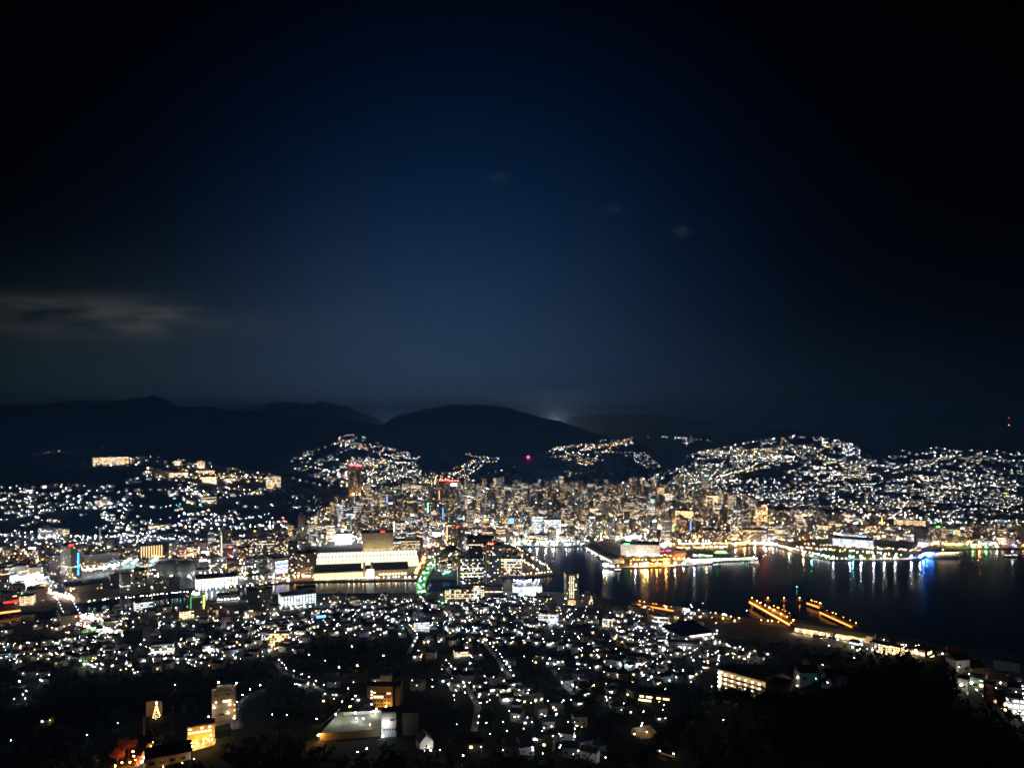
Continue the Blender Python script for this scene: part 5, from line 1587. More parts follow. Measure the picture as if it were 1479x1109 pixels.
# hotel whose every balcony carries a round lamp
x, y, z = pt(1080, 1004)
kk = y / F
hw, hh = 42.0, 11.5
t = thing('balcony_hotel', 'hotel slab with round warm lamps on every balcony, half hidden by dark trees', 'hotel', (x, y, z - 1.0), face_cam(1080) - .50); LM.append(('balcony lamp hotel', 1080, 990)); FOOT.append((x, y + 6, 34))
part_box(t, 'wall', CREAM, 0, 8, -8, hw, 14, hh + 8)
part_box(t, 'roof', mat('hotel_roof', (.22, .17, .10), noise=.3), 0, 8, hh, hw + 1, 15, .8)
part_box(t, 'roof_house', mat('hotel_roof', (.22, .17, .10)), 12, 14, hh + .8, 30, 10, 3.0)
for r in range(4):
    z0 = .6 + r * 2.75
    part_box(t, 'balcony_slab', CREAM, 2, -1.1, z0 - .3, hw - 5, 2.2, .3)
    part_box(t, 'balcony_rail', mat('rail_cream', (.40, .34, .24)), 2, -2.2, z0, hw - 5, .12, 1.0)
    for k in range(8):
        xx = -hw / 2 + 6.5 + k * 4.6
        part_box(t, 'balcony_divider', CREAM, xx - 2.3, -1.05, z0, .25, 2.1, 2.4)
        if r or R.random() < .6:
            b = MB(); b.octa((xx, -1.6, z0 + 1.7), .40); b.build('balcony_lamp', lampmat('warm', 3), t)
    b = MB(); b.octa((-hw / 2 + 1.6, -1.2, z0 + 1.7), .5); b.build('stair_lamp', lampmat('white', 3), t)
# long dark building with amber windows
t = plain('hillside_school', 'long dark building with a broken row of yellow windows on the slope', 'school', 921, 969, 1017, 1000, 12, mat('school_wall', (.16, .13, .09)), -.15, ROOFD, 'dark building with yellow windows')
for k, q in enumerate((1, 1, 0, 1, 1, 1, 0, 0, 1, 1, 0, 1, 1, 1)):
    if q:
        win(t, WINW, -t['w'] / 2 + 3 + k * 2.1, 6.0, 1.6, 1.5)
for k in range(5):
    win(t, GLASSY, -t['w'] / 2 + 2 + k * 2.6, 2.2, 2.0, 1.7)
b = MB(); b.box(-t['w'] / 2 - 5, 6, -4, 9, 14, 15, -.5, uv=False); b.build('side_wing', mat('school_grey', (.25, .24, .2)), t)
flood(t, -t['w'] / 2 - 9, -6, 9, 'warm', 0, .4)
# lit stone terrace
x, y, z = pt(930, 1067)
t = thing('hillside_terrace', 'stone terrace glowing amber between black trees', 'terrace', (x, y, z), face_cam(930) + .35); LM.append(('amber stone terrace', 930, 1056))
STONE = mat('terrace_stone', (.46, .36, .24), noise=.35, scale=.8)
b = MB(); b.face([(-11, 0, 0), (10, 0, 0), (10, 15, 5), (-6, 13, 4)]); b.face([(-11, -.5, -5), (10, -.5, -5), (10, 0, 0), (-11, 0, 0)]); b.build('paving', STONE, t)
part_box(t, 'wall', STONE, 10.5, 7, -4, 1, 15, 9); part_box(t, 'kerb', STONE, 0, -.4, -.4, 22, .8, 1.2)
b = MB()
for k in range(8):
    b.tube((-6 + k * 2, 9 - k * .2, 2.6 + k * .25), (-6 + k * 2, 9 - k * .2, 4.2 + k * .3), .07, n=4)
b.tube((-6, 9, 4.2), (8, 7.6, 6.3), .08, n=4); b.build('railing', DARK, t)
for q in ((-7, 3, 3.6, 'warm', 0), (1, 9, 7.5, 'white', 1), (2, 9, 9.2, 'white', 0), (4, 4, 4, 'amber', 0)):
    b = MB(); b.tube((q[0], q[1], q[2] - 4), (q[0], q[1], q[2]), .08, n=5); b.build('lamp_post', DARK, t)
    b = MB(); b.octa(q[:3], .34); b.build('lamp_head', lampmat(q[3], q[4] + 3), t)
x, y, z = pt(970, 1094)
t = thing('roadside_wall', 'low curved roadside wall lit tan near the lower edge', 'wall', (x, y, z), -.5); LM.append(('curved tan roadside wall', 970, 1092))
b = MB()
for k in range(8):
    a0, a1 = -.7 + k * .18, -.7 + (k + 1) * .18
    P = lambda a, zz, rr: (math.sin(a) * rr, 14 - math.cos(a) * rr, zz)
    b.face([P(a0, -3, 14), P(a1, -3, 14), P(a1, 1.5, 14), P(a0, 1.5, 14)]); b.face([P(a0, 1.5, 14), P(a1, 1.5, 14), P(a1, 1.5, 16), P(a0, 1.5, 16)])
b.build('wall', STONE, t)
for k in (-6, 2):
    b = MB(); b.tube((k, -3.0, -2), (k, -3.0, 3.6), .09, n=5); b.build('lamp_post', DARK, t); b = MB(); b.octa((k, -2.6, 3.8), .34); b.build('lamp_head', lampmat('warm', 3), t)

# school and gate of the middle slope
BRN = mat('ochre_render', (.40, .29, .17), noise=.2, scale=.5)
t = plain('school_block', 'ochre school block with a column of five lamps and three bright windows', 'school', 530, 567, 1021, 990, 11, BRN, -.18, mat('ochre_roof', (.2, .15, .1)), 'ochre school block')
w, h = t['w'], t['h']
for k in range(5):
    win(t, WINC, -w / 2 + 4.0, 2.2 + k * 2.7, 1.0, 1.2)
for k in range(3):
    win(t, GLASSY, -w / 2 + 7.0 + k * 2.9, 8.2, 2.3, 1.6)
for r in range(4):
    for k in range(5):
        if not (r == 2 and k < 3):
            win(t, WIN_OFF, -w / 2 + 7.0 + k * 2.9, 1.6 + r * 3.2, 2.0, 1.4)
win(t, WINW, -w / 2 + 6.4, 12.2, 2.4, .7); win(t, WINW, w / 2 - 3.4, 11.6, 3.0, .9)
part_box(t, 'side_wing', mat('ochre_shade', (.20, .14, .09), noise=.2), w / 2 + 3.2, 9, -8, 6.2, 14, h + 7)
flood(t, w / 2 - 5, -4.5, 2.5, 'amber', 2, .5, 'wall_lamp'); flood(t, -w / 2 + 9, -6, 1.0, 'amber', 1, .5, 'wall_lamp')
t = plain('school_tower', 'pale square tower rising behind the ochre school block', 'tower', 549, 564, 1000, 975, 9, CREAM, -.15, CREAM, 'pale square tower'); flood(t, 2, -5, 4, 'warm', 1, .45)
t = plain('school_hall', 'white lit hall wall facing the courtyard with a grey side wing', 'hall', 551, 572, 1064, 1028, 10, WHITE, -.05, CONC, 'white lit hall')
part_box(t, 'side_wing', mat('wing_grey', (.28, .25, .21), noise=.2), t['w'] / 2 + 8.2, 10, -8, 16, 16, t['h'] + 6)
for k in range(5):
    win(t, WIN_OFF, -t['w'] / 2 + 2 + k * 2, 5, 1.2, 1.2)
win(t, WIN_OFF, 2.5, t['h'] - 6, 3.2, .9)
flood(t, -t['w'] / 2 + 3, -3.2, t['h'] - 8, 'white', 1, .5); flood(t, -1, -3, t['h'] - 8.5, 'white', 0, .5); flood(t, -t['w'] / 2 + 1, -3.6, 2.2, 'cool', 1, .4)
for k in range(4):
    flood(t, -4 + k * 4.2, -8, -1.5, 'white', 1, .42, 'path_lamp')
x, y, z = pt(508, 1066)
t = thing('courtyard_terrace', 'raised courtyard with pale green paving above a wall washed amber', 'terrace', (x, y, z), face_cam(508) - .03); LM.append(('raised courtyard', 505, 1048)); FOOT.append((x, y + 12, 36))
PAV = mat('green_paving', (.34, .38, .31), noise=.35, scale=.5)
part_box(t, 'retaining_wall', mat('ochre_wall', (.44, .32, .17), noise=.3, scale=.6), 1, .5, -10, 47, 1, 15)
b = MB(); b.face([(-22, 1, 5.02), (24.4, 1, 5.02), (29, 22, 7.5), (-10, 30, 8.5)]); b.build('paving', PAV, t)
part_box(t, 'parapet', CONC, 1, .4, 5.03, 48, 1.1, .5)
b = MB(); b.face([(-26, 4, 6), (-11, 30, 9), (-8, 31, 12), (-20, 8, 9.5)]); b.build('roof', mat('tile_grey', (.28, .25, .21), noise=.3), t)
part_box(t, 'boundary_wall', WHITE, 9, 24, 6, 32, .6, 4)
for q in ((-2, 26, 13.5, 'yellow', 1, .55), (2, 17, 12.0, 'cool', 1, .5), (3, 14, 9, 'white', 1, .4), (-23.5, -2, 5, 'amber', 2, .6), (-12, 14, 13, 'white', 2, .4), (16, 20, 11, 'white', 2, .4), (8, 10, 10, 'white', 1, .4), (13, 3, 8, 'warm', 0, .4)):
    b = MB(); b.tube((q[0], q[1], q[2] - 6), q[:3], .1, n=5); b.build('lamp_post', DARK, t)
    b = MB(); b.octa(q[:3], q[5]); b.build('lamp_head', lampmat(q[3], q[4] + 3), t)
x, y, z = pt(530, 1052)
t = thing('gate_tower', 'dark pagoda roofed gate tower standing in the raised courtyard', 'gate', (x, y - 1, z + 3), face_cam(530)); LM.append(('pagoda roofed gate', 530, 1035))
part_box(t, 'body', mat('gate_wood', (.035, .03, .03)), 0, 2.5, -4, 7.5, 5, 15)
for zz, sc in ((11, 9.5), (16.5, 6.5)):
    b = MB()
    for i in range(4):
        a0, a1 = math.pi / 4 + i * math.pi / 2, math.pi / 4 + (i + 1) * math.pi / 2
        A, B = (sc * math.cos(a0), 2.5 + sc * .75 * math.sin(a0), zz + .7), (sc * math.cos(a1), 2.5 + sc * .75 * math.sin(a1), zz + .7)
        mA, mB = (sc * .5 * math.cos(a0), 2.5 + sc * .4 * math.sin(a0), zz + 1.8), (sc * .5 * math.cos(a1), 2.5 + sc * .4 * math.sin(a1), zz + 1.8)
        b.face([A, B, mB, mA]); b.face([mA, mB, (0, 2.5, zz + 5)])
        b.face([B, A, (0, 2.5, zz)])
    b.build('roof', mat('gate_tile', (.03, .03, .035)), t)
part_box(t, 'upper_body', mat('gate_wood', (.035, .03, .03)), 0, 2.5, 12.8, 5, 3.6, 4)
win(t, WINW, 1.6, 5, .5, 3.0)
# dark trees standing before the balcony hotel
for k in range(16):
    u, v = 1026 + k * 6.6, 1014 + R.uniform(-1, 5) + k * .3
    x, y, z = pt(u, v)
    leafy('tree', 'black leafy tree masking the foot of the balcony hotel', x, y - 2, z - 1, R.uniform(8, 10), R.uniform(3.2, 4.4), LEAF, 240, size=.7, group='trees before the balcony hotel')
for k in range(20):
    f = k / 19
    u, v = 930 + 112 * f + R.uniform(-6, 6), 1092 - 78 * f + R.uniform(-3, 8)
    x, y, z = pt(u, v)
    leafy('tree', 'black leafy tree on the bare slope under the balcony hotel', x, y, z - .5, R.uniform(7, 9.5), R.uniform(3.4, 4.6), LEAF, 240, size=.75, group='trees below the balcony hotel')
for u, v in ((1034, 1015), (1041, 1017), (1049, 1018), (1058, 1019)):
    x, y, z = pt(u, v)
    leafy('tree', 'black leafy tree masking the foot of the balcony hotel', x, y, z - 1, 11.5, 5.0, LEAF, 620, size=.8, group='trees before the balcony hotel')
# glaring white house
x, y, z = pt(616, 1081)
t = thing('gabled_house', 'small house whose gable wall is floodlit glaring white', 'house', (x, y, z), face_cam(616) + .25); LM.append(('glaring white gable house', 616, 1072)); FOOT.append((x, y + 5, 9))
b = MB(); w2 = 4.6
b.face([(-w2, 0, -3), (w2, 0, -3), (w2, 0, 4.5), (0, 0, 9), (-w2, 0, 4.5)]); b.face([(w2, 0, -3), (w2, 11, -3), (w2, 11, 4.5), (w2, 0, 4.5)]); b.face([(-w2, 11, -3), (-w2, 0, -3), (-w2, 0, 4.5), (-w2, 11, 4.5)]); b.face([(w2, 11, -3), (-w2, 11, -3), (-w2, 11, 4.5), (0, 11, 9), (w2, 11, 4.5)])
b.build('wall', WHITE, t)
b = MB()
for s in (-1, 1):
    q = [(s * 5.2, -.4, 4.2), (s * 5.2, 11.4, 4.2), (0, 11.4, 9.35), (0, -.4, 9.35)]
    b.face(q if s > 0 else q[::-1])
b.build('roof', mat('blue_slate', (.12, .15, .20)), t)
win(t, WIN_OFF, 0, 1, 1.4, 1.6)
for q in (-2.5, 1.5):
    flood(t, q, -5.5, 1.2, 'white', 2, .34)
# hotel slab and amber entrance of the lower left
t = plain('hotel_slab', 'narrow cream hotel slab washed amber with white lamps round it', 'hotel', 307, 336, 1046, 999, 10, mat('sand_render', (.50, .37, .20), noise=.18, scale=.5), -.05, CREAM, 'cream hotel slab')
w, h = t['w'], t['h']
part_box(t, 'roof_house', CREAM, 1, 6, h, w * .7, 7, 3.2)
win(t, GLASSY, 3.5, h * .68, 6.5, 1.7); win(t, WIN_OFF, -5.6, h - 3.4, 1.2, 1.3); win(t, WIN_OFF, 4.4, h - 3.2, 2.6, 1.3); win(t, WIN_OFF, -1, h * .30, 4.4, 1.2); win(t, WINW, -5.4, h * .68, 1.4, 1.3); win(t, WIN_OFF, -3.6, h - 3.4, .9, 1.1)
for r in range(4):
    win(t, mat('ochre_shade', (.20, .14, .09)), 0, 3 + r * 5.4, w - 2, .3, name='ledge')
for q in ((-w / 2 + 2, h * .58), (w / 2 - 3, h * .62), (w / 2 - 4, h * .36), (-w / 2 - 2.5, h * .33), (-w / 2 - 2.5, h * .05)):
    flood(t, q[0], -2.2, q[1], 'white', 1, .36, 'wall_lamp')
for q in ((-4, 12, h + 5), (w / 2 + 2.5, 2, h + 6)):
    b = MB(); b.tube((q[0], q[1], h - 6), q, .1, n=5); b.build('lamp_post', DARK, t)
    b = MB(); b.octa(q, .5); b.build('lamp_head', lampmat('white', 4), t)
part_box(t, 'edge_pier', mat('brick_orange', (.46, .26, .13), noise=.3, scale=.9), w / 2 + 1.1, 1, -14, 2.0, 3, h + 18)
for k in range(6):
    flood(t, w / 2 + 1.0, -1.6, -8 + k * 5.0, 'amber', 0, .28, 'pier_lamp')
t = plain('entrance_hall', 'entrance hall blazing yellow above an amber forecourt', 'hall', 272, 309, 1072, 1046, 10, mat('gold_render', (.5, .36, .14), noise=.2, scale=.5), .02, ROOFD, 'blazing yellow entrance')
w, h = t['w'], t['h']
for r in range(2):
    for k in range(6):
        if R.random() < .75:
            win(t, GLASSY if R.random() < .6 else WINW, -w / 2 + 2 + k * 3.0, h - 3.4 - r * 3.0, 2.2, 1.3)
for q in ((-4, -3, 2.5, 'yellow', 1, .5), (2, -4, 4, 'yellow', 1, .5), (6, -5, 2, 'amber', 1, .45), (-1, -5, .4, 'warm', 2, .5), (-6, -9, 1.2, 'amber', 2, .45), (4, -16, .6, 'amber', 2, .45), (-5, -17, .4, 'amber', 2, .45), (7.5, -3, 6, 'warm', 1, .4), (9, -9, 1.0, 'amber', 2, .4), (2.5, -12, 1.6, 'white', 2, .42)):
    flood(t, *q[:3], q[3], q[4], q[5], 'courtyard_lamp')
b = MB()
cs, sn = math.cos(t.rotation_euler.z), math.sin(t.rotation_euler.z)
def on_ground(lx, ly, up):
    wx, wy = t.location.x + lx * cs - ly * sn, t.location.y + lx * sn + ly * cs
    return (lx, ly, gz(wx, wy) - t.location.z + up)
for k in range(5):
    y0, y1 = -.5 - k * 4.5, -.5 - (k + 1) * 4.5
    b.face([on_ground(-w / 2 + 1 - k * .4, y0, .6), on_ground(-w / 2 + .6 - k * .4, y1, .6), on_ground(w / 2 + 1 - k * .5, y1, .6), on_ground(w / 2 + 1.5 - k * .5, y0, .6)])
for lx, ly, hue in ((-7, -7, 'amber'), (5, -8, 'amber'), (-3, -13, 'warm'), (8, -13, 'amber'), (1, -19, 'amber'), (-7, -18, 'amber')):
    q = on_ground(lx, ly, 3.4)
    flood(t, *q, hue, 2, .42, 'courtyard_lamp')
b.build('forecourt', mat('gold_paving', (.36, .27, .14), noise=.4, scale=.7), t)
t = plain('tile_roof_house', 'low dark roofed house in front of the blazing entrance, pale end walls', 'house', 214, 273, 1104, 1089, 8, CREAM, .05, ROOFD, 'low dark roofed house')
w, h = t['w'], t['h']
b = MB(); b.gable(0, 6, h, w + 2, 16, 6); b.build('gable_roof', ROOFD, t)
for k in range(4):
    win(t, WIN_OFF, -w / 2 + 4 + k * 7, 2.2, 3.6, 2.0)
flood(t, -4, -6, 2.0, 'amber', 0, .42); flood(t, 9, -6, 2, 'amber', 0, .42); flood(t, w / 2 + 2, -3, 2, 'white', 1, .34)


x, y, z = pt(226, 1038)
t = leafy('christmas_tree', 'cone shaped tree covered in warm fairy lights against a glowing wall', x, y, z, 14.5, 3.2, LEAF, 500, conical=True, size=.45)
LM.append(('fairy light tree', 226, 1024))
for k in range(90):
    f = (k + .5) / 90
    a = k * 2.399
    rr = 3.2 * (1 - f) + .15
    b = MB(); b.octa((math.cos(a) * rr, math.sin(a) * rr, 14.2 * (.10 + .9 * f)), .13); b.build('fairy_light', lampmat('amber' if k % 3 else 'warm', 3), t)
b = MB(); b.octa((0, 0, 15), .5); b.build('tree_star', lampmat('warm', 4), t)
x2, y2, z2 = pt(219, 1037)
t = thing('garden_wall', 'curved cream wall glowing behind the fairy light tree', 'wall', (x2, y2 + 9, z2 - .5), 0)
b = MB()
for k in range(8):
    a0, a1 = -1 + k * .25, -1 + (k + 1) * .25
    b.face([(9 * math.sin(a0), -9 + 9 * math.cos(a0), -3), (9 * math.sin(a1), -9 + 9 * math.cos(a1), -3), (9 * math.sin(a1), -9 + 9 * math.cos(a1), 13.5), (9 * math.sin(a0), -9 + 9 * math.cos(a0), 13.5)])
b.build('wall', BRN, t)
x, y, z = pt(208, 1061)
t = thing('chimney_stack', 'slim dark chimney beside the fairy light tree', 'chimney', (x, y, z)); b = MB(); b.tube((0, 0, -2), (0, 0, 16), .9, .7, 10); b.build('shaft', mat('brick_orange', (.46, .26, .13)), t); b = MB(); b.tube((0, 0, 16), (0, 0, 16.6), .95, .95, 10); b.build('cap', DARK, t)
RLEAF = mat('red_leaves', (.30, .085, .045), noise=.4, scale=.8)
for k, (u, v, h, r, lab) in enumerate(((186, 1092, 13, 6.2, 'largest reddish tree by the lamp lined path'), (170, 1102, 10, 5.2, 'broad reddish tree at the dark left end of the lamp lined path'), (194, 1106, 8, 4.4, 'low reddish tree right against the lamps of the path'), (178, 1080, 8, 4, 'small reddish tree behind the largest one'))):
    x, y, z = pt(u, v)
    leafy('maple_tree', lab, x, y, z, h, r, RLEAF, 700, size=.42)
LM.append(('reddish path trees', 180, 1088))
x, y, z = pt(200, 1105)
t = thing('stepped_path', 'narrow stepped path edged with orange glow and white lamps', 'path', (x, y, z), .12)
b = MB()
for k in range(16):
    b.box(.2 * k - 1, k * 1.3, -3 + k * .55, 3.2, 1.35, 3.2, uv=False)
b.build('steps', mat('brick_orange', (.46, .26, .13)), t)
for k, (hue, lv, s) in enumerate((('white', 2, .45), ('white', 1, .4), ('white', 2, .42), ('orange', 1, .3), ('orange', 1, .3), ('amber', 0, .3))):
    b = MB(); b.tube((2.6 + .45 * k, k * 3.4, -1), (2.6 + .45 * k, k * 3.4, 2.6 + k * 1.5), .08, n=5); b.build('lamp_post', DARK, t)
    b = MB(); b.octa((2.6 + .45 * k, k * 3.4, 2.8 + k * 1.5), s); b.build('lamp_head', lampmat(hue, lv + 3), t)
for q in ((-6, 8, 4), (-12, 0, 3), (-3, 3, 3), (-9, 14, 5), (-15, -5, 3), (-7, 2, 2)):
    b = MB(); b.octa(q, .55); b.build('tree_uplight', lampmat('orange', 5), t)
# curved grey road wall with its lamps
x, y, z = pt(352, 1046)
t = thing('curved_road_wall', 'pale retaining wall curving beside a row of white road lamps', 'wall', (x, y, z), 0); LM.append(('curved pale road wall', 352, 1020))
b, b2 = MB(), MB()
pts = [pt(u, v) for u, v in ((347, 1052), (344, 1040), (346, 1028), (352, 1017), (361, 1008), (372, 1001), (383, 998))]
pts = [Vector((p[0] - x, p[1] - y, p[2] - z)) for p in pts]
for p, q in zip(pts[:-1], pts[1:]):
    n = Vector(((q - p).y, -(q - p).x, 0)).normalized()
    b.face([tuple(p + Vector((0, 0, -2))), tuple(q + Vector((0, 0, -2))), tuple(q + Vector((0, 0, 3.2))), tuple(p + Vector((0, 0, 3.2)))])
    b2.face([tuple(p - n * 7 + Vector((0, 0, .4))), tuple(p + Vector((0, 0, .4))), tuple(q + Vector((0, 0, .4))), tuple(q - n * 7 + Vector((0, 0, .4)))])
    b2.face([tuple(p + n * 5 + Vector((0, 0, .35))), tuple(p + Vector((0, 0, .35))), tuple(q + Vector((0, 0, .35))), tuple(q + n * 5 + Vector((0, 0, .35)))][::-1])
    m = (p + q) / 2 - n * 4
    b3 = MB(); b3.tube(tuple(m), tuple(m + Vector((0, 0, 6))), .1, n=5); b3.build('lamp_post', DARK, t)
    b3 = MB(); b3.octa(tuple(m + Vector((0, 0, 6.2))), .40); b3.build('lamp_head', lampmat('cool', 4), t)
b.build('wall', CONC, t); b2.build('road', mat('road_grey', (.22, .22, .22), noise=.3), t)
# gymnasium with a huge dark roof
x, y, z = pt(1007, 923)
t = thing('gymnasium', 'square gymnasium with huge black hipped roof and a lit window strip below', 'gymnasium', (x, y, z), face_cam(1007) + .62); LM.append(('black roofed gymnasium', 1002, 900)); FOOT.append((x + 2, y + 32, 48))
s = 52
part_box(t, 'wall', mat('gym_wall', (.30, .29, .26)), -s / 2 + s * .5, s / 2, -6, s, s, 14)
for k in range(9):
    b = MB(); b.box(-s / 2 + 3 + k * 5.6, -.15, 4.2, 4.4, .3, 2.2, uv=False, bottom=True); b.build('window', GLASSW, t)
    b = MB(); b.box(s / 2 + .15, 3 + k * 5.6, 4.2, .3, 4.2, 1.8, uv=False, bottom=True); b.build('window', GLASSY if k % 3 else GLASSW, t)
b = MB(); b.box(0, -6, 1.2, s, 10, .4, uv=False, bottom=True); b.build('porch_roof', CONC, t)
b = MB(); b.gable(0, s / 2, 8, s + 6, s + 6, 13, 0, hip=18); b.build('roof', mat('black_roof', (.012, .012, .014)), t)
for q in (-18, -6, 8, 20):
    flood(t, q, -10, 3.5, 'white', 1, .5)
for a in ((598, 620, 912, 898, 12, style((.55, .62, .52), .8, .5, .2, 1.9), 'greenish white lit block among dark roofs on the near slope', 'greenish lit block'), (657, 680, 949, 940, 10, style((.45, .45, .32), .8, .5, .9, 1.9), 'pale yellow windowed block above black trees', None), (778, 805, 903, 885, 14, style(W_GREY, .3, .2, .3), 'grey block with a glaring blue white lamp before it', 'grey block with blue lamp'),
          (820, 852, 920, 908, 14, style(W_DARK, .02), 'dark long shed with pale end wall', None), (870, 884, 906, 893, 12, style(W_CREAM, .5, .3, .8), 'narrow cream block beside the golden yard', None), (945, 965, 906, 890, 14, style(W_GREY, .25, .3, .4), 'grey white block on the bright yard edge', None),
          (948, 964, 930, 923, 10, style((.4, .42, .45), .9, .5, .1, 2.2), 'bluish lit school wing below the gymnasium', None), (965, 1010, 938, 927, 12, style(W_GREY, .05), 'long grey school building below the gymnasium', 'long grey school'), (450, 462, 893, 880, 12, style(W_GREY, .1), 'upright grey block right of the banded hospital', None),
          (390, 402, 890, 874, 12, style((.35, .42, .33), .1), 'greenish office left of the banded hospital', None), (219, 248, 947, 930, 14, style((.7, .68, .66), .5, .4, .3, 2.2), 'white lit supermarket on the left slope', 'white supermarket'), (293, 309, 944, 931, 10, style((.5, .5, .62), .5, .6, .1, 2.2), 'small block striped violet white', 'violet striped block'),
          (324, 343, 948, 938, 10, style((.3, .36, .5), .1), 'blue roofed hall glowing faintly', None), (388, 396, 940, 914, 8, style((.6, .3, .2), .6, .4, 1, 2.2), 'slim building front glowing orange on the left slope', 'slim orange front'), (397, 418, 925, 914, 10, style((.6, .42, .25), .8, .6, 1, 2.6), 'wide orange lit shop beside the slim orange front', None),
          (1415, 1452, 978, 970, 9, style((.7, .7, .68), .1, .8, .2, 2.0), 'long white lit shed in the eastern cluster', 'long white shed'), (1397, 1418, 994, 978, 9, style((.25, .4, .18), .1, .1), 'green lit block in the eastern cluster', 'green lit block'), (1384, 1397, 997, 980, 8, style(W_TAN, .25), 'tan block at the edge of the eastern cluster', None),
          (1419, 1434, 1010, 988, 9, style((.12, .02, .02), .02), 'dark red tower block in the eastern cluster', None), (1438, 1470, 968, 955, 14, style((.6, .62, .6), .02), 'pale blank roofed hall above the long white shed', None), (1440, 1452, 1022, 1002, 8, style((.5, .36, .2), .6, .2, 1, 2.6), 'block with four amber windows beside the dark red one', None),
          (1458, 1478, 1034, 1008, 9, style(W_WHITE, .5, .5, .1, 2.2), 'white apartment block with bright balcony rows near the frame edge', None), (320, 333, 905, 890, 10, style((.4, .3, .3), .05), 'maroon grey block on the left slope', None), (352, 364, 893, 880, 10, style(W_CREAM, .4, .3, .9), 'small cream shop block with red lamps', None),
          (478, 486, 880, 868, 8, style(W_DARK, .5, 0, .2), 'thin dark block dotted with white windows', None), (505, 522, 874, 866, 10, style(W_GREY, .1), 'grey flat block near the river bend', None), (118, 128, 962, 946, 9, style((.2, .4, .15), .0), 'narrow block with green lit side', None)):
    t = building('hillside_building', a[6], 'building', a[0], a[1], a[2], a[3], a[4], a[5], R.uniform(-.3, .3), phrase=a[7], pent=a[3] < 900)
    hue = 'amber' if 'orange' in a[6] or 'amber' in a[6] else 'white'
    if 'dark' not in a[6] and 'blank' not in a[6]:
        flood(t, R.uniform(-.3, .3) * t['w'], -5, 4.5, hue, 1, .6)
    if 'blue lamp' in str(a[7]):
        flood(t, t['w'] * .3, -3, 6, 'cool', 2, 1.3)

# ------------------------------------------------------------------ downtown: a skewed street grid of blocks
ORD = ['nearest', 'second nearest', 'third nearest', 'fourth nearest', 'fifth nearest', 'sixth nearest', 'seventh nearest', 'eighth nearest', 'ninth nearest', 'tenth nearest'] + ['%s nearest' % w for w in (
    'eleventh twelfth thirteenth fourteenth fifteenth sixteenth seventeenth eighteenth nineteenth twentieth'.split())]
for tens, last in (('twenty', 'thirtieth'), ('thirty', 'fortieth'), ('forty', 'fiftieth'), ('fifty', 'sixtieth'), ('sixty', 'seventieth')):
    ORD += ['%s-%s nearest' % (tens, w) for w in 'first second third fourth fifth sixth seventh eighth ninth'.split()] + [last + ' nearest']


def name_by_neighbour(items):
    """items: (object, look, column, row, noun). Labels from look plus rank among all items beside the same landmark."""
    taken = {}
    todo = []
    for it in items:
        o, look, u, v = it
        c = sorted(((u - l[1]) ** 2 + (1.6 * (v - l[2])) ** 2, i) for i, l in enumerate(LM))[:1]
        d2, i = c[0]
        dx, dy = u - LM[i][1], v - LM[i][2]
        side = ('left of' if dx < 0 else 'right of') if abs(dx) > abs(dy) * 1.3 else ('behind' if dy < 0 else 'in front of')
        taken.setdefault((i, side), []).append((d2, len(todo)))
        todo.append((o, look, LM[i][0], side))
    for key, lst in taken.items():
        lst.sort()
        for r, (d2, j) in enumerate(lst):
            o, look, ph, side = todo[j]
            nth = ORD[min(r, len(ORD) - 1)]
            lab = '%s, %s %s the %s' % (look, nth if r else 'nearest one', side, ph)
            w = lab.split()
            if len(w) > 16:
                lw = look.split()
                lab = '%s, %s %s the %s' % (' '.join(lw[:3]), nth, side, ph)
            o['label'] = lab


DENSE = [(430, 766), (480, 738), (540, 716), (600, 708), (760, 705.5), (1000, 705.5), (1060, 718), (1112, 738), (1112, 785), (1062, 785), (1000, 786), (955, 786), (905, 780), (848, 784), (752, 787), (712, 789), (640, 798), (612, 789), (450, 789), (400, 786)]
FLATS = [(-260, 800), (0, 797), (200, 790), (330, 789), (400, 770), (450, 789), (450, 835), (300, 845), (120, 868), (0, 880), (-260, 888)]
SOUTH = [(1112, 738), (1200, 748), (1300, 765), (1400, 765), (1479, 766), (1720, 770), (1720, 790), (1400, 788), (1345, 790), (1300, 781), (1200, 776), (1150, 786), (1112, 784)]
BANK = [(180, 884), (300, 874), (420, 866), (640, 862), (860, 868), (960, 885), (1000, 905), (960, 915), (640, 900), (400, 905), (180, 915), (90, 905)]
POINT = [(612, 800), (640, 800), (720, 795), (752, 800), (745, 828), (640, 832)]
ZONES = [(DENSE, 'dense'), (FLATS, 'flats'), (SOUTH, 'south'), (BANK, 'bank'), (POINT, 'point')]
WALLS = [((.56, .50, .40), 'cream'), ((.42, .40, .37), 'grey'), ((.70, .69, .66), 'white'), ((.34, .25, .18), 'brown'), ((.50, .44, .34), 'tan'), ((.30, .32, .32), 'slate'), ((.60, .57, .50), 'pale'), ((.45, .30, .22), 'russet'), ((.22, .21, .20), 'dark')]
FOOTA = np.array(FOOT)


def blocked(x, y, r):
    return bool((np.hypot(FOOTA[:, 0] - x, FOOTA[:, 1] - y) < FOOTA[:, 2] + r).any())


GRID = .42
gc, gs = math.cos(GRID), math.sin(GRID)
BLD = []
BLDPOS = []


def zone_of(u, v):
    a, b = np.array([u]), np.array([v])
    for poly, nm in ZONES:
        if in_poly(a, b, np.array(poly, float))[0]:
            return nm
    return None


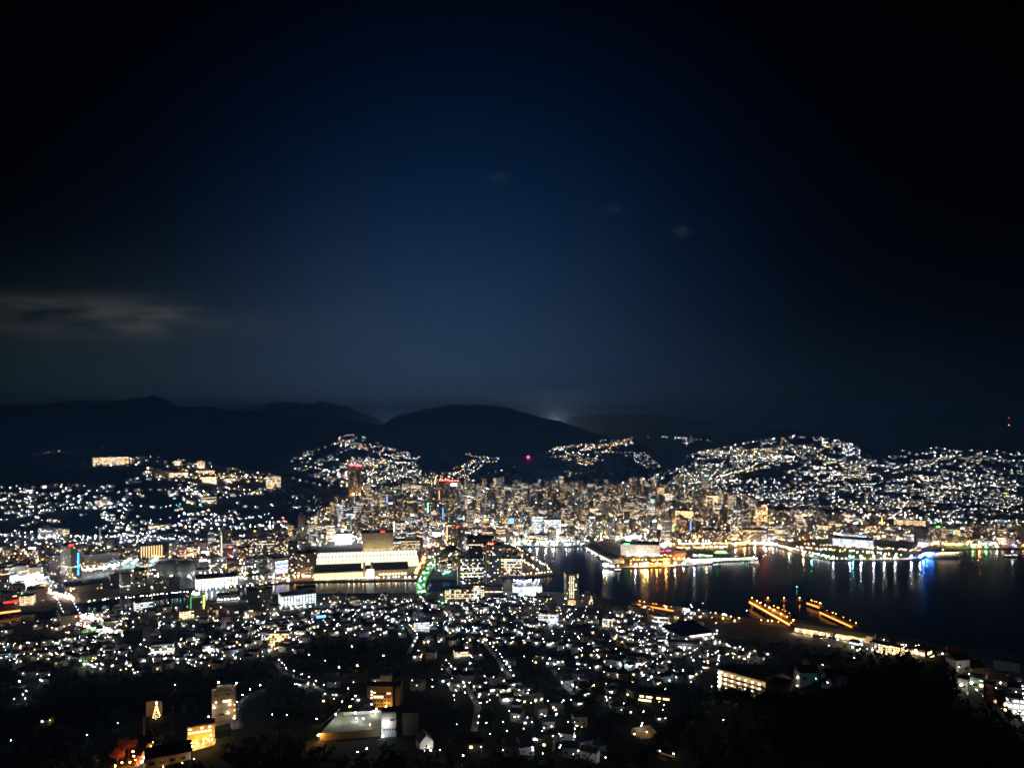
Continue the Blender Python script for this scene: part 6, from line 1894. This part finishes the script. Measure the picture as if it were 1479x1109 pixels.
def lay_city():
    px, py = 29.0, 33.0
    for i in range(-70, 90):
        for j in range(10, 125):
            gx, gy = i * px, j * py
            if i % 7 == 0 or j % 9 == 0:
                continue
            x = gx * gc - gy * gs + 700 + R.uniform(-3, 3)
            y = gx * gs + gy * gc + R.uniform(-4, 4)
            if y < 1100 or y > 3500:
                continue
            z = gz(x, y)
            u, v = pix(x, y, z)
            if not -260 < u < 1720:
                continue
            zn = zone_of(u, v)
            if not zn:
                continue
            if on_water(x, y, 16):
                continue
            w, dp = R.uniform(13, 25), R.uniform(14, 26)
            if blocked(x, y, max(w, dp) * .5):
                continue
            if zn == 'dense':
                h = min(62, R.lognormvariate(3.0, .5))
                if h > 26:
                    w, dp = w * .78, dp * .8
                if R.random() < .05:
                    h = R.uniform(42, 62)
            elif zn == 'flats':
                h = min(40, R.lognormvariate(2.45, .5))
            elif zn == 'point':
                h = R.uniform(8, 24)
            elif zn == 'south':
                h = min(40, R.lognormvariate(2.6, .5))
            else:
                if R.random() < .45:
                    continue
                h = min(26, R.lognormvariate(2.25, .4))
                w, dp = w * .8, dp * .8
            BLD.append((x, y, z, w, dp, h, zn, u, v))


lay_city()
BLDA = np.array([(b[0], b[1]) for b in BLD])


def bstyle(zn):
    wall, wn = R.choices(WALLS, (6, 9, 5, 5, 5, 6, 4, 3, 5))[0]
    k = R.random()
    if k < .42:
        st, sn = style(wall, R.uniform(.06, .2), 0, R.uniform(.5, .95), R.uniform(1.3, 3.6)), 'with scattered lit windows'
    elif k < .68:
        st, sn = style(wall, R.uniform(.06, .18), R.uniform(.12, .55), R.uniform(.4, 1), R.uniform(.8, 2.2), R.uniform(2.4, 5)), 'with lit floor bands'
    elif k < .80:
        st, sn = style(wall, R.uniform(.2, .5), .1, R.uniform(.2, 1), R.uniform(1.0, 2.4)), 'full of lit windows'
    else:
        st, sn = style(wall, R.uniform(0, .04), 0, .8, 1.6), 'mostly unlit'
    if zn in ('flats', 'bank') and R.random() < .5:
        st, sn = style(wall, R.uniform(0, .07), 0, .8, 1.6), 'mostly unlit'
    return st, wn, sn


def raise_city():
    """the 290 that show largest as things with parts, the rest as one far mass"""
    order = sorted(range(len(BLD)), key=lambda i: -(BLD[i][3] * BLD[i][5] / BLD[i][1] ** 2))
    single = set(order[:285])
    mass, mroof = MB(), MB()
    items = []
    for i, (x, y, z, w, dp, h, zn, u, v) in enumerate(BLD):
        st, wn, sn = bstyle(zn)
        yaw = GRID + R.uniform(-.12, .12) + (R.choice((0, .0, .5)) if zn == 'bank' else 0)
        if i in single:
            size = 'tall' if h > 34 else 'low' if h < 12 else 'mid-rise'
            t = thing('city_building', 'x', 'building', (x, y, z), yaw, 'city buildings of the harbour plain')
            b = MB(); b.style = st; b.box(0, 0, -4, w, dp, h + 4); b.build('facade', FACADE, t)
            rm = R.choice((ROOF, ROOFD, CONC, ROOF))
            b = MB(); b.box(0, 0, h, w + .4, dp + .4, .9, uv=False, bottom=True); b.build('roof', rm, t)
            b = MB(); b.box(R.uniform(-.2, .2) * w, R.uniform(-.1, .3) * dp, h + .9, w * .36, dp * .36, R.uniform(2.6, 4.6), uv=False); b.build('penthouse', CONC, t)
            if R.random() < .16:
                hue = R.choice(('red', 'white', 'warm', 'green', 'blue', 'amber', 'cool', 'teal', 'white', 'warm'))
                b = MB()
                if R.random() < .5:
                    b.box(0, -dp * .3, h + 1.2, w * .7, .8, 3.2, uv=False, bottom=True)
                else:
                    b.box(w * .36, -dp / 2 - .5, h * .35, 1.8, .8, h * .55, uv=False, bottom=True)
                b.build('lit_sign', NEON[hue], t)
            items.append((t, '%s %s building %s' % (size, wn, sn), u, v - h * .5 * F / y))
        else:
            mass.style = st
            mass.box(x, y, z - 3, w, dp, h + 3, yaw, mi=0, top=0)
            s2 = ((.3, .3, .3), (0, 0, 0), (0, 3, 0))
            mass.style = s2
            mass.box(x + R.uniform(-.2, .2) * w, y + .1 * dp, z + h, w * .4, dp * .4, R.uniform(2, 5), yaw)
    tag(mass.build('distant_buildings', [FACADE]), 'mass of lit office and apartment blocks filling the far plain', kind='stuff')
    name_by_neighbour(items)
    # street lamps and shop lights of the grid
    for (x, y, z, w, dp, h, zn, u, v) in BLD:
        k = {'dense': 2.5, 'flats': 2.9, 'south': 1.9, 'bank': 1.3, 'point': 1.6}[zn]
        n = int(k) + (R.random() < k - int(k))
        core = math.exp(-((u - 870) / 260) ** 2)
        for q in range(n):
            lx, ly = x + R.uniform(-16, 16), y - dp / 2 - R.uniform(2, 7)
            if on_water(lx, ly, 2):
                continue
            tone = math.sin(x * .006 + 1.2) * math.sin(y * .0047) + .35 * math.sin(x * .019 + y * .013) + (.7 if 870 < u < 1112 else .15) - (.4 if 720 < u < 850 else 0)
            hue = pick(GOLDMIX if zn == 'south' or tone > .5 else WHITEMIX if tone < -.1 else CITYMIX)
            LAMPS.append((lx, ly, gz(lx, ly), R.uniform(4, 9), hue, R.choices((0, 1, 2), (4, 3, .8 + 2.6 * core))[0], 1 if y > 1500 else 3))
        if zn in ('dense', 'south') and R.random() < .35:
            LAMPS.append((x + R.uniform(-.4, .4) * w, y - dp * .5 - .9, z, h * R.uniform(.3, 1.05), pick(CITYMIX), R.choice((0, 0, 1)), 1))


raise_city()


def light_avenues():
    """lamps down the wide streets of the grid"""
    for i in range(-70, 90, 7):
        hue = ('warm', 'amber', 'white', 'warm', 'cool')[(i // 7) % 5]
        for j4 in range(40, 500):
            gx, gy = i * 29.0, j4 * 33.0 / 4
            for gx, gy in ((gx, gy), (gy - 2000, (i + 60) * 29.0 * 1.3)):
                x, y = gx * gc - gy * gs + 700, gx * gs + gy * gc
                x += R.uniform(-6, 6)
                if not 1300 < y < 3500 or R.random() < .38:
                    continue
                u, v = pix(x, y, 3)
                if not -200 < u < 1700:
                    continue
                zn = zone_of(u, v)
                if zn in ('dense', 'south', 'flats') and not on_water(x, y, 3) and (zn != 'flats' or R.random() < .35):
                    LAMPS.append((x, y, gz(x, y), R.uniform(6, 9), (hue if R.random() < .6 else pick(CITYMIX)) if u < 850 else pick(GOLDMIX), R.choices((0, 1, 2), (3, 5, 3.5))[0], 1))


light_avenues()


# ------------------------------------------------------------------ houses of the slopes
def house_kinds():
    """eight kinds of small house, each with walls, roof and windows of its own"""
    out = []
    cols = [('white', (.62, .61, .59)), ('cream', (.46, .41, .33)), ('grey', (.25, .25, .25)), ('pale', (.48, .48, .46)), ('brown', (.17, .13, .10)), ('white', (.66, .66, .66)), ('bluish', (.26, .30, .35)), ('beige', (.38, .33, .27))]
    roofs = [('dark', (.06, .06, .065)), ('grey', (.22, .22, .22)), ('brown', (.12, .08, .06)), ('blue', (.08, .11, .17)), ('pale', (.40, .40, .39)), ('dark', (.05, .05, .05)), ('grey', (.17, .17, .18)), ('rust', (.18, .09, .06))]
    shape = ['gabled', 'hipped', 'flat', 'gabled', 'hipped', 'gabled', 'flat', 'gabled']
    for k in range(8):
        w, d, h = 8.5 + k % 3, 7.5 + (k * 2) % 3, 5.4 + (k % 2) * 1.2
        t = thing('hillside_house', 'x', 'house')
        wm = mat('house_wall_%d' % k, cols[k][1], noise=.15, scale=.6)
        rm = mat('house_roof_%d' % k, roofs[k][1], noise=.35, scale=.8)
        b = MB(); b.box(0, 0, -5, w, d, h + 5, uv=False)
        if shape[k] == 'gabled':
            for s in (-1, 1):
                q = [(s * w / 2, -d / 2, h), (s * w / 2, d / 2, h), (s * w / 2, 0, h + 2.3)]
                b.face(q if s > 0 else q[::-1])
        b.build('wall', wm, t)
        b = MB()
        if shape[k] == 'flat':
            b.box(0, 0, h, w + .5, d + .5, .5, uv=False, bottom=True)
        else:
            b.gable(0, 0, h + .02, w + 1.0, d + 1.2, 2.6, 0, hip=0 if shape[k] == 'gabled' else 2.8)
        b.build('roof', rm, t)
        for q in range(2):
            b = MB(); b.box(-w / 4 + q * w / 2, -d / 2 - .05, 3.2 - q * 2.2, 1.9, .12, 1.2, uv=False, bottom=True)
            b.build('window', (WINC if k % 3 == 0 else WINW) if (q == 0 and k % 2 == 0) else WIN_OFF, t)
        out.append((t, '%s %s house with %s roof' % (cols[k][0], 'flat roofed' if shape[k] == 'flat' else shape[k], roofs[k][0]) if shape[k] != 'flat' else '%s flat roofed house' % cols[k][0]))
    return out


KINDS_H = house_kinds()
FOOTA = np.array(FOOT)


def raise_houses():
    keep = []
    seen = []
    for x, y, a in sorted(HOUSES, key=lambda q: q[1]):
        if y < 1450 and (blocked(x, y, 4) or on_water(x, y, 8)):
            continue
        if y < 1500:
            if any((x - q[0]) ** 2 + (y - q[1]) ** 2 < 110 for q in seen[-160:]):
                continue
            seen.append((x, y))
        keep.append((x, y, a))
    # those that show in the frame, nearest first
    items, n = [], 0
    rest = []
    used = set()
    for x, y, a in keep:
        z = gz(x, y)
        u, v = pix(x, y, z)
        if n < 290 and 4 < u < 1475 and v < 1104 and y < 1500:
            k = R.randrange(8)
            src, look = KINDS_H[k]
            if k in used:
                o = copy_tree(src)
            else:
                o = src; used.add(k)
            o.location = (x, y, z); o.rotation_euler = (0, 0, a)
            s = R.uniform(.85, 1.2)
            o.scale = (s, s, R.uniform(.85, 1.3))
            o['group'] = 'houses on the near slope'
            items.append((o, look, u, v - 4)); n += 1
        else:
            rest.append((x, y, z, a))
    name_by_neighbour(items)
    for k in range(8):
        if k not in used:
            for c in list(KINDS_H[k][0].children):
                bpy.data.objects.remove(c)
            bpy.data.objects.remove(KINDS_H[k][0])
    b = MB()
    hm = [MATS['house_wall_%d' % k] for k in range(8)] + [MATS['house_roof_%d' % k] for k in range(8)] + [WINW, WINC]
    for x, y, z, a in rest:
        k = R.randrange(8)
        w, d, h = R.uniform(8, 13), R.uniform(7, 10), R.choice((3.4, 5.6, 6.2, 8.5))
        b.box(x, y, z - 4, w, d, h + 4, a, mi=k, uv=False)
        if R.random() < .7:
            b.gable(x, y, z + h, w + 1, d + 1, 2.4, a, mi=8 + k)
        if R.random() < .35:
            c, s = math.cos(a), math.sin(a)
            ox, oy = R.uniform(-.3, .3) * w, -d / 2 - .1
            b.box(x + ox * c - oy * s, y + ox * s + oy * c, z + h * .45, 2.4, .2, 1.5, a, mi=16 + (R.random() < .4), uv=False)
    tag(b.build('distant_houses', hm), 'mass of small houses climbing the far hillsides', kind='stuff')
    return len(items), len(rest)


NH = raise_houses()


# ------------------------------------------------------------------ lamps
def raise_lamps():
    near = sorted([l for l in LAMPS if l[6] in (2, 3)], key=lambda l: l[1])
    singles, rest, n = [], [l for l in LAMPS if l[6] not in (2, 3)], 0
    for l in near:
        u, v = pix(l[0], l[1], l[2] + l[3])
        if n < 290 and 2 < u < 1477 and v < 1107:
            singles.append((l, u, v)); n += 1
        else:
            rest.append(l)
    pole = None
    heads = {}
    items = []
    for l, u, v in singles:
        x, y, z, up, hue, lev, c = l
        if pole is None:
            b = MB(); b.tube((0, 0, -2), (0, 0, 6), .11, .07, 6); b.tube((0, 0, 5.9), (0, -1.2, 6.3), .06, n=5)
            pole = b.mesh('street_lamp', [DARK])
        key = (hue, lev)
        if key not in heads:
            b = MB(); b.octa((0, -1.2, 6.1), .22 + .06 * lev, rz=.2)
            heads[key] = b.mesh('lamp_head', [lampmat(hue, 3 + lev)])
        o = bpy.data.objects.new('street_lamp', pole); COL.objects.link(o)
        o.location = (x, y, z); o.scale = (1, 1, up / 6); o.rotation_euler = (0, 0, R.uniform(-1, 1))
        hd = bpy.data.objects.new('lamp_head', heads[key]); COL.objects.link(hd); hd.parent = o
        tag(o, None, 'street lamp', 'street lamps of the near slope')
        word = {'mint': 'greenish white', 'cool': 'bluish white', 'white': 'white', 'warm': 'warm', 'amber': 'amber', 'orange': 'orange', 'teal': 'teal', 'green': 'green', 'red': 'red', 'blue': 'blue', 'yellow': 'yellow', 'pink': 'pink', 'violet': 'violet'}[hue]
        items.append((o, '%s%s street lamp' % (('dim ', '', 'glaring ')[lev], word), u, v))
    name_by_neighbour(items)
    b = MB()
    slots, mats = {}, []
    for x, y, z, up, hue, lev, c in rest:
        near_ = c in (2, 3)
        key = (hue, lev + (3 if near_ else 0))
        if key not in slots:
            slots[key] = len(mats); mats.append(lampmat(*key))
        r = R.uniform(.2, .38) if near_ else (R.uniform(.55, 1.05) if y < 2500 else .22 + .85 * R.random() ** 2.4)
        b.octa((x, y, z + up), r, slots[key])
    tag(b.build('distant_street_lights', mats), 'thousands of street and shop lights across the city and hills', kind='stuff')
    return len(singles), len(rest)


NL = raise_lamps()


# ------------------------------------------------------------------ trees
def raise_trees():
    kinds = []
    for k in range(4):
        h, r = (9, 11, 8, 13)[k], (3.6, 4.2, 3.9, 3.4)[k]
        tm, cm = tree_meshes(h, r, 260, R.uniform(-.5, .5), .55)
        kinds.append((tm, cm, h, r, ('round topped', 'broad', 'low spreading', 'tall narrow')[k]))
    lamps = [l for l in LAMPS if l[6] in (2, 3) and l[1] < 1250]
    LP = np.array([pix(l[0], l[1], l[2] + l[3]) for l in lamps if l[1] < 1400])
    LD = np.array([l[1] for l in lamps if l[1] < 1400])
    LMP = np.array([(l[1], l[2]) for l in LM])
    items = []
    R.shuffle(lamps)
    for l in lamps:
        if len(items) >= 260:
            break
        a = R.uniform(0, 6.283)
        x, y = l[0] + math.cos(a) * R.uniform(6, 11), l[1] + math.sin(a) * R.uniform(6, 11)
        if blocked(x, y, 3) or on_water(x, y, 8):
            continue
        z = gz(x, y)
        u, v = pix(x, y, z)
        if not (5 < u < 1474 and v < 1100):
            continue
        tm, cm, h, r, nm = kinds[R.randrange(4)]
        pr, ph = r * F / y, h * F / y
        if ((np.abs(LP[:, 0] - u) < pr) & (LP[:, 1] < v) & (LP[:, 1] > v - ph) & (LD > y)).sum() > 1:
            continue
        t = thing('tree', 'x', 'tree', (x, y, z), R.uniform(0, 6.28), 'trees between the houses of the near slope')
        s = R.uniform(.7, 1.15); t.scale = (s, s, s)
        for nm2, me in (('trunk', tm), ('crown', cm)):
            o = bpy.data.objects.new(nm2, me); COL.objects.link(o); o.parent = t
        items.append((t, '%s dark green tree' % nm, u, v - 4))
    name_by_neighbour(items)
    # the black woods of the near slopes and of the spurs
    n = 12000
    us, ds = NR.uniform(-250, 1700, n), NR.uniform(330, 1330, n)
    zs = tz(us, ds); xs = (us - U0) / F * ds
    vs = HOR + F * (CZ - zs) / ds
    LL = np.array([(l[0], l[1]) for l in LAMPS if l[1] < 1450])
    V = []
    PROTECT = ((300, 345, 996, 1050), (268, 314, 1042, 1098), (216, 236, 1010, 1040), (152, 214, 1056, 1109), (340, 388, 996, 1054), (452, 604, 980, 1070), (604, 632, 1058, 1082), (905, 956, 1042, 1070), (915, 972, 994, 1018))
    cnt = 0
    for i in range(n):
        x, y, z, u, v = xs[i], ds[i], zs[i], us[i], vs[i]
        if (np.hypot(LL[:, 0] - x, LL[:, 1] - y) < 17).any() or z < 6:
            continue
        if (np.hypot(FOOTA[:, 0] - x, FOOTA[:, 1] - y) < FOOTA[:, 2] + 7).any():
            continue
        h, r = R.uniform(6, 11), R.uniform(3, 5)
        pr, ph = r * F / y + 2, h * F / y + 2
        if ((np.abs(LP[:, 0] - u) < pr) & (LP[:, 1] < v) & (LP[:, 1] > v - ph) & (LD > y)).any():
            continue
        if any(a0 - pr < u < a1 + pr and b0 < v and v - ph < b1 for a0, a1, b0, b1 in PROTECT):
            continue
        if ((np.abs(LMP[:, 0] - u) < 26) & (LMP[:, 1] < v) & (LMP[:, 1] > v - ph - 14)).any():
            continue
        cnt += 1
        if cnt > 4200:
            break
        m = 22
        P = np.array([x, y, z + h * .55]) + NR.normal(0, 1, (m, 3)) * np.array([r * .45, r * .45, h * .20])
        A = NR.normal(0, 1, (m, 3)); A /= np.linalg.norm(A, axis=1)[:, None]
        B = np.cross(A, NR.normal(0, 1, (m, 3))); B /= np.linalg.norm(B, axis=1)[:, None] + 1e-6
        s = NR.uniform(.8, 1.7, (m, 1))
        V.append(np.stack([P - A * s, P + B * s * .7, P + A * s, P - B * s * .7], 1).reshape(-1, 3))
    # spur woods, farther off: coarser clumps
    for poly, k in (([(0, 700), (0, 668), (50, 657), (130, 657), (200, 690), (130, 704)], 1500), ([(405, 692), (440, 708), (500, 738), (440, 765), (400, 735), (395, 705)], 1300), ([(690, 680), (740, 662), (800, 664), (940, 680), (930, 704), (700, 704)], 1300)):
        p = poly_points(poly, k)
        hx, hy, hz = hit([a for a, b in p], [b for a, b in p])
        for x, y, z in zip(hx, hy, hz):
            if not math.isfinite(x):
                continue
            m = 7
            P = np.array([x, y, z + 6]) + NR.normal(0, 1, (m, 3)) * np.array([4, 4, 2.6])
            A = NR.normal(0, 1, (m, 3)); A /= np.linalg.norm(A, axis=1)[:, None]
            B = np.cross(A, NR.normal(0, 1, (m, 3))); B /= np.linalg.norm(B, axis=1)[:, None] + 1e-6
            s = NR.uniform(2, 4, (m, 1))
            V.append(np.stack([P - A * s, P + B * s * .7, P + A * s, P - B * s * .7], 1).reshape(-1, 3))
    V = np.concatenate(V)
    me = bpy.data.meshes.new('forest')
    me.from_pydata(V.tolist(), [], np.arange(len(V)).reshape(-1, 4).tolist())
    me.materials.append(LEAF)
    o = bpy.data.objects.new('forest', me); COL.objects.link(o)
    tag(o, 'black woods on the near slopes and hill spurs', kind='stuff')
    return len(items), cnt


NT = raise_trees()


# ------------------------------------------------------------------ cars at the lit crossings
def raise_cars():
    paint = [('white', mat('car_white', (.7, .7, .7), rough=.3, spec=.5)), ('silver', mat('car_silver', (.4, .4, .42), rough=.3, spec=.5)), ('dark', mat('car_dark', (.03, .03, .035), rough=.3, spec=.5)), ('red', mat('car_red', (.4, .03, .03), rough=.3, spec=.5))]
    bodies = []
    for nm, m in paint:
        b = MB()
        prof = [(-2.2, .35), (2.2, .35), (2.2, .85), (1.25, .95), (.65, 1.45), (-1.3, 1.48), (-1.9, 1.0), (-2.2, .95)]
        for (a0, z0), (a1, z1) in zip(prof, prof[1:] + prof[:1]):
            b.face([(a0, -.85, z0), (a0, .85, z0), (a1, .85, z1), (a1, -.85, z1)])
        b.face([(p[0], -.85, p[1]) for p in prof]); b.face([(p[0], .85, p[1]) for p in prof[::-1]])
        bodies.append((nm, b.mesh('car_body', [m])))
    b = MB(); b.octa((0, 0, 0), .30); hl = b.mesh('headlight', [lampmat('white', 4)])
    b = MB(); b.octa((0, 0, 0), .30); tl = b.mesh('taillight', [lampmat('red', 3)])
    b = MB()
    b.tube((0, -.1, 0), (0, .1, 0), .33, n=10); wl = b.mesh('wheel', [DARK])
    items = []
    spots = []
    for (u0, v0, u1, v1, n, a) in ((72, 856, 112, 890, 34, -1.1), (300, 845, 420, 841, 14, .1), (608, 806, 624, 792, 16, .9), (60, 884, 125, 874, 10, .2)):
        for i in range(n):
            f = (i + R.uniform(.2, .8)) / n
            spots.append((u0 + (u1 - u0) * f + R.uniform(-4, 4), v0 + (v1 - v0) * f + R.uniform(-.7, .7), a + R.choice((0, math.pi))))
    for u, v, a in spots:
        x, y = flat(u, v, G3)
        if on_water(x, y, 3) or blocked(x, y, -6):
            continue
        nm, me = bodies[R.randrange(4)]
        t = thing('car', 'x', 'car', (x, y, G3 + .02), a, 'cars at the lit crossings')
        for n2, m2, loc in [('body', me, (0, 0, 0))] + [('headlight', hl, (2.25, s * .6, .7)) for s in (-1, 1)] + [('taillight', tl, (-2.25, s * .6, .8)) for s in (-1, 1)] + [('wheel', wl, (p, s * .8, .33)) for p in (-1.4, 1.4) for s in (-1, 1)]:
            o = bpy.data.objects.new(n2, m2); COL.objects.link(o); o.parent = t; o.location = loc
        items.append((t, '%s car with lit lamps' % nm, u, v - 1))
    name_by_neighbour(items)
    return len(items)


NC = raise_cars()
print('COUNTS houses', NH, 'lamps', NL, 'trees', NT, 'cars', NC, 'buildings', len(BLD))

def build_haze():
    m = bpy.data.materials.new('night_haze')
    m.use_nodes = True
    N, Mt = nodes_of(m.node_tree)
    v = N('VolumePrincipled', {'Color': (0.12, 0.36, 1.0, 1), 'Density': 9.0e-5, 'Anisotropy': 0.3})
    N('OutputMaterial', {'Volume': v.outputs[0]})
    b = MB()
    b.box(500, 8000, -5, 36000, 19000, 562, bottom=True, uv=False)
    tag(b.build('haze', m), 'thin night haze over the city', kind='stuff')


build_haze()

for nm, hot, spots in (('valley_town_lights', glow('valley_glow', (1.0, .48, .22), 2200), ((800, 7000, 12, 232), (812, 7100, 5, 205))), ('gap_town_lights', glow('gap_glow', (1.0, .62, .35), 700), ((558, 8500, 12, 0), (105, 3300, 2, 0)))):
    b = MB()
    for u, d, n, zz in spots:
        for k in range(n):
            x = (u - U0) / F * d + R.uniform(-60, 60)
            b.octa((x, d + R.uniform(0, 80), max(zz, gz(x, d)) + 3), 3.2 if d > 5000 else 1.6)
    tag(b.build(nm, [hot]), 'town lights hidden behind the far ridge', kind='stuff')
